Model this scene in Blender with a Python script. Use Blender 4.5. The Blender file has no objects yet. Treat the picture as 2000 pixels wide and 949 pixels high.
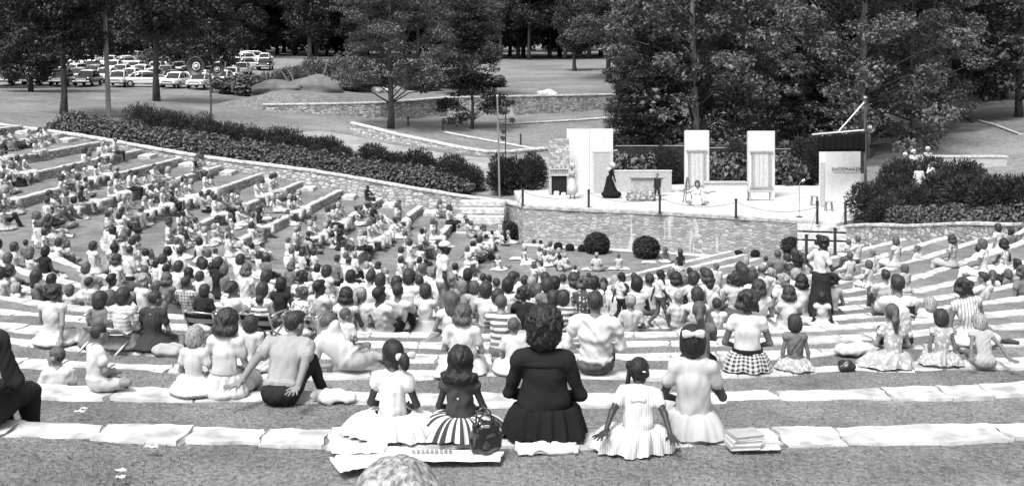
import bpy, math, random
import numpy as np
from mathutils import Vector, Matrix
R = math.radians
rnd = random.Random(7)
scene = bpy.context.scene
col = scene.collection
HC, F, YH = 9.2, 2160.0, 87.0            # eye height, focal length and horizon row in photo pixels

def P(px, py, Y):
    return ((px-1000)*Y/F, Y, HC-(py-YH)*Y/F)
def G(px, py, h):
    Y = (HC-h)*F/(py-YH)
    return ((px-1000)*Y/F, Y, h)

# ------------------------------------------------------------------ materials
MATS = {}
def nodes_of(m):
    m.use_nodes = True
    return m.node_tree.nodes, m.node_tree.links
def mat(name, a, rough=0.8, var=0.0, scale=4.0, bump=0.0, bscale=None, a2=None, metal=0.0, spec=0.3, coat=0.0, detail=5.0, stretch=None, obj_rand=0.0):
    """grey principled material; albedo a, noise variation var, bump"""
    if name in MATS: return MATS[name]
    m = bpy.data.materials.new(name); n, l = nodes_of(m)
    b = n['Principled BSDF']
    b.inputs['Base Color'].default_value = (a, a, a, 1)
    b.inputs['Roughness'].default_value = rough
    b.inputs['Metallic'].default_value = metal
    b.inputs['Specular IOR Level'].default_value = spec
    b.inputs['Coat Weight'].default_value = coat
    if var or bump:
        tc = n.new('ShaderNodeTexCoord'); src = tc.outputs['Object']
        if stretch:
            mp = n.new('ShaderNodeMapping'); mp.inputs['Scale'].default_value = stretch
            l.new(src, mp.inputs['Vector']); src = mp.outputs['Vector']
        nz = n.new('ShaderNodeTexNoise'); nz.inputs['Scale'].default_value = scale; nz.inputs['Detail'].default_value = detail
        l.new(src, nz.inputs['Vector'])
        if var:
            mr = n.new('ShaderNodeMapRange'); mr.inputs['From Min'].default_value = .3; mr.inputs['From Max'].default_value = .7
            mr.inputs['To Min'].default_value = max(a*(1-var), 0.004); mr.inputs['To Max'].default_value = min(a*(1+var), .9)
            l.new(nz.outputs['Fac'], mr.inputs['Value']); l.new(mr.outputs['Result'], b.inputs['Base Color'])
        if bump:
            nb = n.new('ShaderNodeTexNoise'); nb.inputs['Scale'].default_value = bscale or scale*3; nb.inputs['Detail'].default_value = 4
            l.new(src, nb.inputs['Vector'])
            bp = n.new('ShaderNodeBump'); bp.inputs['Strength'].default_value = min(bump*10, 1.0); bp.inputs['Distance'].default_value = bump
            l.new(nb.outputs['Fac'], bp.inputs['Height']); l.new(bp.outputs['Normal'], b.inputs['Normal'])
    MATS[name] = m
    return m

def stone_mat(name, a, sc=(2.6, 2.6, 4.6), mortar=0.5, drip=0.0, lo=.55, hi=1.35, bump=.03):
    """coursed rubble masonry: voronoi stones, each with its own tone, paler mortar, rough face"""
    m = bpy.data.materials.new(name); n, l = nodes_of(m); b = n['Principled BSDF']
    b.inputs['Roughness'].default_value = .9; b.inputs['Specular IOR Level'].default_value = .15
    tc = n.new('ShaderNodeTexCoord'); mp = n.new('ShaderNodeMapping'); mp.inputs['Scale'].default_value = sc
    l.new(tc.outputs['Object'], mp.inputs['Vector'])
    wn = n.new('ShaderNodeTexNoise'); wn.inputs['Scale'].default_value = 1.6; wn.inputs['Detail'].default_value = 3
    l.new(mp.outputs['Vector'], wn.inputs['Vector'])
    mx = n.new('ShaderNodeVectorMath'); mx.operation = 'MULTIPLY_ADD'; mx.inputs[1].default_value = (.35, .35, .2)
    l.new(wn.outputs['Color'], mx.inputs[0]); l.new(mp.outputs['Vector'], mx.inputs[2])
    v = n.new('ShaderNodeTexVoronoi'); v.inputs['Scale'].default_value = 1.0; v.inputs['Randomness'].default_value = .85
    l.new(mx.outputs[0], v.inputs['Vector'])
    ve = n.new('ShaderNodeTexVoronoi'); ve.feature = 'DISTANCE_TO_EDGE'; ve.inputs['Scale'].default_value = 1.0; ve.inputs['Randomness'].default_value = .85
    l.new(mx.outputs[0], ve.inputs['Vector'])
    bw = n.new('ShaderNodeRGBToBW'); l.new(v.outputs['Color'], bw.inputs[0])
    mr = n.new('ShaderNodeMapRange'); mr.inputs['From Min'].default_value = .2; mr.inputs['From Max'].default_value = .8
    mr.inputs['To Min'].default_value = a*lo; mr.inputs['To Max'].default_value = a*hi
    l.new(bw.outputs[0], mr.inputs['Value'])
    ns = n.new('ShaderNodeTexNoise'); ns.inputs['Scale'].default_value = 7; ns.inputs['Detail'].default_value = 6
    l.new(tc.outputs['Object'], ns.inputs['Vector'])
    ml = n.new('ShaderNodeMath'); ml.operation = 'MULTIPLY_ADD'; ml.inputs[1].default_value = .5*a; 
    l.new(ns.outputs['Fac'], ml.inputs[0]); l.new(mr.outputs['Result'], ml.inputs[2])
    st = n.new('ShaderNodeMapRange'); st.interpolation_type = 'SMOOTHSTEP'; st.inputs['From Min'].default_value = .02; st.inputs['From Max'].default_value = .09
    st.inputs['To Min'].default_value = 1; st.inputs['To Max'].default_value = 0
    l.new(ve.outputs['Distance'], st.inputs['Value'])
    mc = n.new('ShaderNodeMix'); mc.data_type = 'FLOAT'; mc.inputs['B'].default_value = mortar*a*1.4
    l.new(st.outputs['Result'], mc.inputs['Factor']); l.new(ml.outputs[0], mc.inputs['A'])
    out = mc.outputs['Result']
    if drip:
        mp2 = n.new('ShaderNodeMapping'); mp2.inputs['Scale'].default_value = (2.2, 2.2, .35); l.new(tc.outputs['Object'], mp2.inputs['Vector'])
        nd = n.new('ShaderNodeTexNoise'); nd.inputs['Scale'].default_value = 1.5; nd.inputs['Detail'].default_value = 3; l.new(mp2.outputs['Vector'], nd.inputs['Vector'])
        dr = n.new('ShaderNodeMapRange'); dr.interpolation_type = 'SMOOTHSTEP'; dr.inputs['From Min'].default_value = .6; dr.inputs['From Max'].default_value = .68
        l.new(nd.outputs['Fac'], dr.inputs['Value'])
        md = n.new('ShaderNodeMix'); md.data_type = 'FLOAT'; md.inputs['B'].default_value = drip
        l.new(dr.outputs['Result'], md.inputs['Factor']); l.new(out, md.inputs['A']); out = md.outputs['Result']
    l.new(out, b.inputs['Base Color'])
    hm = n.new('ShaderNodeMath'); hm.operation = 'MULTIPLY_ADD'; hm.inputs[1].default_value = .35
    h2 = n.new('ShaderNodeMapRange'); h2.inputs['From Max'].default_value = .12
    l.new(ve.outputs['Distance'], h2.inputs['Value']); l.new(ns.outputs['Fac'], hm.inputs[0]); l.new(h2.outputs['Result'], hm.inputs[2])
    bp = n.new('ShaderNodeBump'); bp.inputs['Strength'].default_value = 1; bp.inputs['Distance'].default_value = bump
    l.new(hm.outputs[0], bp.inputs['Height']); l.new(bp.outputs['Normal'], b.inputs['Normal'])
    MATS[name] = m
    return m

def grass_mat(name, a, fine=28.0, patch=.35, worn=None):
    m = bpy.data.materials.new(name); n, l = nodes_of(m); b = n['Principled BSDF']
    b.inputs['Roughness'].default_value = .95; b.inputs['Specular IOR Level'].default_value = .1
    tc = n.new('ShaderNodeTexCoord')
    big = n.new('ShaderNodeTexNoise'); big.inputs['Scale'].default_value = patch; big.inputs['Detail'].default_value = 6; big.inputs['Roughness'].default_value = .6
    mid = n.new('ShaderNodeTexNoise'); mid.inputs['Scale'].default_value = 2.3; mid.inputs['Detail'].default_value = 6
    fin = n.new('ShaderNodeTexNoise'); fin.inputs['Scale'].default_value = fine; fin.inputs['Detail'].default_value = 4; fin.inputs['Roughness'].default_value = .7
    for x in (big, mid, fin): l.new(tc.outputs['Object'], x.inputs['Vector'])
    def mr(src, lo, hi, f0=.3, f1=.7):
        q = n.new('ShaderNodeMapRange'); q.inputs['From Min'].default_value = f0; q.inputs['From Max'].default_value = f1
        q.inputs['To Min'].default_value = lo; q.inputs['To Max'].default_value = hi
        l.new(src, q.inputs['Value']); return q.outputs['Result']
    def mul(x, y):
        q = n.new('ShaderNodeMath'); q.operation = 'MULTIPLY'; l.new(x, q.inputs[0]); l.new(y, q.inputs[1]); return q.outputs[0]
    v = mul(mul(mr(big.outputs['Fac'], a*.75, a*1.3), mr(mid.outputs['Fac'], .8, 1.2)), mr(fin.outputs['Fac'], .45, 1.6))
    if worn:
        wz = n.new('ShaderNodeTexNoise'); wz.inputs['Scale'].default_value = .22; wz.inputs['Detail'].default_value = 7
        l.new(tc.outputs['Object'], wz.inputs['Vector'])
        wm = n.new('ShaderNodeMix'); wm.data_type = 'FLOAT'; wm.inputs['B'].default_value = worn
        l.new(mr(wz.outputs['Fac'], 0, .8, .55, .72), wm.inputs['Factor']); l.new(v, wm.inputs['A']); v = wm.outputs['Result']
    l.new(v, b.inputs['Base Color'])
    bp = n.new('ShaderNodeBump'); bp.inputs['Strength'].default_value = .9; bp.inputs['Distance'].default_value = .04
    l.new(fin.outputs['Fac'], bp.inputs['Height']); l.new(bp.outputs['Normal'], b.inputs['Normal'])
    MATS[name] = m
    return m

def leaf_mat(name, a, var=.5, trans=.25, scale=.8):
    m = bpy.data.materials.new(name); n, l = nodes_of(m); b = n['Principled BSDF']
    b.inputs['Roughness'].default_value = .55; b.inputs['Specular IOR Level'].default_value = .35
    geo = n.new('ShaderNodeNewGeometry'); tc = n.new('ShaderNodeTexCoord')
    nz = n.new('ShaderNodeTexNoise'); nz.inputs['Scale'].default_value = scale; nz.inputs['Detail'].default_value = 2
    l.new(tc.outputs['Object'], nz.inputs['Vector'])
    ad = n.new('ShaderNodeMath'); ad.operation = 'ADD'
    l.new(geo.outputs['Random Per Island'], ad.inputs[0]); l.new(nz.outputs['Fac'], ad.inputs[1])
    q = n.new('ShaderNodeMapRange'); q.inputs['From Min'].default_value = .3; q.inputs['From Max'].default_value = 1.6
    q.inputs['To Min'].default_value = a*(1-var); q.inputs['To Max'].default_value = a*(1+var)
    l.new(ad.outputs[0], q.inputs['Value']); l.new(q.outputs['Result'], b.inputs['Base Color'])
    if trans:
        t = n.new('ShaderNodeBsdfTranslucent'); ms = n.new('ShaderNodeMixShader'); ms.inputs[0].default_value = trans
        l.new(q.outputs['Result'], t.inputs['Color'])
        l.new(b.outputs[0], ms.inputs[1]); l.new(t.outputs[0], ms.inputs[2])
        l.new(ms.outputs[0], n['Material Output'].inputs['Surface'])
    MATS[name] = m
    return m

# ------------------------------------------------------------------ object helpers
def tag(o, label=None, cat=None, group=None, kind=None):
    if label: o['label'] = label
    if cat: o['category'] = cat
    if group: o['group'] = group
    if kind: o['kind'] = kind
    return o
def empty(name, loc=(0, 0, 0), rz=0.0):
    o = bpy.data.objects.new(name, None); col.objects.link(o); o.location = loc; o.rotation_euler = (0, 0, rz)
    o.empty_display_size = .2
    return o
def raw_mesh(name, v, f, mats=(), mi=None, smooth=False, parent=None, loc=None, uv=None):
    me = bpy.data.meshes.new(name)
    me.from_pydata([tuple(map(float, x)) for x in v] if not isinstance(v, np.ndarray) else v.tolist(), [], f if isinstance(f, list) else f.tolist())
    for m in mats: me.materials.append(m)
    if mi is not None: me.polygons.foreach_set('material_index', np.asarray(mi, dtype=np.int32))
    if smooth: me.polygons.foreach_set('use_smooth', np.ones(len(me.polygons), dtype=bool))
    if uv is not None:
        u = me.uv_layers.new(name='UVMap')
        li = np.empty(len(me.loops), dtype=np.int32); me.loops.foreach_get('vertex_index', li)
        u.data.foreach_set('uv', np.asarray(uv, dtype=np.float32)[li].ravel())
    me.update()
    o = bpy.data.objects.new(name, me); col.objects.link(o)
    if parent: o.parent = parent
    if loc is not None: o.location = loc
    return o
def children(o): return list(o.children)
def copy_tree(o, parent=None):
    kids = list(o.children)
    c = o.copy(); col.objects.link(c); c.parent = parent
    for ch in kids: copy_tree(ch, c)
    return c

class MB:
    """collects simple shapes into one mesh"""
    def __init__(s): s.v = []; s.f = []; s.m = []
    def add(s, v, f, m=0):
        k = len(s.v); s.v += [tuple(x) for x in v]; s.f += [tuple(i+k for i in q) for q in f]; s.m += [m]*len(f); return s
    def box(s, c, d, rz=0.0, m=0, bev=0.0, rx=0.0, ry=0.0):
        x, y, z = d[0]/2, d[1]/2, d[2]/2
        b = min(bev, x*.9, y*.9, z*.9)
        M = Matrix.Rotation(rz, 3, 'Z') @ Matrix.Rotation(ry, 3, 'Y') @ Matrix.Rotation(rx, 3, 'X')
        if b <= 0:
            v = [(i*x, j*y, k*z) for k in (-1, 1) for j in (-1, 1) for i in (-1, 1)]
            f = [(0, 2, 3, 1), (4, 5, 7, 6), (0, 1, 5, 4), (2, 6, 7, 3), (0, 4, 6, 2), (1, 3, 7, 5)]
        else:
            rings = []
            for (zz, ins) in ((-z, b), (-z+b, 0), (z-b, 0), (z, b)):
                X, Y = x-ins, y-ins
                rings.append([(X-b*(ins == 0), -Y, zz), (X, -Y+b*(ins == 0), zz), (X, Y-b*(ins == 0), zz), (X-b*(ins == 0), Y, zz),
                              (-X+b*(ins == 0), Y, zz), (-X, Y-b*(ins == 0), zz), (-X, -Y+b*(ins == 0), zz), (-X+b*(ins == 0), -Y, zz)] if ins == 0 else
                             [(X-b, -Y, zz), (X, -Y+b, zz), (X, Y-b, zz), (X-b, Y, zz), (-X+b, Y, zz), (-X, Y-b, zz), (-X, -Y+b, zz), (-X+b, -Y, zz)])
            v = [p for r in rings for p in r]; f = []
            for r in range(3):
                for i in range(8):
                    a, c2 = r*8+i, r*8+(i+1) % 8
                    f.append((a, c2, c2+8, a+8))
            f.append(tuple(range(7, -1, -1))); f.append(tuple(range(24, 32)))
        return s.add([tuple(M @ Vector(p)+Vector(c)) for p in v], f, m)
    def tube(s, pts, r, n=8, m=0, cap=True):
        pts = [Vector(p) for p in pts]
        if not hasattr(r, '__len__'): r = [r]*len(pts)
        v = []; f = []
        prev = None
        for i, p in enumerate(pts):
            d = (pts[min(i+1, len(pts)-1)]-pts[max(i-1, 0)]).normalized()
            if prev is None:
                a = d.orthogonal().normalized()
            else:
                a = (prev-d*prev.dot(d)).normalized()
            prev = a; b = d.cross(a)
            for k in range(n):
                t = 2*math.pi*k/n
                v.append(p+a*math.cos(t)*r[i]+b*math.sin(t)*r[i])
        for i in range(len(pts)-1):
            for k in range(n):
                q = (k+1) % n
                f.append((i*n+k, i*n+q, (i+1)*n+q, (i+1)*n+k))
        if cap:
            f.append(tuple(range(n-1, -1, -1))); f.append(tuple((len(pts)-1)*n+k for k in range(n)))
        return s.add(v, f, m)
    def lathe(s, prof, n=20, c=(0, 0, 0), axis='Z', m=0, close=False):
        v = []; f = []
        for (r, z) in prof:
            for k in range(n):
                t = 2*math.pi*k/n; x, y = r*math.cos(t), r*math.sin(t)
                p = (x, y, z) if axis == 'Z' else ((x, z, y) if axis == 'Y' else (z, x, y))
                v.append((p[0]+c[0], p[1]+c[1], p[2]+c[2]))
        for i in range(len(prof)-1):
            for k in range(n):
                q = (k+1) % n
                f.append((i*n+k, i*n+q, (i+1)*n+q, (i+1)*n+k))
        return s.add(v, f, m)
    def prism(s, poly, z0, z1, m=0):
        """poly: xy list; vertical prism"""
        n = len(poly)
        v = [(x, y, z0) for x, y in poly]+[(x, y, z1) for x, y in poly]
        f = [tuple(range(n-1, -1, -1)), tuple(range(n, 2*n))]+[(i, (i+1) % n, n+(i+1) % n, n+i) for i in range(n)]
        return s.add(v, f, m)
    def build(s, name, mats, parent=None, smooth=False, loc=None):
        if not isinstance(mats, (list, tuple)): mats = [mats]
        return raw_mesh(name, s.v, s.f, mats, s.m, smooth, parent, loc)

def thing_mesh(name, mb, mats, label, cat, group=None, loc=None, smooth=False):
    """one-mesh thing whose origin sits at loc; mb in local coordinates"""
    o = mb.build(name, mats, None, smooth, loc)
    return tag(o, label, cat, group)

# ------------------------------------------------------------------ world, sun, camera
scene.view_settings.view_transform = 'Standard'
scene.view_settings.look = 'None'
scene.view_settings.exposure = 1.2
scene.view_settings.gamma = 1
w = bpy.data.worlds.new('World'); scene.world = w; w.use_nodes = True
wn_, wl_ = w.node_tree.nodes, w.node_tree.links
SUN_EL, SUN_AZ = R(58), R(-150)           # azimuth measured from +Y clockwise: behind the camera, over its shoulder
sky = wn_.new('ShaderNodeTexSky'); sky.sky_type = 'NISHITA'; sky.sun_disc = False
sky.sun_elevation = SUN_EL; sky.sun_rotation = SUN_AZ; sky.dust_density = 4.0; sky.air_density = 1.0
bwn = wn_.new('ShaderNodeRGBToBW'); wl_.new(sky.outputs[0], bwn.inputs[0])
wl_.new(bwn.outputs[0], wn_['Background'].inputs['Color'])
wn_['Background'].inputs['Strength'].default_value = 0.13
sl = bpy.data.lights.new('sun', 'SUN'); sl.energy = 1.5; sl.angle = R(16); sl.color = (1, 1, 1)
so = bpy.data.objects.new('sun', sl); col.objects.link(so)
sd = Vector((math.sin(SUN_AZ)*math.cos(SUN_EL), math.cos(SUN_AZ)*math.cos(SUN_EL), math.sin(SUN_EL)))
so.rotation_euler = sd.to_track_quat('Z', 'Y').to_euler(); so.location = (-20, -20, 60)
cam = bpy.data.cameras.new('camera'); cam.lens = 36*F/2000; cam.sensor_width = 36; cam.shift_y = -(474.5-YH)/2000
cam.clip_end = 2000; cam.clip_start = .05
co = bpy.data.objects.new('camera', cam); col.objects.link(co); co.location = (0, 0, HC); co.rotation_euler = (R(90), 0, 0)
scene.camera = co
scene.cycles.max_bounces = 5; scene.cycles.diffuse_bounces = 3; scene.cycles.transparent_max_bounces = 4
# ================================================================== the bowl: horseshoe of grass terraces edged with stone
NR = 17
def Ri(i): return 34.0-2.0*i
def Hi(i): return 6.76-0.4*i
def rowcoord(X, Y):
    y = Y-41.0
    t = (X+y)*.7071; n = (X-y)*.7071
    if t > 0 and n > 0 and X > 0: return n
    if X < 0 and y > 0: return -X+y*.11
    if y > 0 and X >= 0: return 0.0
    return math.hypot(X, y)
def stage_front(X):
    p = [(-1, 51.6), (.5, 51.1), (3.5, 50.1), (6.8, 49.1), (9.7, 47.9), (12.5, 46.7), (13.8, 45.6), (20, 40)]
    for (a, b), (c, d) in zip(p, p[1:]):
        if a <= X <= c: return b+(d-b)*(X-a)/(c-a)
    return 60
def ground(X, Y):
    r = rowcoord(X, Y)
    if X > 9.5 and Y > 36 and r < 10.2:
        return 1.96*(max(r, 0)/10.2)**2.2
    if r < Ri(NR-1): return 0.0
    i = math.ceil((34.0-r)/2.0-1e-6)
    i = min(i, NR-1)
    return Hi(i)
LWY = 55.4                                  # line of the wall that closes the terraces on the hedge side
def xwall(Y): return 13.8+(45.6-Y)*.28      # line of the shrub-side wall
def row_path(r, rowi, step=.35):
    """points along a row at radius r, from the hedge-side wall round to the far end; (x, y, nx, ny) normals point uphill"""
    pts = []
    L = LWY-.12-41
    n = max(int(L/step/2), 4)
    for k in range(n):
        y = L*(1-k/n)
        pts.append((-(r-.11*y), 41+y, -1, 0))
    n = max(int(r*math.pi*.75/step), 10)
    for k in range(n+1):
        a = math.pi+math.pi*.75*k/n
        pts.append((r*math.cos(a), 41+r*math.sin(a), math.cos(a), math.sin(a)))
    x0, y0 = r*.7071, 41-r*.7071
    # straight run
    t = 0
    while t < 40:
        t += step*2
        x, y = x0+.7071*t, y0+.7071*t
        if rowi >= 13 and x > 9.5: break
        if x > xwall(y)-.1: break
        pts.append((x, y, .7071, -.7071))
    return pts

M_grass = grass_mat('turf', .185, fine=30, patch=.5)
M_field = grass_mat('meadow', .17, fine=9, patch=.12, worn=.26)
M_cap = mat('pale_flagstone', .46, .9, var=.4, scale=5, bump=.015, bscale=18, spec=.12, detail=8)
M_stone = stone_mat('rubble_stone', .33, sc=(3.4, 3.4, 6.0), bump=.03)
M_stage_stone = stone_mat('coursed_stage_stone', .27, sc=(3.6, 3.6, 8.0), drip=.5, lo=.6, hi=1.3, bump=.02, mortar=.7)
M_far_stone = stone_mat('field_stone', .30, sc=(3.0, 3.0, 5.5), lo=.4, hi=1.4, bump=.05)

# lawn strips of every terrace: one structure per terrace surface (all grass one sheet stepping down)
def tread_mesh():
    v = []; f = []
    for i in range(-3, NR):
        r0, r1 = Ri(i)+.22, Ri(i-1)-.02
        if i == -3: r1 = Ri(i)+6
        A = row_path(r0, i); B = row_path(r1, i-1 if i > -3 else i)
        # resample both to the same count by parameter
        n = 160
        def rs(p):
            d = [0]
            for a, b in zip(p, p[1:]): d.append(d[-1]+math.hypot(b[0]-a[0], b[1]-a[1]))
            q = np.linspace(0, d[-1], n)
            return np.interp(q, d, [x[0] for x in p]), np.interp(q, d, [x[1] for x in p])
        def rs2(p, q0):   # nearest matching by angle keeps strips from shearing: same index on the arc
            return rs(p)
        ax, ay = rs(A); bx, by = rs(B)
        k = len(v); m = 7
        for j in range(m):
            t = j/(m-1)
            for q in range(n):
                x = ax[q]*(1-t)+bx[q]*t; y = ay[q]*(1-t)+by[q]*t
                z = Hi(i)-.012+.02*math.sin(x*1.7+i)*math.sin(y*1.3)+.04*t
                v.append((x, y, z))
        for j in range(m-1):
            for q in range(n-1):
                a = k+j*n+q
                f.append((a, a+1, a+n+1, a+n))
    return v, f
v, f = tread_mesh()
o = raw_mesh('terrace_lawn', v, f, [M_grass], smooth=True); tag(o, 'mown grass on the broad steps of the amphitheatre', 'lawn', kind='structure')

# orchestra lawn and ramp toward the stage stairs
v = []; f = []
xs = np.linspace(-4.5, 16.5, 64); ys = np.linspace(33, 54, 64)
for y in ys:
    for x in xs:
        r = rowcoord(x, y)
        z = ground(x, y) if (x > 9.5 and r < 10.2) else 0.0
        if r > 2.6 and not (x > 9.5 and y > 36): z = -.25
        v.append((x, y, z+.015*math.sin(x*2.1)*math.sin(y*1.8)))
for j in range(63):
    for i in range(63):
        a = j*64+i; f.append((a, a+1, a+65, a+64))
o = raw_mesh('orchestra_lawn', v, f, [M_grass], smooth=True); tag(o, 'flat lawn below the stone front of the stage', 'lawn', kind='structure')

ORD = ['first', 'second', 'third', 'fourth', 'fifth', 'sixth', 'seventh', 'eighth', 'ninth', 'tenth', 'eleventh', 'twelfth', 'thirteenth', 'fourteenth', 'fifteenth', 'sixteenth', 'seventeenth']
def slab_strip(path, depth, top, seed, rough=1.0, fine=False):
    """continuous strip of flagstones: per-slab height, ragged outline, sunk joints; returns faces and their materials"""
    rn = random.Random(seed)
    D = [0.0]
    for a, b in zip(path, path[1:]): D.append(D[-1]+math.hypot(b[0]-a[0], b[1]-a[1]))
    cols = [np.array([p[j] for p in path]) for j in range(4)]; total = D[-1]
    joints = []; d = 0
    while d < total: d += rn.uniform(.35, 1.05); joints.append(d)
    st = []; step = .09 if fine else .35
    d = 0; jn = 0; jw = .02 if fine else .04
    while d < total:
        st.append((d, 0)); nd = d+step
        if jn < len(joints) and nd > joints[jn]:
            q = joints[jn]; jn += 1
            if q < total-.1: st += [(q-jw*.5, 0), (q-jw*.2, 1), (q+jw*.2, 1), (q+jw*.5, 2)]
            nd = max(nd, q+jw)
        d = nd
    st.append((total, 0))
    S = np.array([a for a, _ in st]); X, Y, NX, NY = [np.interp(S, D, c) for c in cols]
    M = [-.03, 0, .1, .3, .52, .75, .9, 1.0, 1.05]
    v = []; f = []; mi = []
    par = [(rn.uniform(-.004, .005)*rough, rn.uniform(-.035, .035)*rough, rn.uniform(-.02, .02)*rough, rn.uniform(-.006, .006)*rough, rn.uniform(-.02, .02)) for _ in range(len(joints)+3)]
    j = 0; w_ = len(M)
    for k, (d, flag) in enumerate(st):
        if flag == 2: j += 1
        dz, dep, dfr, tilt, skew = par[j]
        jx = .5*math.sin(d*5.3+seed)+.35*math.sin(d*13.7+seed*2)+.2*math.sin(d*31+seed)
        for m, t in enumerate(M):
            e = dfr+(depth+dep-dfr)*t+.026*jx*rough*(1 if t > .6 else (-1 if t < .1 else 0))
            z = top+dz+tilt*(t-.5)+(rn.uniform(-.003, .003) if fine else 0)-(.012 if flag == 1 else 0)
            if m in (0, w_-1): z = top-.07
            sx = skew*(t-.5)*2.5+(.012*math.sin(t*9+j) if fine else 0)
            v.append((X[k]+NX[k]*e-NY[k]*sx, Y[k]+NY[k]*e+NX[k]*sx, z))
    for k in range(len(st)-1):
        jt = st[k][1] == 1 or st[k+1][1] == 1
        for m in range(w_-1):
            a = k*w_+m; f.append((a, a+w_, a+w_+1, a+1)); mi.append(1 if jt else 0)
    return v, f, mi
M_joint = mat('dirt_joint', .24, .95, var=.5, scale=9)
for i in range(-1, NR):
    ph = row_path(Ri(i), i, .35 if i > 4 else .13)
    root = empty('stone_seat_row', (0, 41-Ri(i), Hi(i)))
    ordn = ORD[i] if i >= 0 else None
    lab = ('pale flagstone terrace edge, %s one counted up from the lawn by the stage' % ORD[NR-1-i]) if NR-1-i < len(ORD) else 'pale flagstone terrace edge at the very top of the slope, under the camera'
    tag(root, lab, 'stone step', 'stone edges of the grass terraces')
    v, f, mi = slab_strip(ph, .29, Hi(i)+.003, i+5, 1.0, i < 6)
    o = raw_mesh('cap', v, f, [M_cap, M_joint], mi); o.parent = root; o.matrix_parent_inverse = Matrix.Translation(root.location).inverted()
    v = []; f = []
    for k, (x, y, nx, ny) in enumerate(ph):
        e = .03+.012*math.sin(k*1.9+i)
        v += [(x+nx*e, y+ny*e, Hi(i)-.03), (x+nx*.035, y+ny*.035, Hi(i)-.25), (x+nx*.02, y+ny*.02, Hi(i)-.55)]
    for k in range(len(ph)-1):
        a = 3*k
        f += [(a, a+1, a+4, a+3), (a+1, a+2, a+5, a+4)]
    o = raw_mesh('riser', v, f, [M_stone]); o.parent = root; o.matrix_parent_inverse = Matrix.Translation(root.location).inverted()

# wall on the hedge side
def wall_run(name, pts, th, label, cat='wall', mface=None, mcap=None, capover=.05, capth=.1, group=None, base=-0.6):
    """pts: (x, y, top, foot); stone body with a paler coping"""
    root = empty(name, (pts[0][0], pts[0][1], pts[0][3])); tag(root, label, cat, group)
    inv = Matrix.Translation(root.location).inverted()
    fr = []; 
    N = len(pts)
    nor = []
    for k in range(N):
        a = pts[max(k-1, 0)]; b = pts[min(k+1, N-1)]
        dx, dy = b[0]-a[0], b[1]-a[1]; L = math.hypot(dx, dy); nor.append((-dy/L, dx/L))
    v = []; f = []
    for k, (x, y, t, g) in enumerate(pts):
        nx, ny = nor[k]
        v += [(x, y, g+base), (x, y, t-capth), (x+nx*th, y+ny*th, t-capth), (x+nx*th, y+ny*th, g+base)]
    for k in range(N-1):
        a = 4*k
        f += [(a, a+4, a+5, a+1), (a+1, a+5, a+6, a+2), (a+2, a+6, a+7, a+3)]
    f += [(0, 1, 2, 3), (4*(N-1)+3, 4*(N-1)+2, 4*(N-1)+1, 4*(N-1))]
    o = raw_mesh('wall_face', v, f, [mface or M_stone]); o.parent = root; o.matrix_parent_inverse = inv
    v = []; f = []
    rn = random.Random(len(pts)+int(th*100))
    pp = []
    for k in range(N-1):
        a, b = pts[k], pts[k+1]; L = math.hypot(b[0]-a[0], b[1]-a[1]); m = max(int(L/.3), 1)
        for q in range(m):
            t = q/m; pp.append(([a[j]+(b[j]-a[j])*t for j in range(3)], nor[k]))
    pp.append((list(pts[-1][:3]), nor[-1]))
    for (x, y, t), (nx, ny) in pp:
        c = capover+rn.uniform(-.02, .02); dz = rn.uniform(-.015, .015)
        for e, z in ((-c, -capth+.002), (-c, -.02), (-c+.03, 0), (th+c-.03, 0), (th+c, -.02), (th+c, -capth+.002)):
            v.append((x+nx*e, y+ny*e, t+z+(dz if z > -.05 else 0)))
    for k in range(len(pp)-1):
        for m in range(5):
            a = 6*k+m; f.append((a, a+6, a+7, a+1))
    f += [tuple(range(6)), tuple(6*(len(pp)-1)+q for q in range(5, -1, -1))]
    o = raw_mesh('coping', v, f, [mcap or M_cap]); o.parent = root; o.matrix_parent_inverse = inv
    return root
pts = []
for k in range(26):
    x = -34+(33.4)*k/25
    top = 1.42+(-.6-x)*.152+.06*math.sin(x*.5)
    pts.append((x, LWY+.02*math.sin(x), top, min(top-.3, ground(x, 54))))
pts.append((.2, 52.6, 1.62, 0)); pts.append((.5, 51.15, 1.74, 0))
wall_run('retaining_wall', pts, .42, 'long rubble stone wall with pale coping, sloping down beside the dark hedge to the stage', 'wall')
# wall on the shrub side
pts = []
for k in range(14):
    y = 45.6-k*1.1
    pts.append((xwall(y), y, 1.78+(45.6-y)*.172+.03*math.sin(k*1.3), ground(xwall(y)-.2, y)))
pts = pts
wall_run('retaining_wall', pts, .42, 'rubble stone wall rising from the stage stairs under the low clipped hedge', 'wall')

# aisle steps against the hedge-side wall: half-height stone blocks at each terrace end
rt = empty('stone_stair', (-2, 54.6, 0)); tag(rt, 'half-height stone steps climbing along the foot of the hedge wall', 'steps')
inv = Matrix.Translation(rt.location).inverted()
for i in range(4, NR):
    mb = MB(); xx = -(Ri(i)-.11*(54.9-41))
    mb.box((xx+.42, 54.75, Hi(i)-.31), (.62, 1.15, .2), m=0, bev=.02)
    o = mb.build('step', M_cap); o.parent = rt; o.matrix_parent_inverse = inv

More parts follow.
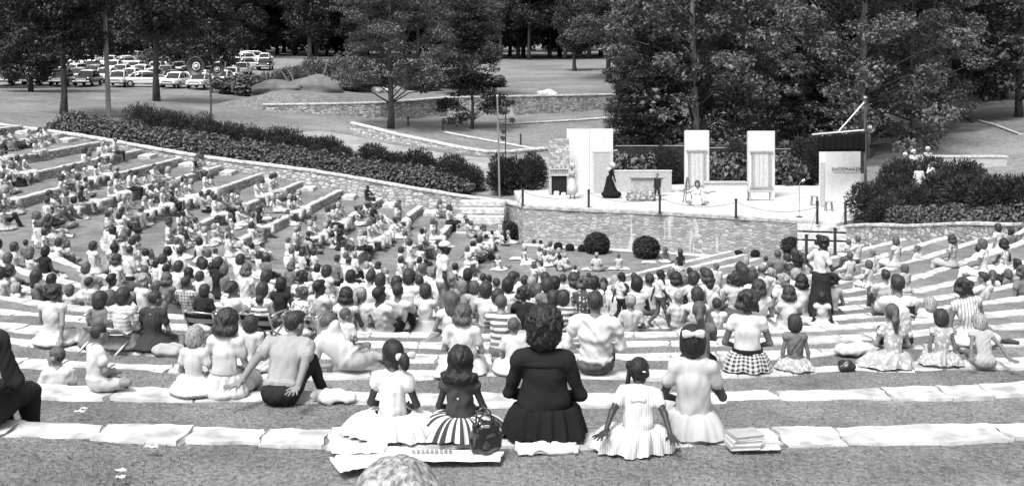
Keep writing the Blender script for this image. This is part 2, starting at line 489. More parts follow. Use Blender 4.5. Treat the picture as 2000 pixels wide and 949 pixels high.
# ================================================================== stage
SH = 1.75
front = [(.5, 51.1), (3.5, 50.1), (6.8, 49.1), (9.7, 47.9), (12.3, 46.78)]
M_conc = mat('stage_concrete', .46, .85, var=.12, scale=1.2, bump=.004, bscale=30, spec=.2)
root = empty('stage', (6.8, 50, 0)); tag(root, 'raised open-air stage with pale floor and stone front wall', 'stage')
inv = Matrix.Translation(root.location).inverted()
poly = [(x, y+.28) for x, y in front]+[(13.5, 46.0), (14.6, 47.2), (16.6, 51), (16.5, 58.3), (9, 58.9), (3, 57.8), (.1, 56.4), (.3, 53)]
mb = MB(); mb.prism(poly, SH-.35, SH); o = mb.build('stage_floor', M_conc); o.parent = root; o.matrix_parent_inverse = inv
fine = []
for (a, b) in zip(front, front[1:]):
    for k in range(8): fine.append((a[0]+(b[0]-a[0])*k/8, a[1]+(b[1]-a[1])*k/8))
fine.append(front[-1])
v = []; f = []
for x, y in fine: v += [(x, y, -.3), (x, y, SH-.13), (x-.02, y+.5, SH-.13), (x-.02, y+.5, -.3)]
for k in range(len(fine)-1):
    a = 4*k; f += [(a, a+4, a+5, a+1), (a+1, a+5, a+6, a+2)]
f += [(0, 1, 2, 3), (4*len(fine)-1, 4*len(fine)-2, 4*len(fine)-3, 4*len(fine)-4)]
o = raw_mesh('stage_front', v, f, [M_stage_stone]); o.parent = root; o.matrix_parent_inverse = inv
v = []; f = []
rn = random.Random(3)
M_edge = mat('stage_edge_stone', .34, .9, var=.45, scale=5, bump=.01)
for x, y in fine:
    e = rn.uniform(-.03, .03)
    v += [(x, y-.05+e, SH-.125), (x, y-.05+e, SH-.01), (x, y+.3, SH+.012), (x, y+.34, SH-.01)]
for k in range(len(fine)-1):
    a = 4*k; f += [(a, a+4, a+5, a+1), (a+1, a+5, a+6, a+2), (a+2, a+6, a+7, a+3)]
o = raw_mesh('stage_edge', v, f, [M_edge]); o.parent = root; o.matrix_parent_inverse = inv
# gutter strip at the foot of the stage
v = []; f = []
for x, y in fine: v += [(x-.05, y-.62, .022), (x-.02, y-.02, .03)]
for k in range(len(fine)-1): a = 2*k; f.append((a, a+2, a+3, a+1))
o = raw_mesh('footpath', v, f, [M_conc]); tag(o, 'narrow pale paved strip along the foot of the stage wall', 'path', kind='structure')
# stairs: shrub side and hedge side
def stairs(c, wdt, run, n, dirv, label):
    root = empty('stage_stairs', (c[0], c[1], 0)); tag(root, label, 'stairs')
    d = Vector((dirv[0], dirv[1], 0)).normalized(); rz = math.atan2(d.y, d.x)-math.pi/2
    for k in range(n):
        h = SH*(k+.6)/n
        mb = MB(); mb.box((d.x*run*k, d.y*run*k, h-.12), (wdt, run+.12, .22), rz, bev=.015)
        o = mb.build('step', M_cap, root)
    mb = MB(); mb.box((d.x*run*(n/2), d.y*run*(n/2)+.2, SH*.22), (wdt-.06, run*n*.8, SH*.5), rz)
    mb.build('stair_base', M_stone, root)
    return root
stairs((12.75, 44.6), 2.3, .36, 6, (.22, 1), 'wide stone stairs up to the stage near the shoemaker panel')
stairs((-1.55, 51.2), 2.2, .5, 6, (.05, 1), 'short stone stairs from the lawn up behind the round bush by the fireplace end')

# ================================================================== terrain beyond
ctrl = [(-24, 56, 4.75), (-40, 56, 6.4), (-12, 56.5, 2.85), (-6, 56.5, 2.0), (-1, 57, 1.35), (3, 60, 1.5), (9, 61, 1.6), (15, 61, 1.7),
        (-29.8, 73.6, 4.6), (-25.7, 70.5, 4.5), (-28.3, 88, 4.7), (-46.7, 112, 5.0), (-39, 170, 6.8), (-80, 112, 5.2), (-80, 170, 7.2),
        (0, 74, 1.9), (-9.1, 83, 3.0), (-8.3, 90, 3.0), (10.6, 103, 3.1), (0, 97, 3.0), (-19.8, 87, 4.0), (-2, 66, 1.75), (-10.5, 72, 2.6), (-7, 78, 2.5),
        (8, 138, 5.0), (10, 120, 4.1), (0, 220, 6.9), (60, 220, 8.5), (-80, 240, 8), (0, 320, 9), (120, 320, 12), (-150, 320, 9), (120, 120, 8), (-150, 120, 6), (150, 60, 8), (-150, 60, 8),
        (16, 45, 1.9), (17.5, 38, 2.9), (20, 30, 4.4), (30, 30, 5), (17, 52, 1.9), (20, 58, 2.2), (24, 64, 2.9), (29, 70, 3.6), (38, 85, 4.3), (30, 80, 3.8), (22, 90, 3.9), (60, 60, 6), (16, 75, 2.6), (8, 80, 2.5),
        (25, 40, 3.3), (40, 40, 5), (30, 110, 5), (-40, 40, 6.6), (-60, 20, 8), (40, 10, 7)]
C_ = np.array(ctrl, dtype=float)
def _tps(A, B):
    d2 = ((A[:, None, :]-B[None, :, :])**2).sum(2)/1e4
    return d2*np.log(d2+1e-9)
NCTRL = len(C_); K = _tps(C_[:, :2], C_[:, :2])+np.eye(NCTRL)*.004
Pm = np.c_[np.ones(NCTRL), C_[:, :2]/100]
TPSW = np.linalg.solve(np.block([[K, Pm], [Pm.T, np.zeros((3, 3))]]), np.r_[C_[:, 2], np.zeros(3)])
WALLB = [(-19.8, 87.8, 4.48), (-14.5, 88.4, 4.52), (-10.6, 89.6, 4.55), (-8, 92, 4.62), (-5.6, 95, 4.7), (0, 97.2, 4.7), (5, 100.5, 4.62), (10.4, 104.6, 4.55), (18, 111, 4.6), (26, 116, 4.8)]
def wall_y(x):
    xs = [p[0] for p in WALLB]; return np.interp(x, xs, [p[1] for p in WALLB])
def terr_raw(XY):
    XY = np.asarray(XY, dtype=float)
    h = _tps(XY, C_[:, :2]) @ TPSW[:NCTRL] + np.c_[np.ones(len(XY)), XY/100] @ TPSW[NCTRL:]
    return h
def terr(X, Y):
    return float(terr_many(np.array([[X, Y]]))[0])
def terr_many(XY):
    h = terr_raw(XY); x, y = XY[:, 0], XY[:, 1]
    inx = np.clip((x+24)/5, 0, 1)*np.clip((30-x)/6, 0, 1)
    beh = np.clip((y-wall_y(x)-.2)/.5, 0, 1)*np.clip((170-y)/60, 0, 1)
    return h+1.45*inx*beh
def yb(x):
    if x <= -.2: return LWY+.25
    if x <= 14.6: return 53.5
    if x <= 16.5: return 47
    y = 45.6-(x-13.8)/.28
    return max(y, 12)
# columns of the sheet follow the back of the walls
xs = np.r_[np.linspace(-420, -60, 26)[:-1], np.linspace(-60, -26, 35)[:-1], np.linspace(-26, 32, 118)[:-1], np.linspace(32, 70, 40)[:-1], np.linspace(70, 420, 26)]
ts = np.r_[np.linspace(0, 60, 120)[:-1], np.linspace(60, 130, 70)[:-1], np.linspace(130, 900, 40)]
XY = []
for t in ts:
    for x in xs:
        b = yb(x); XY.append((x, b+t*(1 if b > 40 else 1+(55-b)/60*max(0, 1-t/130))))
XY = np.array(XY); Z = terr_many(XY)
sel = (XY[:, 0] > -.3) & (XY[:, 0] < 17.5) & (XY[:, 1] < 60.5); Z[sel] = np.minimum(Z[sel], SH-.12)
Z += .05*np.sin(XY[:, 0]*.9)*np.sin(XY[:, 1]*.7)
nx_ = len(xs); f = []
for j in range(len(ts)-1):
    for i in range(nx_-1):
        a = j*nx_+i; f.append((a, a+1, a+nx_+1, a+nx_))
o = raw_mesh('ground', np.c_[XY, Z], f, [M_field], smooth=True); tag(o, 'open park grass rolling up from the stage to the woods', 'ground', kind='structure')
# banks on both sides of the bowl, outside the frame
v = [(-34, 55.7, 6.3), (-60, 55.7, 7.5), (-60, -8, 9), (-34, -8, 8.2), (-34, 20, 7.6)]
# driveway between hedge and kerb wall
def drape(px, py, it=12):
    Y = 75.0
    for _ in range(40):
        X = (px-1000)*Y/F; h = terr(X, Y); Yn = (HC-h)*F/max(py-YH, 4)
        Y = .6*Y+.4*min(max(Yn, 50), 320)
    X = (px-1000)*Y/F
    return X, Y, terr(X, Y)
M_drive = grass_mat('worn_drive', .27, fine=14, patch=.3)
up = [drape(*q) for q in ((640, 254), (690, 263), (750, 275), (820, 288), (900, 300), (980, 306), (1050, 302), (1100, 300))]
lo = [drape(*q) for q in ((560, 262), (600, 280), (660, 305), (740, 335), (820, 362), (890, 385), (960, 398), (1040, 395))]
v = []; f = []; m = 12; UP = []; LO = []
for a, b in zip(up, up[1:]):
    for k in range(6): UP.append((a[0]+(b[0]-a[0])*k/6, a[1]+(b[1]-a[1])*k/6))
for a, b in zip(lo, lo[1:]):
    for k in range(6): LO.append((a[0]+(b[0]-a[0])*k/6, max(a[1]+(b[1]-a[1])*k/6, 56.3)))
for a, b in zip(UP, LO):
    for k in range(m):
        t = k/(m-1); x, y = a[0]+(b[0]-a[0])*t, a[1]+(b[1]-a[1])*t
        v.append((x, y, terr(x, y)+.05*math.sin(x*.9)*math.sin(y*.7)+.03-.12*(k in (0, m-1))))
for j in range(len(UP)-1):
    for k in range(m-1): a = j*m+k; f.append((a, a+m, a+m+1, a+1))
o = raw_mesh('road', v, f, [M_drive], smooth=True); tag(o, 'worn pale driveway curving down between the hedge and the low kerb wall', 'road', kind='structure')
# parking lot surface
M_lot = grass_mat('parking_dirt', .2, fine=10, patch=.2)
v = []; f = []
gx = np.linspace(-75, -24, 40); gy = np.linspace(109, 185, 30)
for y in gy:
    for x in gx: X_ = x-(y-109)*.12; v.append((X_, y, terr(X_, y)+.05*math.sin(X_*.9)*math.sin(y*.7)+.03-.2*(x in (gx[0], gx[-1]) or y in (gy[0], gy[-1]))))
for j in range(29):
    for i in range(39): a = j*40+i; f.append((a, a+1, a+41, a+40))
o = raw_mesh('parking_lot', v, f, [M_lot], smooth=True); tag(o, 'dusty car park filled with rows of parked cars', 'car park', kind='structure')
# stone walls in the field
wp = [(x, y, t, terr(x, y-.6)) for x, y, t in WALLB]
wall_run('field_wall', wp, .5, 'weathered stone wall across the field below the brush heaps', 'wall', mface=M_far_stone, capth=.12)
kp = [drape(*q) for q in ((684, 262), (720, 268), (770, 277), (830, 287), (890, 297), (950, 304), (1000, 303), (1068, 297))]
kh = [.85, .75, .6, .5, .4, .32, .3, .3]
wall_run('kerb_wall', [(a[0], a[1], a[2]+h, a[2]) for a, h in zip(kp, kh)], .45, 'low whitewashed stone kerb wall curving along the driveway', 'wall', capth=.12)
kp = [drape(*q) for q in ((868, 262), (920, 272), (980, 283), (1030, 292), (1066, 297))]
wall_run('path_kerb', [(a[0], a[1], a[2]+.18, a[2]) for a in kp], .2, 'thin white path edging below the two short chain posts', 'kerb', capth=.08)
kp = [drape(*q) for q in ((985, 245), (1060, 241), (1130, 237), (1215, 231))]
wall_run('path_kerb', [(a[0], a[1], a[2]+.16, a[2]) for a in kp], .25, 'thin white path edging under the field wall behind the tall stage panels', 'kerb', capth=.08)
# trodden path strip behind
M_iron = mat('dark_iron', .03, .6, spec=.4)
def iron_post(name, X, Y, Z, h, label, group, r=.06):
    mb = MB(); mb.tube([(0, 0, -.05), (0, 0, h-.05)], r, 10); mb.lathe([(.001, h+.03), (r*1.25, h-.01), (r*1.3, h-.06), (r, h-.08)][::-1], 10)
    mb.lathe([(r*1.6, 0), (r*1.6, .03), (r, .05)], 10)
    return thing_mesh(name, mb, M_iron, label, 'post', group, (X, Y, Z))
for (px, py, lab) in ((797, 246, 'short black post on the lawn just below the field wall'), (865, 256, 'short black post beside the layered small tree'), (1017, 283, 'short black post between the kerb and the tall door panel')):
    x, y, z = drape(px, py); iron_post('chain_post', x, y, z, .75, lab, 'posts beside the park path')
# ================================================================== stage set
M_flat = mat('painted_canvas_white', .6, .9, var=.08, scale=6, bump=.002)
M_flat2 = mat('painted_canvas_grey', .4, .9, var=.12, scale=9, bump=.002)
M_trim = mat('painted_trim', .3, .8, var=.3, scale=12)
M_pane = mat('painted_window', .5, .8, var=.12, scale=8)
M_black = mat('matt_black', .012, .8)
M_wood = mat('pale_wood', .34, .7, var=.25, scale=6, stretch=(1, 8, 1))
M_dwood = mat('dark_wood', .1, .7, var=.3, scale=6)
M_tex = stone_mat('painted_stone_canvas', .30, sc=(5, 5, 9), lo=.55, hi=1.5, bump=.003)
def fl(px, py): return G(px, py, SH)
def part(mb, name, m, root): return mb.build(name, m, root)

# fireplace panel
x, y, z = fl(1092, 380)
r_ = empty('fireplace_panel', (x, y, SH), R(4)); tag(r_, 'grey stage fireplace panel with carved mantel and black hearth, beside the tall door panel', 'stage set')
mb = MB(); W_, H_ = 1.0, 2.75
mb.box((-.44, 0, H_/2), (.12, .12, H_)); mb.box((.44, 0, H_/2), (.12, .12, H_)); mb.box((0, 0, (H_+.95)/2), (.76, .12, H_-.95))
part(mb, 'panel', M_tex, r_)
mb = MB(); mb.box((0, -.02, .47), (.76, .05, .94)); part(mb, 'hearth', M_black, r_)
mb = MB()
for k in range(9): mb.tube([(-.46+k*.115, -.1, 1.02), (-.46+k*.115, -.1, 1.22)], .03, 6)
mb.box((0, -.1, .98), (1.06, .14, .07)); mb.box((0, -.1, 1.27), (1.02, .12, .05))
for k in range(5): mb.tube([(-.42+k*.21, -.09, 1.3), (-.42+k*.21, -.09, 1.42+.05*(k % 2))], [.05, .015], 6)
for s in (-1, 1): mb.box((s*.44, -.08, .5), (.1, .06, .9))
part(mb, 'mantel', M_flat2, r_)
mb = MB(); mb.lathe([(.001, 0), (.12, 0), (.14, .1), (.12, .18), (.1, .18), (.1, .05)], 12, (-.15, -.2, .01)); mb.lathe([(.001, 0), (.1, 0), (.12, .08), (.1, .12)], 12, (.2, -.22, .01))
o = mb.build('hearth_pots', mat('white_enamel', .75, .4), r_)

# tall two-leaf door panel
x, y, z = fl(1152, 377)
r_ = empty('door_panel', (x, y, SH)); tag(r_, 'tallest white two-leaf stage panel with a grey door outlined on one leaf', 'stage set')
mb = MB(); mb.box((-.58, .12, 1.6), (1.15, .06, 3.2), R(-11)); part(mb, 'plain_leaf', M_flat, r_)
mb = MB(); mb.box((.58, .0, 1.62), (1.18, .06, 3.2), R(8)); part(mb, 'door_leaf', M_flat, r_)
M8 = Matrix.Rotation(R(8), 3, 'Z')
def onleaf(mb, c, d, m=0, b=0):
    p = M8 @ Vector((c[0]-.58, c[1], c[2])); mb.box((p.x+.58, p.y, p.z), d, R(8), m, b)
mb = MB(); onleaf(mb, (.6, -.045, 1.02), (.84, .03, 2.02)); part(mb, 'door', M_flat2, r_)
mb = MB(); onleaf(mb, (.6, -.05, 2.08), (1.0, .05, .09)); onleaf(mb, (.15, -.05, 1.03), (.07, .04, 2.04)); onleaf(mb, (1.05, -.05, 1.03), (.07, .04, 2.04)); part(mb, 'door_frame', M_pane, r_)
mb = MB(); onleaf(mb, (1.32, .3, 2.1), (.3, .03, .07)); part(mb, 'brace', M_flat, r_)

# low wall panel
x, y, z = fl(1256, 376)
r_ = empty('low_wall_panel', (x, y, SH)); tag(r_, 'long waist-high pale stage wall between the tall door panel and the first window tower', 'stage set')
mb = MB(); mb.box((0, .1, .53), (2.9, .1, 1.06)); part(mb, 'panel', M_flat2, r_)
mb = MB(); mb.box((0, .1, 1.085), (2.94, .14, .05)); part(mb, 'top_rail', M_flat, r_)
x, y, z = fl(1264, 384)
r_ = empty('mantel_cabinet', (x, y, SH)); tag(r_, 'grey stage cabinet with a projecting top, standing before the waist-high pale wall', 'stage set')
mb = MB(); mb.box((0, .1, .46), (1.5, .2, .9), bev=.01); part(mb, 'body', M_flat2, r_)
mb = MB(); mb.box((0, .06, .94), (1.74, .34, .06), bev=.01); mb.box((0, .08, .88), (1.6, .26, .06)); part(mb, 'top', M_trim, r_)
mb = MB()
for k in (-1, 0, 1): mb.box((k*.46, -.005, .45), (.4, .02, .7), bev=.006)
part(mb, 'door', M_wood, r_)
mb = MB(); mb.tube([(0, 0, 0), (0, 0, .16)], [.05, .03], 8)
# stone trough / log
x, y, z = fl(1252, 393)
def blob(name, dims, seed, m, sub=3, amp=.12, parent=None, loc=None, flat=0):
    import bmesh
    bm = bmesh.new(); bmesh.ops.create_icosphere(bm, subdivisions=sub, radius=1)
    rn = random.Random(seed); ph = [rn.uniform(0, 6.28) for _ in range(9)]
    for v_ in bm.verts:
        c = v_.co
        q = 1+amp*(math.sin(c.x*3+ph[0])*math.sin(c.y*3.3+ph[1])+.6*math.sin(c.z*5+ph[2])*math.sin(c.x*6+ph[3])+.4*math.sin(c.y*9+ph[4])*math.sin(c.z*8+ph[5]))
        k = max(abs(c.x), abs(c.y), abs(c.z)); b = c/k if flat else c
        c2 = c*(1-flat)+b*flat
        v_.co = Vector((c2.x*dims[0], c2.y*dims[1], c2.z*dims[2]))*q
    me = bpy.data.meshes.new(name); bm.to_mesh(me); bm.free(); me.materials.append(m)
    for p_ in me.polygons: p_.use_smooth = True
    o = bpy.data.objects.new(name, me); col.objects.link(o)
    if parent: o.parent = parent
    if loc: o.location = loc
    return o
M_rock = stone_mat('mossy_rock', .26, sc=(6, 6, 8), lo=.4, hi=1.5, bump=.03)
o = blob('stone_bench', (.72, .27, .27), 4, M_rock, 4, .06, None, (x, y+.2, SH+.24), .55)
tag(o, 'rough textured stage rock lying before the mantel cabinet', 'rock')

# window towers
def tower(px, py, w, h, label, side=.3):
    x, y, z = fl(px, py)
    r = empty('window_panel', (x, y, SH)); tag(r, label, 'stage set', 'window towers of the stage set')
    mb = MB(); mb.box((0, .05, h/2), (w, .05, h)); mb.box((w/2+.05, .05+side*.5, h/2-.03), (.05, side, h), R(-12)); mb.box((-w/2+.02, .05+side*.5, h/2-.03), (.04, side, h-.05)); part(mb, 'panel', M_flat, r)
    mb = MB(); mb.box((0, .01, h*.42), (w*.62, .03, h*.52))
    part(mb, 'window', M_pane, r)
    mb = MB(); z0, z1 = h*.16, h*.69
    mb.box((0, -.02, z1), (w*.9, .07, .09)); mb.box((0, -.02, z0), (w*.9, .07, .08))
    for s in (-1, 1): mb.box((s*w*.355, -.015, (z0+z1)/2), (.07, .05, z1-z0-.08)); mb.box((s*w*.27, -.014, (z0+z1)/2), (.02, .03, z1-z0-.1))
    for s in (-.08, .08): mb.box((s*w*1.1, -.012, (z0+z1)/2), (.012, .02, z1-z0-.1))
    part(mb, 'window_frame', M_trim, r)
    return r
tower(1361, 383, 1.14, 3.22, 'tall white window tower of the stage set standing behind the pale counter')
tower(1487, 387, 1.25, 3.25, 'tall white window tower of the stage set with a bench against its foot')
# counter
x, y, z = fl(1418, 393)
r_ = empty('stage_counter', (x, y, SH)); tag(r_, 'long pale shop counter on the stage between the two window towers', 'counter')
mb = MB(); mb.box((0, .28, .42), (1.96, .52, .84)); part(mb, 'body', M_flat, r_)
mb = MB(); mb.box((0, .26, .87), (2.08, .62, .055), bev=.01); part(mb, 'top', M_wood, r_)
# bench
x, y, z = fl(1484, 392)
r_ = empty('stage_bench', (x, y, SH)); tag(r_, 'plain pale wooden bench before the second window tower', 'bench')
mb = MB(); mb.box((0, 0, .44), (1.18, .3, .05), bev=.01); part(mb, 'seat', M_wood, r_)
for s in (-1, 1):
    mb = MB(); mb.box((s*.5, 0, .21), (.06, .26, .415)); part(mb, 'leg', M_wood, r_)
# easel beside the counter
x, y, z = fl(1347, 396)
r_ = empty('stage_easel', (x-.12, y, SH)); tag(r_, 'thin dark wooden easel at the end of the pale counter', 'easel')
for a, b in (((-.2, 0, 0), (0, .05, 1.2)), ((.25, 0, 0), (.05, .05, 1.2)), ((0, .45, 0), (.02, .08, 1.15))):
    mb = MB(); mb.tube([a, b], .022, 6); part(mb, 'leg', M_dwood, r_)
mb = MB(); mb.box((.02, -.0, .62), (.42, .04, .05)); part(mb, 'rail', M_dwood, r_)

# shoemaker panel with painted sign
x, y, z = fl(1643, 406)
r_ = empty('shoemaker_panel', (x, y, SH), R(-3)); tag(r_, 'white stage panel lettered SHOEMAKER with a narrow door on its side leaf', 'stage set')
mb = MB(); mb.box((.1, 0, 1.34), (1.52, .06, 2.66)); part(mb, 'front_leaf', M_flat, r_)
mb = MB(); mb.box((-.76, .2, 1.3), (.06, .5, 2.6), R(28)); part(mb, 'side_leaf', M_flat, r_)
mb = MB(); mb.box((-.8, .17, 1.05), (.03, .3, 2.0), R(28)); part(mb, 'door', M_flat2, r_)
mb = MB(); mb.box((.22, -.04, 1.78), (1.06, .02, .3)); sgn = part(mb, 'sign_board', M_flat, r_)
mb = MB(); mb.box((.22, -.052, 1.625), (1.08, .02, .025)); part(mb, 'sign_ledge', M_trim, r_)
cu = bpy.data.curves.new('lettering', 'FONT'); cu.body = 'SHOEMAKER'; cu.size = .215; cu.align_x = 'CENTER'; cu.extrude = .006; cu.space_character = 1.1
to = bpy.data.objects.new('lettering_tmp', cu); col.objects.link(to)
dg = bpy.context.evaluated_depsgraph_get(); me = bpy.data.meshes.new_from_object(to.evaluated_get(dg)); bpy.data.objects.remove(to)
me.materials.clear(); me.materials.append(mat('sign_paint', .05, .8))
lo_ = bpy.data.objects.new('lettering', me); col.objects.link(lo_); lo_.parent = sgn; lo_.location = (.22, -.058, 1.69); lo_.rotation_euler = (R(90), 0, 0)
# small stool
def stool(px, py, label, h=.42):
    x, y, z = fl(px, py)
    r = empty('stool', (x, y, SH)); tag(r, label, 'stool', 'stools on the stage')
    mb = MB(); mb.box((0, 0, h), (.34, .26, .04), bev=.008); part(mb, 'seat', M_wood, r)
    for a, b in ((-1, -1), (1, -1), (-1, 1), (1, 1)):
        mb = MB(); mb.tube([(a*.16, b*.12, 0), (a*.11, b*.08, h-.02)], .02, 6); part(mb, 'leg', M_dwood, r)
stool(1591, 401, 'small stool on the stage between the microphone and the shoemaker panel')
stool(1619, 412, 'small stool directly before the door side of the shoemaker panel')
# microphone stand
x, y, z = fl(1561, 424)
r_ = empty('microphone_stand', (x, y, SH)); tag(r_, 'thin microphone stand near the stage edge before the second window tower', 'microphone')
M_chrome = mat('dull_chrome', .5, .35, metal=1)
mb = MB(); mb.lathe([(.001, .04), (.1, .035), (.15, .01), (.15, 0)], 16); part(mb, 'base', M_iron, r_)
mb = MB(); mb.tube([(0, 0, .02), (0, 0, 1.42), (.04, 0, 1.5), (.13, .02, 1.55)], .013, 6); part(mb, 'stem', M_chrome, r_)
mb = MB(); mb.tube([(.13, .02, 1.54), (.24, .03, 1.6)], [.035, .045], 10); part(mb, 'head', M_chrome, r_)

# gallows pole with the black valance
M_pole = mat('weathered_pole', .07, .85, var=.4, scale=5, stretch=(1, 1, .2))
x, y, z = P(1690, 420, 49.6); z = terr(x, y)
r_ = empty('rigging_pole', (x, y, z)); tag(r_, 'tall dark post with a slanting white boom beside the shoemaker panel', 'post')
top = P(1690, 192, 49.6)
mb = MB(); mb.tube([(0, 0, -.3), (0, 0, top[2]-z)], .065, 10); part(mb, 'mast', M_pole, r_)
mb = MB(); mb.lathe([(.001, .12), (.08, .08), (.1, 0), (.001, 0)], 10, (0, 0, top[2]-z)); part(mb, 'finial', M_chrome, r_)
a = Vector(P(1688, 200, 49.5)); b = Vector(P(1637, 258, 49.5)); org = Vector((x, y, z))
M_whitewood = mat('white_painted_wood', .6, .7, var=.1)
mb = MB(); mb.tube([a-org, b-org], .035, 8); part(mb, 'boom', M_whitewood, r_)
a = Vector(P(1586, 263, 49.4)); b = Vector(P(1692, 254, 49.6))
mb = MB(); mb.tube([a-org, b-org], .035, 8); part(mb, 'crossbar', M_whitewood, r_)
v = []; f = []; n = 60
for k in range(n+1):
    t = k/n; p = Vector(P(1597, 264, 49.4))*(1-t)+Vector(P(1689, 256, 49.55))*t-org
    d = .12*abs(math.sin(t*math.pi*6)); yy = .02*math.sin(t*50)
    lowz = Vector(P(1640, 296, 49.5)).z-z
    for q in range(6): v.append((p.x, p.y+yy*(q/5+.3), p.z-.02-d*(q == 0)*.6+(lowz-p.z+.02)*q/5))
for k in range(n):
    for q in range(5): a_ = k*6+q; f.append((a_, a_+6, a_+7, a_+1))
o = raw_mesh('valance', v, f, [mat('black_cloth', .012, 1.0, spec=0.0)], smooth=True); o.parent = r_; md = o.modifiers.new('thick', 'SOLIDIFY'); md.thickness = .02
def horn(parent, c, r, yaw, m_out, m_in):
    mb = MB(); prof = [(r*.25, .42*r*2), (r*.3, .3*r*2), (r*.55, .15*r*2), (r*.96, 0), (r, -.02), (r*.9, .01), (r*.5, .16*r*2), (r*.22, .32*r*2), (.001, .34*r*2)]
    mb.lathe(prof, 24, axis='Y'); o = mb.build('horn', m_out, parent, True); o.location = c; o.rotation_euler = (0, 0, yaw)
    mb = MB(); mb.lathe([(.001, -.02), (r*.2, 0), (r*.24, .1), (.001, .2)], 14, axis='Y'); k = mb.build('horn_driver', m_in, o, True)
    mb = MB(); mb.lathe([(r*.33, .07), (r*.42, .05), (r*.42, .12), (r*.33, .12)], 20, axis='Y'); k = mb.build('horn_ring', m_in, o, True)
    return o
M_horn = mat('horn_grey', .045, .5, spec=.4); M_hornlite = mat('horn_light', .55, .5)
h_ = horn(r_, Vector(P(1700, 249, 49.3))-org, .26, R(10), M_horn, M_hornlite)

# loudspeaker pole in the hedge
x, y = P(413, 270, 61)[:2]; z = terr(x, y); org = Vector((x, y, z))
r_ = empty('loudspeaker_pole', (x, y, z)); tag(r_, 'pole in the hedge carrying two round black loudspeaker horns', 'loudspeaker')
tz = P(411, 142, 61)[2]-z
mb = MB(); mb.tube([(0, 0, -.3), (-.06, 0, tz)], .055, 10); part(mb, 'pole', M_pole, r_)
mb = MB(); mb.box((-.1, 0, tz-.1), (1.2, .07, .07)); part(mb, 'crossarm', M_hornlite, r_)
horn(r_, Vector(P(382, 130, 60.6))-org, .54, R(-12), M_horn, M_hornlite)
horn(r_, Vector(P(424, 136, 60.7))-org, .37, R(16), M_horn, M_hornlite)
# utility pole
x, y, z = drape(213, 229)
r_ = empty('utility_pole', (x, y, z)); tag(r_, 'tall leaning bare utility pole rising from the top of the hedge', 'utility pole')
mb = MB(); mb.tube([(0, 0, -.3), (-.17, 0, 4), (-.5, 0, 11.5)], [.17, .15, .12], 12); part(mb, 'pole', mat('pale_pole', .2, .85, var=.35, scale=5, stretch=(1, 1, .15)), r_)
# lamp poles by stage
x, y, z = P(976, 392, 56.4); z = terr(x, y); org = Vector((x, y, z))
r_ = empty('lighting_pole', (x, y, z)); tag(r_, 'thin grey lighting pole with small lamps at the end of the hedge wall', 'lighting pole')
M_galv = mat('galvanised', .3, .5, spec=.5)
mb = MB(); mb.tube([(0, 0, -.2), (-.12, 0, P(970, 188, 56.4)[2]-z)], [.055, .04], 10); part(mb, 'pole', mat('grey_pole', .2, .6), r_)
mb = MB(); mb.lathe([(.001, .07), (.06, .04), (.06, -.02)], 10, (-.12, 0, P(970, 188, 56.4)[2]-z)); part(mb, 'finial', M_hornlite, r_)
c = Vector(P(985, 234, 56.2))-org
mb = MB(); mb.tube([(-.08, 0, c.z), (.75, 0, c.z+.02)], .025, 6); part(mb, 'bracket', M_iron, r_)
for (px, py, rr) in ((997, 233, .15), (980, 255, .12), (979, 268, .12)):
    q = Vector(P(px, py, 56.1))-org
    mb = MB(); mb.tube([(q.x, q.y, q.z), (q.x+.1, q.y-.25, q.z-.05)], [rr*.6, rr], 12); part(mb, 'lamp', M_horn, r_)
x2, y2, z2 = P(987, 380, 57.4); z2 = terr(x2, y2)
mb = MB(); mb.tube([(0, 0, -.2), (.02, 0, P(989, 196, 57.4)[2]-z2)], .03, 8)
o = thing_mesh('thin_mast', mb, M_iron, 'very thin dark mast just behind the grey lighting pole', 'mast', None, (x2, y2, z2))

# chain posts along the stage edge, with ropes
posts = []
for px, py, h, lab in ((1021, 402, .78, 'black iron post at the fireplace end of the stage edge'), (1150, 405, .8, 'black iron post on the stage edge before the tall door panel'),
                  (1289, 416, .8, 'black iron post on the stage edge before the boy by the rock'), (1438, 425, .8, 'black iron post on the stage edge before the pale counter'),
                  (1597, 436, .92, 'black iron post at the head of the stage stairs, nearer the microphone'), (1652, 438, .9, 'black iron post at the head of the stage stairs, against the bushes')):
    x, y, z = fl(px, py); posts.append((x, y+.06, SH)); iron_post('chain_post', x, y+.06, SH, h, lab, 'black posts along the stage edge', .055)
def rope(name, a, b, sag, label, r=.011):
    mb = MB(); A = Vector(a); B = Vector(b); pts = []
    for k in range(15):
        t = k/14; p = A*(1-t)+B*t; p.z -= sag*4*t*(1-t); pts.append(p-A)
    mb.tube(pts, r, 5); thing_mesh(name, mb, mat('chain', .12, .6), label, 'chain', 'chains between the stage posts', a, True)
for a, b, lab in ((0, 1, 'chain hanging before the fireplace and the woman in the apron'), (1, 2, 'chain hanging before the striding woman in black'), (2, 3, 'chain hanging before the counter'), (3, 4, 'chain hanging before the bench and microphone')):
    rope('rail_chain', (posts[a][0], posts[a][1], SH+.66), (posts[b][0], posts[b][1], SH+.66), .3, lab)
low = []
for px, py, h, lab in ((945, 441, .75, 'black iron post at the foot of the hedge-side stairs, by the wall'), (984, 442, .75, 'black iron post at the foot of the hedge-side stairs, by the round bush')):
    Y = 51.2; x = (px-1000)/F*Y; iron_post('chain_post', x, Y-.5, .05, h+.15, lab, 'black posts along the stage stairs', .055); low.append((x, Y-.5, .75))
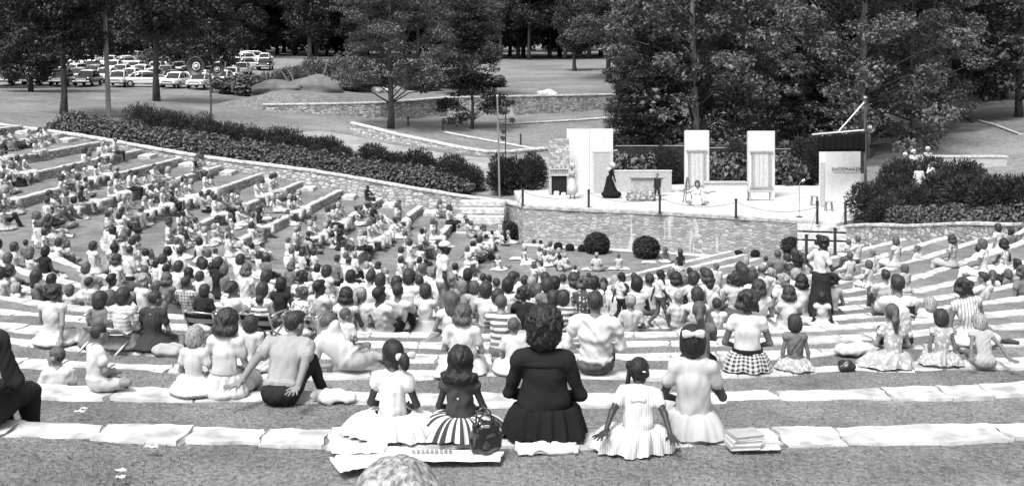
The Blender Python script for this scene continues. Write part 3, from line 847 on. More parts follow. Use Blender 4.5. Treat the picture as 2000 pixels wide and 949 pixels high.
for px, py, h, lab in ((1575, 486, .9, 'black iron post at the foot of the stage stairs beside the last round bush'), (1631, 498, .95, 'black iron post at the foot of the stage stairs beside the seated family')):
    Y = 44.0; x = (px-1000)/F*Y; z = ground(x, Y); iron_post('chain_post', x, Y, z, h+.1, lab, 'black posts along the stage stairs', .06); low.append((x, Y, z+.85))
rope('rail_chain', low[1], (posts[0][0], posts[0][1], SH+.66), .12, 'chain sloping up the hedge-side stairs')
rope('rail_chain', low[2], (posts[4][0], posts[4][1], SH+.7), .2, 'chain sloping up the stage stairs nearer the round bush')
rope('rail_chain', low[3], (posts[5][0], posts[5][1], SH+.7), .2, 'chain sloping up the stage stairs nearer the shrubs')

# dark mesh screens behind the stage
M_screen = mat('dark_netting', .022, .9, var=.4, scale=3)
def screen(px0, px1, Y, pt, label):
    x0, x1 = (px0-1000)/F*Y, (px1-1000)/F*Y
    zt = HC-(pt-YH)*Y/F; z0 = min(terr(x0, Y), terr(x1, Y))
    r = empty('fence_screen', (x0, Y, z0)); tag(r, label, 'fence', 'dark screens behind the stage')
    n = max(int((x1-x0)/2.4), 1)
    for k in range(n):
        a, b = (x1-x0)*k/n, (x1-x0)*(k+1)/n
        mb = MB(); mb.box(((a+b)/2, 0, (zt-z0)/2), (b-a-.06, .04, zt-z0-.05)); mb.build('netting', M_screen, r)
    for k in range(n+1):
        mb = MB(); mb.tube([((x1-x0)*k/n, .03, -.3), ((x1-x0)*k/n, .03, zt-z0+.04)], .035, 6); mb.build('post', M_galv if k else M_iron, r)
    mb = MB(); mb.tube([(0, 0, zt-z0), (x1-x0, 0, zt-z0)], .022, 6); mb.build('rail', M_galv, r)
screen(1203, 1345, 60.2, 285, 'dark netting fence behind the waist-high stage wall')
screen(1380, 1470, 60.2, 289, 'dark netting fence between the two window towers')
screen(1508, 1690, 60.2, 291, 'dark netting fence behind the microphone and the shoemaker panel')
# pale wall on the hillside
mb = MB(); a = P(1790, 305, 58); b = P(1964, 303, 58)
r_ = empty('terrace_wall', (a[0], 58, a[2]-1.2)); tag(r_, 'pale flat-topped wall half hidden by shrubs on the hillside', 'wall')
mb.box(((b[0]-a[0])/2, 0, .35), (b[0]-a[0], .3, 1.6)); part(mb, 'wall_face', M_flat2, r_)
mb = MB(); mb.box(((b[0]-a[0])/2, 0, 1.19), (b[0]-a[0]+.1, .4, .09)); part(mb, 'coping', M_cap, r_)
# hillside steps edge
for (q0, q1, lab) in (((1912, 238), (1990, 264), 'pale rail edging the hillside steps, upper one'), ((1850, 214), (1902, 240), 'dark rail edging the hillside steps under the far trees')):
    a = Vector(drape(*q0)); b = Vector(drape(*q1))
    for k, off in enumerate(((0, 0), (.9, -.4))):
        pass
    mb = MB()
    mb.tube([(0, 0, .08), tuple((b-a)*.5+Vector((0, 0, .14))), tuple(b-a+Vector((0, 0, .08)))], .07, 8)
    for k in range(7):
        p = (b-a)*((k+.5)/7); mb.box((p.x+.25, p.y-.3, p.z-.02), (.7, .22, .1), R(-40))
    thing_mesh('garden_step', mb, M_cap if 'pale' in lab else M_dwood, lab, 'steps', None, tuple(a))

# ================================================================== cars
def paint(name, a): return mat(name, a, .3, spec=.5, coat=.6)
CARP = [paint('car_paint_white', .75), paint('car_paint_cream', .6), paint('car_paint_silver', .42), paint('car_paint_grey', .2), paint('car_paint_black', .015)]
M_glass = mat('car_glass', .02, .08, spec=.6); M_tyre = mat('tyre_rubber', .02, .8); M_bumper = mat('bumper_chrome', .8, .2, metal=1)
def make_car(kind):
    root = empty('parked_car')
    # lower body: lofted cross sections along x (length 5.1 m)
    L = 2.5
    def loft(secs, n, name, m, par):
        v = []; f = []
        for s in secs: v += s
        for k in range(len(secs)-1):
            for q in range(n):
                a, b = k*n+q, k*n+(q+1) % n; f.append((a, b, b+n, a+n))
        f.append(tuple(range(n-1, -1, -1))); f.append(tuple(range((len(secs)-1)*n, len(secs)*n)))
        o = raw_mesh(name, v, f, [m], smooth=True, parent=par); md = o.modifiers.new('bev', 'EDGE_SPLIT'); md.split_angle = R(40); return o
    secs = []
    prof = [(-2.5, .62, .5, .86), (-2.42, .8, .42, .95), (-1.9, .9, .34, 1.0), (-1.0, .92, .3, 1.0), (0, .93, .3, .98), (1.0, .93, .3, .97), (1.9, .92, .32, .95), (2.35, .86, .38, .9), (2.5, .72, .46, .8)]
    for x, hw, z0, z1 in prof:
        s = []
        for k in range(16):
            t = 2*math.pi*k/16; cx, cz = math.cos(t), math.sin(t)
            e = .45
            yy = hw*math.copysign(abs(cx)**e, cx); zz = (z0+z1)/2+(z1-z0)/2*math.copysign(abs(cz)**e, cz)
            s.append((x, yy, zz))
        secs.append(s)
    body = loft(secs, 16, 'body', CARP[0], root)
    # roof and pillars
    if kind == 'sedan': cab = [(-1.75, .62, .98, 1.02), (-1.2, .7, .96, 1.42), (-.6, .72, .96, 1.55), (.2, .72, .96, 1.56), (.65, .7, .96, 1.46), (1.2, .64, .95, .99)]
    else: cab = [(-2.4, .7, .98, 1.2), (-2.2, .72, .96, 1.52), (-1.2, .73, .96, 1.6), (.2, .72, .96, 1.58), (.65, .7, .96, 1.46), (1.2, .64, .95, .99)]
    def cabsec(grow, ztop):
        S = []
        for x, hw, z0, z1 in cab:
            s = []
            for k in range(12):
                t = 2*math.pi*k/12; cx, cz = math.cos(t), math.sin(t); e = .55
                s.append((x, (hw+grow)*math.copysign(abs(cx)**e, cx)*(1-.14*max(cz, 0)), (z0+z1)/2+(z1-z0)/2*math.copysign(abs(cz)**e, cz)))
            S.append(s)
        return S
    loft(cabsec(0, 0), 12, 'windows', M_glass, root)
    mb = MB()
    sx = [c[0] for c in cab]; tops = [(c[0], c[1], c[3]) for c in cab[1:-1]]
    v = []; f = []
    for x, hw, z in tops:
        for q in (-1, -.75, 0, .75, 1): v.append((x, q*hw*.9, z+.035-.1*abs(q)**3))
    for k in range(len(tops)-1):
        for q in range(4): a = k*5+q; f.append((a, a+5, a+6, a+1))
    o = raw_mesh('roof', v, f, [CARP[0]], smooth=True, parent=root); md = o.modifiers.new('t', 'SOLIDIFY'); md.thickness = .05; md.offset = 1
    for s in (-1, 1):
        for x0, x1 in ((1.15, .68), (-.35, -.32), ((-1.7, -1.15) if kind == 'sedan' else (-2.35, -2.15)), ((-1.0, -.95) if kind == 'sedan' else (-1.35, -1.3))):
            mb = MB(); mb.tube([(x0, s*.68, .98), (x1, s*.63, 1.5 if abs(x1) < 1.1 else 1.42)], .045, 6)
            mb.build('pillar', CARP[0], root)
    for sx_ in (-1, 1):
        mb = MB(); mb.box((sx_*2.5, 0, .5), (.13, 1.75, .16), bev=.05)
        for s in (-1, 1): mb.box((sx_*2.52, s*.5, .55), (.14, .1, .26), bev=.03)
        mb.build('bumper', M_bumper, root)
        for s in (-1, 1):
            mb = MB(); mb.tube([(sx_*1.45, s*.72, .34), (sx_*1.45, s*.93, .34)], .34, 16); wh = mb.build('wheel', M_tyre, root, False)
            mb = MB(); mb.tube([(sx_*1.45, s*.92, .34), (sx_*1.45, s*.945, .34)], [.2, .17], 12); mb.build('hubcap', M_bumper, wh)
    for s in (-1, 1):
        mb = MB(); mb.lathe([(.001, .05), (.09, .03), (.11, 0)], 12, (2.44, s*.66, .78), 'X'); mb.build('headlight', M_bumper, root, True)
        mb = MB(); mb.box((-2.45, s*.72, .82), (.08, .14, .2), bev=.03); mb.build('tail_light', M_iron, root)
    mb = MB(); mb.box((2.47, 0, .68), (.08, 1.0, .2), bev=.02)
    mb.build('grille', M_bumper, root)
    mb = MB()
    for s in (-1, 1): mb.box((0, s*.935, .72), (4.2, .02, .035))
    mb.build('side_trim', M_bumper, root)
    return root
protos = {'sedan': make_car('sedan'), 'wagon': make_car('wagon')}
used = set()
def place_car(kind, X, Y, rz, tone, label):
    o = protos[kind] if kind not in used else copy_tree(protos[kind]); used.add(kind)
    o.location = (X, Y, terr(X, Y)+.08); o.rotation_euler = (0, 0, rz)
    for ch in o.children:
        if ch.name.split('.')[0] in ('body', 'pillar') or (ch.name.split('.')[0] == 'roof'):
            pt = CARP[tone if not (ch.name.startswith('roof') and tone == 4 and rnd.random() < .5) else 0]
            ch.material_slots[0].link = 'OBJECT'; ch.material_slots[0].material = pt
    tag(o, label, 'car', 'cars in the car park')
TN = ['white', 'cream', 'silver', 'grey', 'black']
rc = random.Random(5)
FRONT = [(22, 4, -90), (75, 4, -90), (122, 4, -80), (172, 4, -85), (232, 1, -80), (285, 0, 15), (345, 0, -95), (392, 1, -90)]
spots = []
def gplace(px, Y): return (px-1000)/F*Y
rowY = [112.5, 120, 128, 137, 147, 159]
ordw = ['front', 'second', 'third', 'fourth', 'fifth', 'rearmost']
land = ['beside the bare trunk of the spreading tree', 'beside the utility pole', 'between the utility pole and the bare-trunked tree', 'behind the loudspeaker horns', 'at the open end of the car park']
cnt = {}
cars = []
for px, tn, a in FRONT: cars.append(('sedan', px, 112.5, a, tn, 0))
for ri in range(1, 6):
    px = 12+rc.uniform(0, 18)
    lim = [0, 445, 470, 480, 520, 525][ri]
    while px < lim:
        cars.append((rc.choice(['sedan', 'sedan', 'sedan', 'wagon']), px, rowY[ri]+rc.uniform(-.6, .6), rc.choice([-90, 90, -84, -96, 10]) if ri in (4, 5) else rc.choice([-90, 90, -85, 95]), rc.choices([0, 1, 2, 3, 4], [11, 5, 3, 1, 1])[0], ri))
        px += rc.uniform(2.25, 2.9)*F/rowY[ri]
cars.append(('wagon', 500, 163, 8, 0, 5)); cars.append(('wagon', 455, 141, 0, 0, 4))
for kind, px, Y, a, tn, ri in cars:
    where = 'at the outer edge of the lot' if px < 60 else 'near the spreading tree trunk' if px < 160 else 'behind the utility pole' if px < 245 else 'near the bare tall trunk' if px < 340 else 'behind the loudspeaker horns' if px < 440 else 'at the meadow end'
    k = (TN[tn], kind, ri, where); cnt[k] = cnt.get(k, 0)+1
    od = ['', 'another ', 'third ', 'fourth ', 'fifth ', 'sixth '][min(cnt[k]-1, 5)]
    lab = '%s%s %s parked in the %s row, %s' % (od, TN[tn], 'station wagon' if kind == 'wagon' else 'rounded sedan', ordw[ri], where)
    place_car(kind, gplace(px, Y), Y, R(a), tn, lab)
# ================================================================== vegetation
nr = np.random.default_rng(11)
def fast_mesh(name, V, Fq, mats, parent=None, mi=None, smooth=False):
    """V (n,3), Fq (m,k) constant-size faces"""
    me = bpy.data.meshes.new(name); k = Fq.shape[1]
    me.vertices.add(len(V)); me.vertices.foreach_set('co', np.asarray(V, dtype=np.float32).ravel())
    me.loops.add(Fq.size); me.loops.foreach_set('vertex_index', np.asarray(Fq, dtype=np.int32).ravel())
    me.polygons.add(len(Fq)); me.polygons.foreach_set('loop_start', np.arange(0, Fq.size, k, dtype=np.int32))
    me.polygons.foreach_set('loop_total', np.full(len(Fq), k, dtype=np.int32))
    if mi is not None: me.polygons.foreach_set('material_index', np.asarray(mi, dtype=np.int32))
    if smooth: me.polygons.foreach_set('use_smooth', np.ones(len(Fq), dtype=bool))
    for m in mats: me.materials.append(m)
    me.update(calc_edges=True); me.validate()
    o = bpy.data.objects.new(name, me); col.objects.link(o)
    if parent: o.parent = parent
    return o
def leaves(C, size, aspect=.55, up=.5, var=.4, out=None):
    """one folded rhombus leaf per centre; normals biased upward (up) and outward (out)"""
    n = len(C)
    nv = nr.normal(size=(n, 3)); nv[:, 2] = np.abs(nv[:, 2])+up
    if out is not None: nv += out
    nv /= np.linalg.norm(nv, axis=1)[:, None]
    t = np.cross(nv, nr.normal(size=(n, 3))); t /= np.linalg.norm(t, axis=1)[:, None]
    b = np.cross(nv, t)
    s = size*(1+var*nr.uniform(-1, 1, n))[:, None]
    bend = nv*s*.18
    V = np.stack([C-t*s*.5, C+b*s*aspect*.5+bend, C+t*s*.5-bend*.6, C-b*s*aspect*.5+bend], axis=1).reshape(-1, 3)
    return V, np.arange(4*n).reshape(n, 4)
def clump_points(centres, radii, per, flat=.55, shell=.5):
    """points gathered in flattened clumps, more of them near the clump's outside"""
    out = []; og = []
    for c, r in zip(centres, radii):
        m = max(int(per*r*r), 8)
        d = nr.normal(size=(m, 3)); d /= np.linalg.norm(d, axis=1)[:, None]
        q = nr.uniform(shell, 1.1, m)[:, None]
        p = d*q*r; p[:, 2] *= flat
        out.append(c+p); og.append(d)
    return np.concatenate(out), np.concatenate(og)
M_bark = mat('bark', .055, .9, var=.5, scale=3, bump=.03, bscale=9, stretch=(3, 3, .5))
M_barkpale = mat('bark_pale', .15, .9, var=.5, scale=3, bump=.03, bscale=9, stretch=(3, 3, .5))
L_oak = leaf_mat('oak_leaf', .125, .75, .25); L_feather = leaf_mat('feathery_leaf', .105, .5, .25)
L_dark = leaf_mat('dark_leaf', .03, .5, .15); L_wood = leaf_mat('forest_leaf', .05, .55, .2, .35); L_yew = leaf_mat('yew_leaf', .03, .6, .1)
L_azalea = leaf_mat('azalea_leaf', .095, .6, .15); L_box = leaf_mat('boxwood_leaf', .02, .5, .05, 4)
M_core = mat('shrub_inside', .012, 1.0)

def make_tree(seed, H, base, rad, nclump, leaf, size, per, shape='oval', trunk_r=.28, bark=None, flat=.55, lean=(0, 0), clr=(.7, 1.5), up=.5, limbs=True, name='tree', gap=0):
    global nr
    nr = np.random.default_rng(seed); rn = random.Random(seed)
    root = empty(name)
    cs = []; rs = []
    ga = 2.39996
    for k in range(nclump):
        u = (k+.5)/nclump; z = base+(H-base)*u
        if shape == 'oval': env = rad*(.35+.65*math.sin(math.pi*min(1, .18+.82*u))**.7)*(1 if u < .85 else (1-u)/.15*.6+.4)
        elif shape == 'cone': env = rad*(1-u*.88)
        elif shape == 'round': env = rad*math.sqrt(max(1-(2*u-1)**2, .05))
        elif shape == 'tier': env = rad*(.55+.45*math.sin(u*17))*(1-.35*u)
        elif shape == 'spread': env = rad*(.55+.45*u)
        rr = env*math.sqrt(rn.uniform(.12, 1.0))
        a = k*ga+rn.uniform(-.5, .5)
        if gap and abs(rr*math.cos(a)) < gap and rr*math.sin(a) < .3 and z < 11: continue
        cs.append((rr*math.cos(a)+lean[0]*z/H, rr*math.sin(a)+lean[1]*z/H, z+rn.uniform(-.4, .4))); rs.append(rn.uniform(*clr))
    cs = np.array(cs); C, O = clump_points(cs, rs, per, flat)
    V, Fq = leaves(C, size, up=up, out=O*.5)
    # trunk, limbs
    mb = MB(); n = 9
    pts = []; rr = []
    for k in range(n):
        t = k/(n-1); pts.append((lean[0]*t+.1*math.sin(t*6+seed)*(t > 0), lean[1]*t+.1*math.cos(t*5+seed)*(t > 0), -.3+(H*.92+.3)*t)); rr.append(trunk_r*(1.35 if k == 0 else (1-.8*t)))
    mb.tube(pts, rr, 10)
    if limbs:
        for k in range(0, len(cs), 2):
            c = cs[k]; z0 = max(base*.6, c[2]-abs(rn.uniform(.5, .9))*math.hypot(c[0], c[1])*.7)
            t = z0/H; p0 = Vector((lean[0]*t, lean[1]*t, z0)); p1 = Vector(c); m = p0*.45+p1*.55+Vector((0, 0, .25))
            r0 = max(trunk_r*.32*(1-.6*t), .03); mb.tube([p0, m, p1], [r0, r0*.6, r0*.25], 5, 1)
    mb.build('trunk', [bark or M_bark, M_bark], root, True)
    fast_mesh('crown', V, Fq, [leaf], root)
    return root
T_oak = make_tree(1, 15, 1.6, 4.6, 150, L_oak, .25, 200, 'oval', .3, clr=(.6, 1.25), flat=.5, name='oak_tree', gap=.75, bark=M_barkpale)
T_oak2 = make_tree(9, 15, 1.0, 5.2, 170, L_oak, .25, 190, 'oval', .3, clr=(.6, 1.3), flat=.5, name='oak_tree', gap=.6, bark=M_barkpale)
T_feath = make_tree(2, 13.5, 3.0, 4.4, 120, L_feather, .2, 190, 'oval', .24, flat=.38, clr=(.6, 1.3), name='locust_tree')
T_tier = make_tree(3, 9.5, .9, 3.1, 80, L_dark, .19, 260, 'tier', .13, flat=.3, clr=(.6, 1.1), name='layered_tree')
T_round = make_tree(4, 8.2, 2.0, 2.6, 90, L_wood, .26, 170, 'round', .26, flat=.7, clr=(.6, 1.0), name='round_tree')
T_tall = make_tree(5, 24, 6.5, 4.5, 110, L_wood, .44, 80, 'oval', .32, flat=.6, clr=(.9, 1.7), name='forest_tree')
T_low = make_tree(6, 21, 2.4, 5.4, 130, L_wood, .44, 80, 'oval', .3, flat=.6, clr=(.9, 1.8), name='forest_tree')
T_pine = make_tree(7, 19, 2.0, 4.6, 120, L_feather, .3, 110, 'cone', .26, flat=.3, clr=(.7, 1.5), name='pine_tree')
T_spread = make_tree(8, 13, 4.2, 5.6, 120, L_dark, .28, 140, 'spread', .27, flat=.4, clr=(.8, 1.5), name='shade_tree')
PRO = {'oak': T_oak, 'oak2': T_oak2, 'feath': T_feath, 'tier': T_tier, 'round': T_round, 'tall': T_tall, 'low': T_low, 'pine': T_pine, 'spread': T_spread}
usedT = set()
def place_tree(kind, X, Y, s, rz, label, group=None, sz=None, dz=0):
    o = PRO[kind] if kind not in usedT else copy_tree(PRO[kind]); usedT.add(kind)
    o.location = (X, Y, terr(X, Y)+dz); o.rotation_euler = (0, 0, rz); o.scale = (s, s, sz or s)
    return tag(o, label, 'tree', group)
def pt(kind, px, py, s, rz, label, group=None, sz=None, Y=None):
    if Y is None: X, Y, _ = drape(px, py)
    else: X = (px-1000)*Y/F
    return place_tree(kind, X, Y, s, rz, label, group, sz)
pt('spread', 124, 224, .82, .3, 'dark spreading shade tree on the lawn before the parked cars', sz=1.0)
pt('tall', 306, 198, .8, 1.0, 'tree with a tall bare straight trunk beside the utility pole')
pt('feath', 763, 250, 1.0, 0.4, 'feathery light tree with a slim dark trunk beside the kerb wall')
pt('tier', 921, 252, 1.0, 2.0, 'small dark tree with layered boughs before the field wall', sz=1.05)
pt('feath', 905, 196, .85, 2.5, 'pale feathery tree standing behind the layered small tree', Y=100)
pt('round', 1123, 139, 1.0, 0, 'round-crowned dark tree alone in the meadow', sz=1.25)
pt('feath', 1190, 155, 1.15, 4, 'slender pale tree with a dark trunk in the meadow beside the round-crowned one', sz=1.3)
pt('round', 606, 116, 1.5, 1, 'dark tree standing alone at the meadow edge near the last parked cars', sz=2.0)
pt('oak', 1355, 262, 1.05, 0.03, 'big broad-leaved oak rising right behind the first window tower', Y=66)
pt('oak2', 1690, 262, 1.05, .25, 'big dark oak rising behind the shoemaker panel', Y=65)
pt('oak', 1785, 250, .85, 4.2, 'leafy oak behind the hanging black valance and the pale hillside wall', Y=72)
pt('tall', 1522, 216, .72, 3.0, 'thin-trunked tall tree between the two big oaks')
pt('low', 1848, 236, .85, 5, 'dark tree with a bare lower trunk on the hillside')
pt('pine', 1990, 225, .9, 1.2, 'pale feathery conifer at the top of the hillside steps', Y=78)
pt('pine', 1925, 205, .8, 2.2, 'feathery conifer behind the hillside steps', Y=90)
# young growth behind the screens
for k, (kd, px, Y, s, lab) in enumerate((('tier', 1235, 64, .72, 'bushy young tree behind the netting next to the tall door panel'), ('tier', 1300, 66, .8, 'bushy young tree behind the waist-high stage wall'),
        ('oak2', 1262, 72, .5, 'pale young oak behind the bushy saplings'), ('oak', 1430, 70, .55, 'bright young oak between the two window towers'), ('tier', 1545, 65, .6, 'dark young tree behind the microphone'),
        ('oak2', 1500, 76, .5, 'small oak behind the second window tower'), ('tier', 1600, 66, .62, 'dark sapling under the valance crossbar'), ('tier', 1245, 70, .85, 'darker sapling in the clump beside the meadow'))):
    pt(kd, px, 0, s, k*1.3, lab, None, Y=Y)
# woods
rw = random.Random(21)
wl = []
# wall of forest across the back and on the slope beside the stage
for k in range(46): wl.append((rw.choice(['tall', 'low', 'low']), -60+k*29+rw.uniform(-12, 12), 186+rw.uniform(0, 16), rw.uniform(.85, 1.1)))
for k in range(40): wl.append((rw.choice(['tall', 'low', 'low']), -60+k*34+rw.uniform(-12, 12), 208+rw.uniform(0, 20), rw.uniform(1.0, 1.25)))
for k in range(14): wl.append((rw.choice(['low', 'pine', 'tall']), 1260+k*58+rw.uniform(-18, 18), 84+rw.uniform(4, 20)+(8 if k < 3 else 0), rw.uniform(.75, .95)))
for k in range(16): wl.append((rw.choice(['low', 'low', 'tall']), 1250+k*52+rw.uniform(-18, 18), 116+rw.uniform(0, 24), rw.uniform(.9, 1.1)))
for k in range(9): wl.append((rw.choice(['low', 'low', 'tall']), -60+k*38+rw.uniform(-12, 12), 172+rw.uniform(0, 10), rw.uniform(.8, 1.0)))
for (px, Y, s) in ((400, 128, .75), (345, 138, .7), (215, 150, .8), (60, 96, .66), (-20, 105, .75), (455, 176, .9), (700, 150, .62)): wl.append(('low' if px < 500 else 'round', px, Y, s))
wn2 = {'tall': 'bare-trunked', 'low': 'low-branched', 'pine': 'feathery', 'round': 'round'}
ON_ = ['first', 'second', 'third', 'fourth', 'fifth', 'sixth', 'seventh', 'eighth', 'ninth', 'tenth', 'eleventh', 'twelfth']; cnt_ = {}
for k, (kd, px, Y, s) in enumerate(sorted(wl, key=lambda q: q[1])):
    X = (px-1000)*Y/F
    deep = 'front rank of woods' if 180 < Y < 203 else 'deeper woods' if Y >= 203 else 'near slope' if Y < 112 and px > 1000 else 'far slope' if px > 1000 and Y < 160 else 'car park grove'
    side = ('behind the outer car park' if px < 250 else 'behind the loudspeaker horns' if px < 480 else 'beyond the brush heaps' if px < 720 else 'beyond the feathery tree' if px < 950 else 'past the round meadow tree' if px < 1250
            else 'behind the first big oak' if px < 1480 else 'between the two big oaks' if px < 1620 else 'behind the second big oak' if px < 1830 else 'above the hillside steps')
    q = (kd, deep, side); cnt_[q] = cnt_.get(q, 0)+1
    place_tree(kd, X, Y, s, rw.uniform(0, 6.28), '%s %s tree of the %s %s' % (ON_[cnt_[q]-1], wn2[kd], deep, side), 'forest trees around the park', s*rw.uniform(.9, 1.15))
# far mass of woods behind: one object
Vs = []; Fs = []; off = 0
for k in range(120):
    px = -150+k*20; Y = 236+rw.uniform(0, 30) if px < 1300 else 150+rw.uniform(0, 30)
    X = (px-1000)*Y/F; z = terr(X, Y)
    cs = np.array([(X+rw.uniform(-3, 3), Y+rw.uniform(-2, 2), z+rw.uniform(.5, 26)) for _ in range(26)])
    C, O = clump_points(cs, [rw.uniform(1.4, 2.6) for _ in range(26)], 9, .7)
    V, Fq = leaves(C, 1.1, up=.3, out=O*.5); Vs.append(V); Fs.append(Fq+off); off += len(V)
o = fast_mesh('distant_woods', np.concatenate(Vs), np.concatenate(Fs), [leaf_mat('distant_leaf', .025, .5, .15, .2)]); tag(o, 'dense dark woods closing the view behind the meadow', 'woods', kind='stuff')

# ------------------------------------------------------------------ shrubs
def spray_leaves(C, O, L, wdt):
    n = len(C); d = O+nr.normal(size=(n, 3))*.45+np.array([0, 0, .35]); d /= np.linalg.norm(d, axis=1)[:, None]
    t = np.cross(d, nr.normal(size=(n, 3))); t /= np.linalg.norm(t, axis=1)[:, None]
    l = L*nr.uniform(.5, 1.3, n)[:, None]
    V = np.stack([C-t*wdt*.3, C+d*l*.5-t*wdt*.5, C+d*l, C+d*l*.5+t*wdt*.5], axis=1).reshape(-1, 3)
    return V, np.arange(4*n).reshape(n, 4)
def make_shrub(seed, r, h, leaf, n, name, L=.3, wdt=.07, lumps=9, spiky=True, core=.72):
    global nr
    nr = np.random.default_rng(seed); rn = random.Random(seed)
    root = empty(name)
    cs = [(0, 0, h*.42)]; rs = [min(r, h*.55)]
    for k in range(lumps):
        a = k*2.4+rn.uniform(-.4, .4); q = rn.uniform(.35, .75)*r
        cs.append((q*math.cos(a), q*math.sin(a), rn.uniform(.22, .72)*h)); rs.append(rn.uniform(.3, .5)*r)
    C = []; O = []
    per = n/sum(x*x for x in rs)
    for c, q in zip(cs, rs):
        m = int(per*q*q); d = nr.normal(size=(m, 3)); d /= np.linalg.norm(d, axis=1)[:, None]
        p = np.array(c)+d*q*nr.uniform(.72, 1.05, m)[:, None]*np.array([1, 1, min(1.0, h*.5/q if q > h*.5 else 1)])
        keep = p[:, 2] > .03; C.append(p[keep]); O.append(d[keep])
    C = np.concatenate(C); O = np.concatenate(O)
    V, Fq = spray_leaves(C, O, L, wdt) if spiky else leaves(C, L, up=.3, out=O)
    fast_mesh('foliage', V, Fq, [leaf], root)
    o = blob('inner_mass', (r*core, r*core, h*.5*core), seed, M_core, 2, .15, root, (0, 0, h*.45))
    mb = MB(); mb.tube([(0, 0, -.1), (.02, 0, h*.5)], .05, 6); mb.build('stem', M_bark, root)
    return root
S = {'yew': make_shrub(31, 1.0, 1.8, L_yew, 5200, 'yew_shrub', .21, .05), 'yewtall': make_shrub(32, .85, 2.3, L_yew, 5600, 'yew_shrub', .21, .05, 12),
     'azalea': make_shrub(33, .85, 1.05, L_azalea, 2200, 'azalea_bush', .17, .1, 10, False), 'box': make_shrub(34, .55, 1.02, L_box, 5200, 'boxwood_bush', .075, .04, 0, False, .88),
     'brush': make_shrub(35, 1.5, 1.5, L_feather, 2000, 'brush_heap', .3, .1, 14, True, .6), 'scrub': make_shrub(36, 1.1, 1.3, L_azalea, 1800, 'scrub_bush', .28, .1, 10, False)}
SN = {'yew': 'shrub', 'yewtall': 'shrub', 'azalea': 'bush', 'box': 'bush', 'brush': 'brush heap', 'scrub': 'bush'}
usedS = set()
def place_shrub(kind, X, Y, s, label, group=None, sz=None, z=None):
    o = S[kind] if kind not in usedS else copy_tree(S[kind]); usedS.add(kind)
    o.location = (X, Y, terr(X, Y) if z is None else z); o.rotation_euler = (0, 0, rnd.uniform(0, 6.28)); o.scale = (s, s, sz or s)
    return tag(o, label, SN[kind], group)
def mass(name, pts, leaf, label, n, L, wdt, spiky, cat='hedge'):
    """one long planting: pts (x, y, z, r, h)"""
    global nr
    nr = np.random.default_rng(77)
    root = empty(name, pts[0][:3]); tag(root, label, cat)
    C = []; O = []; org = np.array(pts[0][:3]); mbs = []
    tot = sum(p[3]**2 for p in pts)
    for (x, y, z, r, h) in pts:
        m = int(n*r*r/tot); d = nr.normal(size=(m, 3)); d /= np.linalg.norm(d, axis=1)[:, None]; d[:, 2] = np.abs(d[:, 2])*nr.choice([1, 1, 1, -.4], m)
        p = np.array([x, y, z+h*.35])+d*np.array([r, r, h*.65])*nr.uniform(.78, 1.1, m)[:, None]
        k = p[:, 2] > z-.05; C.append(p[k]); O.append(d[k])
    C = np.concatenate(C)-org; O = np.concatenate(O)
    V, Fq = spray_leaves(C, O, L, wdt) if spiky else leaves(C, L, up=.35, out=O)
    fast_mesh('foliage', V, Fq, [leaf], root)
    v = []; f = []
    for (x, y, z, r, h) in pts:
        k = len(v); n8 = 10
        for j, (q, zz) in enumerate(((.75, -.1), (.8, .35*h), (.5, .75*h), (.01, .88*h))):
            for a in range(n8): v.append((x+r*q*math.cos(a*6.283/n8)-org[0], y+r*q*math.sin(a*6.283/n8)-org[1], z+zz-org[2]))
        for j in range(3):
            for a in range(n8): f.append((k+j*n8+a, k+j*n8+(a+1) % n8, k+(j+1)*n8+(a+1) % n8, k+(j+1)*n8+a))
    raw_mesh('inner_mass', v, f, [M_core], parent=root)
    return root
rh = random.Random(4)
hp = []
for k in range(64):
    x = -23.2+k*.325*1.0
    for row in range(2):
        X = x+rh.uniform(-.2, .2); Y = 56.75+row*1.25+rh.uniform(-.2, .2)+.02*abs(X)
        hp.append((X, Y, terr(X, Y)-.05, rh.uniform(.6, .85), rh.uniform(.85, 1.2)*(1 if row else .85)))
mass('hedge', hp, L_azalea, 'long low loose-leaved hedge following the back of the sloping terrace wall', 42000, .17, .1, False)
hp = []
for k in range(40):
    x = -20.3+k*.25
    X = x+rh.uniform(-.2, .2); Y = 60.2+rh.uniform(-.5, .5)
    hp.append((X, Y, terr(X, Y)-.05, rh.uniform(.7, .95), rh.uniform(1.25, 1.9)))
mass('hedge', hp, L_yew, 'taller dark yew hedge behind the low hedge, around the loudspeaker pole', 34000, .2, .05, True)
for k, (px, Y, s, lab) in enumerate(((640, 61, .95, 'spiky dark yew next to the end of the tall yew hedge'), (668, 60, .75, 'smaller dark yew on the downhill side of the first spiky one'), (728, 60.3, .95, 'dark spreading yew halfway down the low hedge'),
        (775, 60, .8, 'dark yew snug against its bigger neighbour halfway down the hedge'), (815, 59.6, 1.0, 'broad dark yew above the lower part of the hedge'), (880, 58.6, 1.0, 'feathery yew near the lower end of the hedge wall'), (915, 58, .8, 'last small yew at the lower end of the hedge wall'))):
    place_shrub('yew', (px-1000)*Y/F, Y, s, lab, 'dark yews along the hedge')
place_shrub('yewtall', (985-1000)*57.5/F, 57.4, .95, 'upright yew around the foot of the grey lighting pole', 'upright yews by the stage', 1.0)
place_shrub('yewtall', (1035-1000)*57.5/F, 57.3, 1.0, 'upright yew beside the stage fireplace panel', 'upright yews by the stage', 1.05)
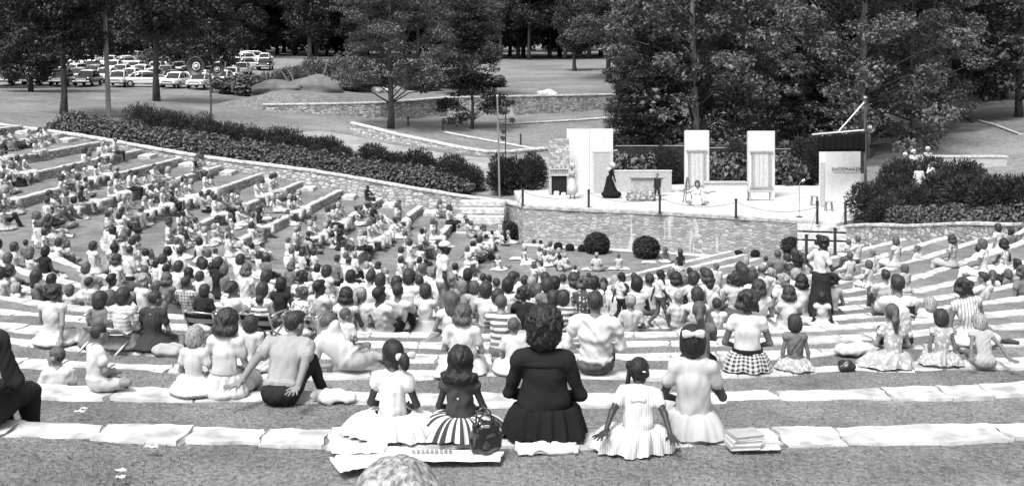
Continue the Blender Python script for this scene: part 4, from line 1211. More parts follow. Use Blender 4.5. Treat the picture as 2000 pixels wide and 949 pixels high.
for k, (px, Y, s, sz, lab) in enumerate(((1702, 47.2, 1.0, 1.1, 'broad dark yew spilling over the wall beside the shoemaker panel'), (1748, 48.5, 1.05, 1.2, 'dark yew behind the broad one beside the shoemaker panel'), (1735, 45.4, .8, .75, 'low dark yew on the top of the stage stairs wall'),
        (1790, 46.6, .95, .95, 'dark yew in front of the waiting white-dressed performer'), (1845, 47.5, 1.1, 1.2, 'tall dark yew beyond the waiting performers'), (1900, 45.5, 1.2, 1.2, 'broad dark yew before the pale hillside wall'), (1880, 50, 1.1, 1.3, 'feathery yew rising in front of the pale hillside wall'),
        (1950, 44, 1.1, 1.2, 'dark yew past the end of the pale hillside wall'), (1990, 43.5, 1.0, 1.2, 'last dark yew above the shrub-side wall'), (1760, 53.5, 1.0, 1.2, 'dark yew under the bonnets of the waiting performers'), (1818, 52.6, 1.0, 1.25, 'dark yew hiding the waiting performers from the waist'))):
    place_shrub('yew', (px-1000)*Y/F, Y, s, lab, 'dark yews on the shrub side of the stage', sz*.8)
hp = []
for k in range(34):
    y = 43.4-k*.24; X = xwall(y)+.9+rh.uniform(-.15, .15)
    hp.append((X, y, terr(X, y)-.05, rh.uniform(.45, .6), rh.uniform(.7, .95)))
mass('hedge', hp, L_azalea, 'low clipped hedge along the top of the shrub-side wall', 12000, .14, .09, False)
# round boxwoods at the foot of the stage
def bx(px, py, s, lab, group):
    Y = HC*F/(py-YH); X = (px-1000)*Y/F
    return place_shrub('box', X, Y, s, lab, group, s*.95, ground(X, Y)-.02)
for px, py, s, lab in ((990, 467, 1.0, 'round clipped boxwood at the foot of the hedge-side stairs'), (1166, 494, 1.03, 'round clipped boxwood before the middle of the stage wall, nearer the fireplace'), (1262, 503, 1.06, 'round clipped boxwood beside the pair sitting on the lawn'), (1548, 508, 1.0, 'round clipped boxwood beside the stage stairs')):
    bx(px, py, s, lab, 'round boxwoods before the stage')
lands = ['first after the big round one by the stairs', 'second after the big round one by the stairs', 'third after the big round one by the stairs', 'fourth from the stairs bush', 'small twin next to the middle round bush', 'touching the middle round bush', 'first past the seated pair', 'second past the seated pair', 'third past the seated pair', 'beside the bush at the stage stairs']
for k, (px, py) in enumerate(((1008, 468), (1024, 470), (1045, 476), (1090, 486), (1113, 489), (1137, 491), (1403, 507), (1442, 505), (1475, 507), (1508, 504))):
    bx(px, py, .36, 'small boxwood ball by the stage wall, %s' % lands[k], 'small boxwood balls at the stage wall foot')
for k, (px, Y, s, lab) in enumerate(((1240, 59.4, 1.0, 'feathery sapling against the dark netting behind the waist-high stage wall'), (1300, 59.5, .8, 'shorter sapling against the netting near the first window tower'), (1415, 59.4, 1.0, 'sapling against the netting between the window towers'), (1448, 59.6, .9, 'darker sapling touching the second window tower'), (1540, 59.3, .95, 'sapling against the netting beside the second window tower'), (1585, 59.4, 1.05, 'leafy sapling against the netting near the valance'))):
    place_shrub('yewtall' if k % 2 else 'scrub', (px-1000)*Y/F, Y, s, lab, 'saplings along the stage netting', s*1.25, SH-.1)
# brush heaps and scrub above the field wall
for k, (kd, px, Y, s, sz, lab) in enumerate((('scrub', 450, 106, 1.5, 1.2, 'leafy scrub at the meadow end of the parked cars'), ('scrub', 490, 104, 1.7, 1.4, 'bigger leafy scrub between the cars and the earth heap'), ('brush', 560, 100, 1.3, 1.2, 'heap of cut branches beside the earth mound'), ('brush', 520, 108, 1.2, 1.1, 'heap of cut branches behind the leafy scrub'),
        ('brush', 640, 104, 1.5, 1.5, 'high brush heap above the field wall'), ('scrub', 690, 98, 1.6, 1.4, 'scrub behind the trunk of the feathery tree'), ('brush', 600, 112, 1.3, 1.2, 'brush heap at the back of the earth mound'), ('scrub', 730, 101, 1.5, 1.5, 'scrub just past the trunk of the feathery tree'), ('scrub', 820, 104, 1.6, 1.3, 'scrub on the bank behind the field wall'), ('scrub', 790, 110, 1.5, 1.5, 'scrub on the rise beyond the field wall'), ('brush', 880, 108, 1.4, 1.2, 'brush heap behind the layered small tree'), ('scrub', 960, 112, 1.3, .8, 'low scrub at the meadow side of the layered small tree'))):
    place_shrub(kd, (px-1000)*Y/F, Y, s, lab, 'scrub and brush above the field wall', sz)
M_earth = mat('bare_earth', .14, .95, var=.25, scale=2, bump=.05, bscale=5)
x, y = (618-1000)*95/F, 95.
o = blob('earth_heap', (2.3, 1.6, 1.2), 8, M_earth, 4, .14, None, (x, y, terr(x, y)+.1)); tag(o, 'pale heap of bare earth above the end of the field wall', 'earth heap')
x, y = (550-1000)*94/F, 94.
o = blob('earth_heap', (2.6, 1.4, .75), 9, M_earth, 4, .14, None, (x, y, terr(x, y)+.1)); tag(o, 'low long heap of bare earth beside the cut branches', 'earth heap')
for k in range(9):
    px = 700+k*11+rh.uniform(-6, 6) if k < 6 else 1010+k*9; Y = 97+rh.uniform(0, 3)
    x = (px-1000)*Y/F
    o = blob('boulder', (rh.uniform(.3, .6), rh.uniform(.3, .5), rh.uniform(.25, .45)), 20+k, M_cap, 2, .2, None, (x, Y+1.5*(k > 5)+2*(k > 5), terr(x, Y+1.5*(k > 5)+2*(k > 5))+.15), .3)
    tag(o, 'pale broken boulder dumped above the field wall, %s' % ['first past the earth heap', 'second past the earth heap', 'third past the earth heap', 'close to the feathery tree trunk', 'behind the feathery tree trunk', 'past the feathery tree trunk', 'first one beyond the layered tree', 'second one beyond the layered tree', 'third one beyond the layered tree'][k], 'boulder', 'boulders above the field wall')
for k, (a, b) in enumerate((((565, 190), (545, 150)), ((590, 176), (610, 152)), ((575, 178), (560, 140)), ((620, 168), (640, 120)))):
    A = Vector(P(*a, 97)); B = Vector(P(*b, 97.6)); mb = MB(); mb.tube([(0, 0, 0), tuple((B-A)*.5+Vector((.15, 0, .1))), tuple(B-A)], [.12, .08, .03], 6)
    A.z = max(A.z, terr(A.x, A.y))
    thing_mesh('dead_branch', mb, M_barkpale, ['grey dead branch pointing up from the cut brush', 'short dead branch leaning over the earth heap', 'thin grey branch sticking up at the brush heap', 'long thin dead branch above the earth heap'][k], 'branch', 'dead branches in the brush', tuple(A))
# turf blades close to the camera
nr = np.random.default_rng(5)
N = 230000
Xb = nr.uniform(-7.5, 7.5, N); Yb = 3.6+10.5*nr.uniform(0, 1, N)**1.5
okk = (np.abs(Xb) < Yb*.485+.3); Xb, Yb = Xb[okk], Yb[okk]
rr = np.hypot(Xb, Yb-41); ii = np.ceil((34.0-rr)/2.0); fr = rr-(34.0-2.0*ii)
ok2 = (fr > .3) & (fr < 1.97) | ((fr > .22) & (nr.uniform(0, 1, len(fr)) < .35)); Xb, Yb, ii, fr = Xb[ok2], Yb[ok2], ii[ok2], fr[ok2]
Zb = 6.76-.4*ii-.012+.02*np.sin(Xb*1.7+ii)*np.sin(Yb*1.3)+.04*np.clip((fr-.22)/1.76, 0, 1)
n = len(Xb); B = np.stack([Xb, Yb, Zb-.01], 1); az = nr.uniform(0, 6.28, n); wv = np.stack([np.cos(az), np.sin(az), 0*az], 1)*nr.uniform(.003, .006, n)[:, None]
tip = np.stack([nr.normal(0, .016, n), nr.normal(0, .016, n), nr.uniform(.01, .034, n)], 1)
V = np.stack([B-wv, B+wv, B+tip], 1).reshape(-1, 3)
o = fast_mesh('turf_blades', V, np.arange(3*n).reshape(n, 3), [leaf_mat('grass_blade', .17, .6, .2, 2.0)]); tag(o, 'short dry turf on the upper grass terraces', 'grass', kind='stuff')
# ================================================================== people: implicit-surface bodies
SK, TP, BT, SH_ = 0, 1, 2, 3            # skin, top, bottom, shoes
def V3(*a): return np.array(a, dtype=np.float64)
def smin(a, b, k):
    h = np.maximum(k-np.abs(a-b), 0)/k
    return np.minimum(a, b)-h*h*k*.25
def prim_eval(p, Q):
    """distance of points Q (n,3) to one primitive"""
    if p[0] == 'c':
        a, b, ra, rb = p[1], p[2], p[3], p[4]
        ab = b-a; L = max(ab @ ab, 1e-9)
        t = np.clip(((Q-a) @ ab)/L, 0, 1)
        return np.linalg.norm(Q-a-t[..., None]*ab, axis=-1)-(ra+(rb-ra)*t)
    c, r, M = p[1], p[2], p[3]
    q = (Q-c) @ M
    k0 = np.linalg.norm(q/r, axis=-1); k1 = np.linalg.norm(q/(r*r), axis=-1)
    return k0*(k0-1)/np.maximum(k1, 1e-6)
def prim_box(p):
    if p[0] == 'c':
        r = max(p[3], p[4]); return np.minimum(p[1], p[2])-r, np.maximum(p[1], p[2])+r
    r = float(max(p[2])); return p[1]-r, p[1]+r
def cap(a, b, ra, rb, t, k=.03): return ('c', np.asarray(a, float), np.asarray(b, float), ra, rb, t, k)
def ell(c, r, t, k=.03, M=None): return ('e', np.asarray(c, float), np.asarray(r, float), np.eye(3) if M is None else np.asarray(M, float), t, k)
def ptag(p): return p[5] if p[0] == 'c' else p[4]
def pk(p): return p[6] if p[0] == 'c' else p[5]
def surface_nets(prims, h, fn=None, pad=.05):
    lo = np.min([prim_box(p)[0] for p in prims], axis=0)-pad; hi = np.max([prim_box(p)[1] for p in prims], axis=0)+pad
    n = np.ceil((hi-lo)/h).astype(int)+1
    Fd = np.full(n, 1.0, dtype=np.float64)
    ax = [lo[i]+h*np.arange(n[i]) for i in range(3)]
    for p in prims:
        a, b = prim_box(p); m = pk(p)+2*h
        i0 = np.maximum(np.floor((a-m-lo)/h).astype(int), 0); i1 = np.minimum(np.ceil((b+m-lo)/h).astype(int)+1, n)
        X, Y, Z = np.meshgrid(ax[0][i0[0]:i1[0]], ax[1][i0[1]:i1[1]], ax[2][i0[2]:i1[2]], indexing='ij')
        d = prim_eval(p, np.stack([X, Y, Z], -1))
        s = (slice(i0[0], i1[0]), slice(i0[1], i1[1]), slice(i0[2], i1[2]))
        Fd[s] = smin(Fd[s], d, pk(p))
    if fn is not None:
        X, Y, Z = np.meshgrid(*ax, indexing='ij'); Fd = fn(Fd, X, Y, Z)
    inside = Fd < 0
    c = np.zeros(n-1, dtype=int)
    for dx in (0, 1):
        for dy in (0, 1):
            for dz in (0, 1): c += inside[dx:n[0]-1+dx, dy:n[1]-1+dy, dz:n[2]-1+dz]
    act = (c > 0) & (c < 8); idx = np.full(n-1, -1); ids = np.argwhere(act); idx[act] = np.arange(len(ids))
    acc = np.zeros((len(ids), 3)); cn = np.zeros(len(ids))
    corners = [(i, j, k) for i in (0, 1) for j in (0, 1) for k in (0, 1)]
    for a in corners:
        for d in range(3):
            if a[d]: continue
            b = list(a); b[d] = 1
            fa = Fd[ids[:, 0]+a[0], ids[:, 1]+a[1], ids[:, 2]+a[2]]; fb = Fd[ids[:, 0]+b[0], ids[:, 1]+b[1], ids[:, 2]+b[2]]
            m = (fa < 0) != (fb < 0)
            t = np.where(m, fa/np.where(m, fa-fb, 1), 0)
            pp = np.zeros((len(ids), 3)); pp[:] = a; pp[:, d] += t
            acc[m] += pp[m]; cn[m] += 1
    V = lo+h*(ids+acc/cn[:, None])
    fs = []
    for d in range(3):
        sl0 = [slice(1, n[i]-1) for i in range(3)]; sl0[d] = slice(0, n[d]-1)
        sl1 = list(sl0); sl1[d] = slice(1, n[d])
        A = inside[tuple(sl0)]; B = inside[tuple(sl1)]
        for flip, mk in ((0, A & ~B), (1, ~A & B)):
            q = np.argwhere(mk)
            for i in range(3):
                if i != d: q[:, i] += 1
            u, w = [i for i in range(3) if i != d]
            def ix(du, dw):
                e = q.copy(); e[:, u] -= du; e[:, w] -= dw
                return idx[e[:, 0], e[:, 1], e[:, 2]]
            f = np.stack([ix(1, 1), ix(0, 1), ix(0, 0), ix(1, 0)], 1)
            if (d == 1) != bool(flip): f = f[:, ::-1]
            fs.append(f)
    return V, np.concatenate(fs)
def tags_of(prims, Q):
    best = np.full(len(Q), 9.0); tg = np.zeros(len(Q), dtype=int)
    for p in prims:
        d = prim_eval(p, Q); m = d < best; best[m] = d[m]; tg[m] = ptag(p)
    return tg
def rotz(a): c, s = math.cos(a), math.sin(a); return np.array([[c, -s, 0], [s, c, 0], [0, 0, 1.]])
def rotx(a): c, s = math.cos(a), math.sin(a); return np.array([[1, 0, 0], [0, c, -s], [0, s, c]])
def roty(a): c, s = math.cos(a), math.sin(a); return np.array([[c, 0, s], [0, 1, 0], [-s, 0, c]])

def hand_prims(w, d, side, spread=0.0, flat=True, sc=1.0, curl=.35, up=None):
    """palm and five fingers from wrist w along direction d; side = thumb direction"""
    d = d/np.linalg.norm(d); side = side-d*(side @ d); side = side/np.linalg.norm(side); nrm = np.cross(side, d)
    if up is not None and nrm @ up < 0: nrm = -nrm
    P_ = []
    pc = w+d*.05*sc
    M = np.stack([side, d, nrm], 1)
    P_.append(ell(pc, V3(.041, .056, .017)*sc, SK, .012, M))
    lens = [.07, .08, .073, .058]
    for k in range(4):
        off = (.03-.02*k)*sc; b = w+d*.093*sc+side*off; ang = (1.5-k)*.09*(1+spread*2.2)
        e = d*math.cos(ang)+side*math.sin(ang); e2 = e*math.cos(curl)-nrm*math.sin(curl)
        m = b+e*lens[k]*.5*sc+nrm*.006*sc; t = m+e2*lens[k]*.55*sc
        P_.append(cap(b-e*.02*sc, m, .0105*sc, .0095*sc, SK, .006)); P_.append(cap(m, t, .0095*sc, .0075*sc, SK, .004))
    a = w+d*.025*sc+side*.03*sc; m = a+(side*.75+d*.66)*.04*sc; t = m+(side*.35+d*.93)*.038*sc
    P_.append(cap(a, m, .014*sc, .012*sc, SK, .01)); P_.append(cap(m, t, .012*sc, .009*sc, SK, .005))
    return P_

def body(kind='man', pose='bench', seed=0, lean=0.0, tyaw=0.0, hyaw=0.0, hpitch=0.0, arms='lap', legs=None, skirt=None, sleeve='short', detail=0, build=1.0, roll=0.0, twist=0.0, bare_legs=False, waist=1.0, hroll=0.0):
    """prims of a person facing +Y, seat at the origin (feet at the origin when standing); returns prims and the head frame"""
    rn = random.Random(seed*7+3)
    kid = kind in ('boy', 'girl', 'tod'); fem = kind in ('woman', 'girl')
    S = {'man': 1.0, 'woman': .94, 'boy': .72, 'girl': .72, 'tod': .56}[kind]
    hs = {'man': 1.05, 'woman': 1.04, 'boy': .93, 'girl': .93, 'tod': .84}[kind]      # head size, adult = 1
    wsh = {'man': .178, 'woman': .152, 'boy': .185*.86, 'girl': .18*.84, 'tod': .15}[kind]*S*build
    th = build
    pr = []
    stand = pose in ('stand', 'walk')
    hipz = .90*S if stand else .105*S
    hip = V3(0, 0, hipz)
    up = rotz(tyaw) @ rotx(-lean) @ roty(roll) @ V3(0, 0, 1); fw = rotz(tyaw) @ rotx(-lean) @ V3(0, 1, 0); rt = np.cross(fw, up)
    M = np.stack([rt, fw, up], 1)
    slouch = .05*S if not stand else .02*S
    def tp(x, y, z): return hip+M @ V3(x, y, z)
    # torso
    pr.append(ell(hip+V3(0, -.005*S, .01*S), V3(.168 if not fem else .178, .125, .115)*S*V3(th, th, 1), BT, .05))
    pr.append(ell(tp(0, -.012*S, .17*S), V3(.148 if not fem else .122, .102, .155)*S*V3(th*waist, th*(1+(waist-1)*.6), 1), TP, .06, M))
    pr.append(ell(tp(0, -slouch*.5, .345*S), V3(.158 if not fem else .138, .103, .16)*S*V3(th, th, 1), TP, .06, M))
    if not fem: pr.append(ell(tp(0, -.012*S, .075*S), V3(.166, .122, .05)*S*V3(th, th, 1), TP, .012, M))
    shz = .475*S
    shl, shr = tp(-wsh, -slouch*.2, shz), tp(wsh, -slouch*.2, shz)
    pr.append(cap(shl, shr, .058*S*th, .058*S*th, TP, .05))
    pr.append(cap(tp(-wsh*.55, -slouch*.2, shz+.018*S), tp(wsh*.55, -slouch*.2, shz+.018*S), .055*S, .055*S, TP, .05))
    if fem and not kid:
        for s in (-1, 1): pr.append(ell(tp(s*.065*S, .085*S, .345*S), V3(.06, .055, .06)*S, TP, .04))
    nb, nt = tp(0, 0.0, shz+.03*S), tp(0, .028*S, shz+.115*S)
    pr.append(cap(nb, nt, .058*S if not fem else .05*S, .048*S if not fem else .042*S, SK, .035))
    # head
    HM = rotz(tyaw+hyaw) @ roty(hroll) @ rotx(-hpitch)
    hc = nt+HM @ (V3(0, .018, .085)*hs)
    def hp(x, y, z): return hc+HM @ (V3(x, y, z)*hs)
    pr.append(ell(hp(0, -.012, .022), V3(.076, .096, .094)*hs, SK, .03, HM))
    pr.append(ell(hp(0, .028, -.045), V3(.056, .062, .07)*hs, SK, .04, HM))
    pr.append(ell(hp(0, .066, -.088), V3(.024, .02, .022)*hs, SK, .03, HM))
    pr.append(cap(hp(0, .085, .012), hp(0, .106, -.03), .010*hs, .016*hs, SK, .018))
    for s in (-1, 1): pr.append(ell(hp(s*.077, -.008, -.01), V3(.013, .022, .033)*hs, SK, .01, HM))
    pr.append(ell(hp(0, .082, -.062), V3(.024, .013, .011)*hs, SK, .012, HM))
    frame = np.eye(4); frame[:3, :3] = HM*hs; frame[:3, 3] = hc
    # arms
    ua, fa = .285*S, .25*S
    def arm(s, el, wr, hd, thumb, hcurl=.5):
        sh = shl if s < 0 else shr
        d = el-sh; el = sh+d/np.linalg.norm(d)*ua
        d2 = wr-el; wr = el+d2/np.linalg.norm(d2)*fa
        r0, r1, r2 = (.05 if not fem else .043)*S*th, (.040 if not fem else .035)*S, (.028 if not fem else .025)*S
        if sleeve == 'long':
            pr.append(cap(sh, el, r0+.008, r1+.008, TP, .03)); pr.append(cap(el, wr, r1+.006, r2+.008, TP, .02))
        else:
            t = {'short': .5, 'cap': .22, 'none': .04}[sleeve]
            m = sh+(el-sh)*t
            pr.append(cap(sh, m, r0+.012, r0+.02-(r0-r1)*t, TP, .025)); pr.append(cap(m, el, r0-(r0-r1)*t, r1, SK, .01)); pr.append(cap(el, wr, r1, r2, SK, .02))
        dd = hd/np.linalg.norm(hd)
        if detail >= 2: return wr, dd, thumb
        Mh = np.stack([np.cross(dd, V3(0, 0, 1.0)+.01*V3(1, 0, 0)), dd, V3(0, 0, 1)], 1)
        pr.append(ell(wr+dd*.07*S, V3(.038, .085, .024)*S, SK, .02, np.linalg.qr(np.stack([dd, np.cross(dd, V3(.1, .2, 1)), V3(0, 0, 1)], 1))[0][:, [1, 0, 2]]))
        pr.append(cap(wr+dd*.03*S, wr+dd*.06*S+thumb*.045*S, .013*S, .011*S, SK, .01))
        return wr, dd, thumb
    hands = []
    for s in (-1, 1):
        a = arms if isinstance(arms, str) else arms[0 if s < 0 else 1]
        sh = shl if s < 0 else shr
        X = lambda x, y, z: V3(s*x, y, z)*S
        th_ = V3(-s, .2, .2)
        if a == 'lap': hands.append(arm(s, sh+X(.07+rn.uniform(0, .04), .05, -.27), V3(s*.1*S, .27*S, hipz+.1*S), V3(-s*.6, .7, -.1), V3(0, .5, .8)))
        elif a == 'knees': hands.append(arm(s, sh+X(.06, .2, -.18), V3(s*.06*S, .42*S, hipz+.22*S), V3(-s*.7, .6, 0), V3(0, .4, .8)))
        elif a == 'back': hands.append(arm(s, sh+X(.1, -.12, -.26), V3(s*(wsh+.11*S), -.30*S, .05*S) if not stand else hip, V3(s*.3, -.7, -.4), V3(-s, .2, 0)))
        elif a == 'side': hands.append(arm(s, sh+X(.07, -.02, -.28), V3(s*(wsh+.07*S), -.03*S, .06*S), V3(s*.2, .3, -.6), V3(0, 1, .0)))
        elif a == 'hang': hands.append(arm(s, sh+X(.05, -.03, -.28), sh+X(.06, .06, -.55), V3(0, .2, -1), V3(-s*.3, 1, 0)))
        elif a == 'swing': hands.append(arm(s, sh+X(.05, .1*s, -.27), sh+X(.05, .25*s+.06, -.5), V3(0, .3*s+.2, -1), V3(-s*.3, 1, 0)))
        elif a == 'hips': hands.append(arm(s, sh+X(.2, -.05, -.2), hip+X(.17, .03, .1), V3(-s, .5, -.2), V3(0, -1, .2)))
        elif a == 'face': hands.append(arm(s, sh+X(.1, .2, -.15), hp(s*.07, .09, -.03), V3(-s*.2, .1, 1), V3(-s, 0, 0)))
        elif a == 'brow': hands.append(arm(s, sh+X(.18, .2, .03), hp(s*.1, .12, .05), V3(-s, .2, .3), V3(0, 0, -1)))
        elif a == 'fold': hands.append(arm(s, sh+X(.08, .06, -.26), hip+X(.0, .2, .3), V3(-s, .1, .1), V3(0, 0, 1)))
        elif a == 'out': hands.append(arm(s, sh+X(.2, .1, -.12), sh+X(.42, .2, -.05), V3(s, .3, 0), V3(0, 0, 1)))
        elif a == 'hold': hands.append(arm(s, sh+X(.1, .05, -.26), sh+X(.02, .3, -.24), V3(-s*.3, 1, 0), V3(0, 0, 1)))
        elif callable(a):
            hands.append(a(arm, s, sh, hip, S))
    # legs
    hx = .088*S*(1.08 if fem else 1)
    tl, sl = .43*S, .42*S
    lt = BT if not bare_legs else SK
    def leg(s, knee, ankle, foot, shorts=None, rsc=1.0):
        h = hip+V3(s*hx, .02*S, -.02*S)
        d = knee-h; knee = h+d/np.linalg.norm(d)*tl; d = ankle-knee; ankle = knee+d/np.linalg.norm(d)*sl
        r0, r1, r2 = .085*S*th*rsc, .056*S*rsc, .038*S*rsc
        if shorts or bare_legs:
            m = h+(knee-h)*.62
            pr.append(cap(h, m, r0+.008, r1+.02*S, BT, .03)); pr.append(cap(m, knee, r1+.008*S, r1-.006, SK, .01)); pr.append(cap(knee, ankle, r1-.006, r2-.006, SK, .02))
            pr.append(ell(knee+(ankle-knee)*.3+V3(0, -.01, 0), V3(.05, .05, .09)*S, SK, .03))
        else:
            pr.append(cap(h, knee, r0, r1+.012*S, BT, .04)); pr.append(cap(knee, ankle, r1+.012*S, r2+.014*S, BT, .02))
        f = foot/np.linalg.norm(foot)
        pr.append(cap(ankle+V3(0, 0, -.02*S), ankle+f*.16*S+V3(0, 0, -.045*S), .038*S, .03*S, SH_, .015))
    L = legs or ('hangdown' if pose == 'bench' else 'cross' if pose == 'ground' else 'stand')
    g = 0.0
    for s in (-1, 1):
        if L == 'hangdown': leg(s, V3(s*(.1+rn.uniform(-.02, .05))*S, .5*S, .1*S), V3(s*.1*S, (.5+rn.uniform(-.06, .1))*S, -.36*S), V3(s*.2, 1, -.1), bare_legs)
        elif L == 'knees': leg(s, V3(s*.11*S, .3*S, .36*S), V3(s*.1*S, .5*S, .045*S), V3(s*.15, 1, -.1), bare_legs)
        elif L == 'cross': leg(s, V3(s*.34*S, .26*S, .12*S), V3(-s*.03*S, .34*S, .05*S+.03*(s > 0)), V3(-s, .3, 0), bare_legs)
        elif L == 'straight': leg(s, V3(s*.11*S, .44*S, .12*S), V3(s*.12*S, .85*S, .05*S), V3(s*.3, .4, .8), bare_legs)
        elif L == 'sideleft': leg(s, V3((-.22 if s < 0 else .06)*S, .3*S, .1*S), V3(-.45*S, (.1 if s < 0 else .18)*S, .06*S), V3(-1, -.2, 0), bare_legs)
        elif L == 'sideright': leg(s, V3((.22 if s > 0 else -.06)*S, .3*S, .1*S), V3(.45*S, (.1 if s > 0 else .18)*S, .06*S), V3(1, -.2, 0), bare_legs)
        elif L == 'oneup': leg(s, V3(s*.16*S, .33*S, .3*S if s > 0 else .13*S), V3(s*.2*S, .55*S, .05*S), V3(s*.2, 1, -.1), bare_legs)
        elif L == 'stand': leg(s, V3(s*.1*S, .03*S, .47*S), V3(s*.1*S, 0, .065*S), V3(s*.25, 1, -.05), bare_legs)
        elif L == 'walk': leg(s, V3(s*.09*S, (.18 if s > 0 else -.02)*S, .49*S), V3(s*.08*S, (.3 if s > 0 else -.34)*S, (.07 if s > 0 else .12)*S), V3(0, 1, -.1 if s > 0 else -.6), bare_legs)
        elif L == 'kneel': leg(s, V3(s*.12*S, .33*S, .06*S), V3(s*.11*S, -.02*S, .05*S), V3(0, -1, 0), bare_legs)
    # skirt volume
    if skirt == 'bench':
        pr.append(ell(V3(0, .28*S, .06*S), V3(.25, .31, .13)*S, BT, .05)); pr.append(ell(V3(0, .5*S, -.1*S), V3(.24, .1, .19)*S, BT, .06)); pr.append(ell(V3(0, 0, .03*S), V3(.25, .19, .11)*S, BT, .06))
    elif skirt == 'ground':
        pr.append(ell(V3(0, .12*S, .05*S), V3(.4, .42, .09)*S, BT, .08)); pr.append(ell(V3(0, .02, .1*S), V3(.26, .24, .13)*S, BT, .08))
    elif skirt == 'knees':
        pr.append(ell(V3(0, .25*S, .2*S), V3(.2, .2, .2)*S, BT, .06)); pr.append(ell(V3(0, .1*S, .05*S), V3(.3, .36, .08)*S, BT, .07))
    elif skirt == 'stand':
        pr.append(cap(V3(0, 0, .92*S), V3(0, .02, .5*S), .15*S, .25*S, BT, .05)); pr.append(cap(V3(0, 0, .5*S), V3(0, .0, .42*S), .25*S, .255*S, BT, .03))
    elif skirt == 'gown':
        pr.append(cap(V3(0, 0, .95*S), V3(0, -.05, .25*S), .14*S, .36*S, BT, .05)); pr.append(ell(V3(0, -.1*S, .16*S), V3(.42, .5, .2)*S, BT, .06))
    elif skirt == 'longapron':
        pr.append(cap(V3(0, 0, .95*S), V3(0, 0, .3*S), .15*S, .24*S, BT, .05))
    return pr, frame, hands, S

def skin_mesh(name, prims, h, wr=.006, seed=0, mats=None, fn=None, cloth=(TP, BT), extra=None):
    V, Fq = surface_nets(prims, h, fn)
    tg = tags_of(prims, V)
    # wrinkles on cloth
    me = bpy.data.meshes.new(name)
    if wr:
        rn = np.random.default_rng(seed)
        N = np.zeros_like(V); a = V[Fq[:, 2]]-V[Fq[:, 0]]; b = V[Fq[:, 3]]-V[Fq[:, 1]]; fnm = np.cross(a, b)
        for k in range(4): np.add.at(N, Fq[:, k], fnm)
        N /= np.maximum(np.linalg.norm(N, axis=1), 1e-9)[:, None]
        w_ = np.zeros(len(V))
        for k in range(5):
            d = rn.normal(size=3)*(24+13*k); d[2] *= .45
            w_ += np.sin(V @ d+rn.uniform(0, 6.28))*np.sin(V @ (rn.normal(size=3)*9)+rn.uniform(0, 6.28))/(1+.35*k)
        for k in range(3):
            d = rn.normal(size=3); d /= np.linalg.norm(d); d[2] *= .35; q = V @ d*(38+14*k)+2.2*np.sin(V @ (rn.normal(size=3)*7)+rn.uniform(0, 6.28))+rn.uniform(0, 6.28)
            w_ += .55*np.maximum(np.sin(q), -.2)*np.clip(np.sin(V @ (rn.normal(size=3)*6)+rn.uniform(0, 6.28))+.35, 0, 1)
        m = np.isin(tg, cloth); V[m] += N[m]*(w_[m]*wr)[:, None]
    ft = tags_of(prims, V[Fq].mean(1))
    for pr2, h2 in (extra or []):
        V2, F2 = surface_nets(pr2, h2); Fq = np.concatenate([Fq, F2+len(V)]); ft = np.concatenate([ft, tags_of(pr2, V2[F2].mean(1))]); V = np.concatenate([V, V2])
    me.vertices.add(len(V)); me.vertices.foreach_set('co', V.astype(np.float32).ravel())
    me.loops.add(Fq.size); me.loops.foreach_set('vertex_index', Fq.astype(np.int32).ravel())
    me.polygons.add(len(Fq)); me.polygons.foreach_set('loop_start', np.arange(0, Fq.size, 4, dtype=np.int32)); me.polygons.foreach_set('loop_total', np.full(len(Fq), 4, dtype=np.int32))
    me.polygons.foreach_set('material_index', ft.astype(np.int32)); me.polygons.foreach_set('use_smooth', np.ones(len(Fq), dtype=bool))
    for m in (mats or [M_skin[1], M_cloth['w'], M_cloth['g'], M_shoe]): me.materials.append(m)
    me.update(calc_edges=True)
    return me

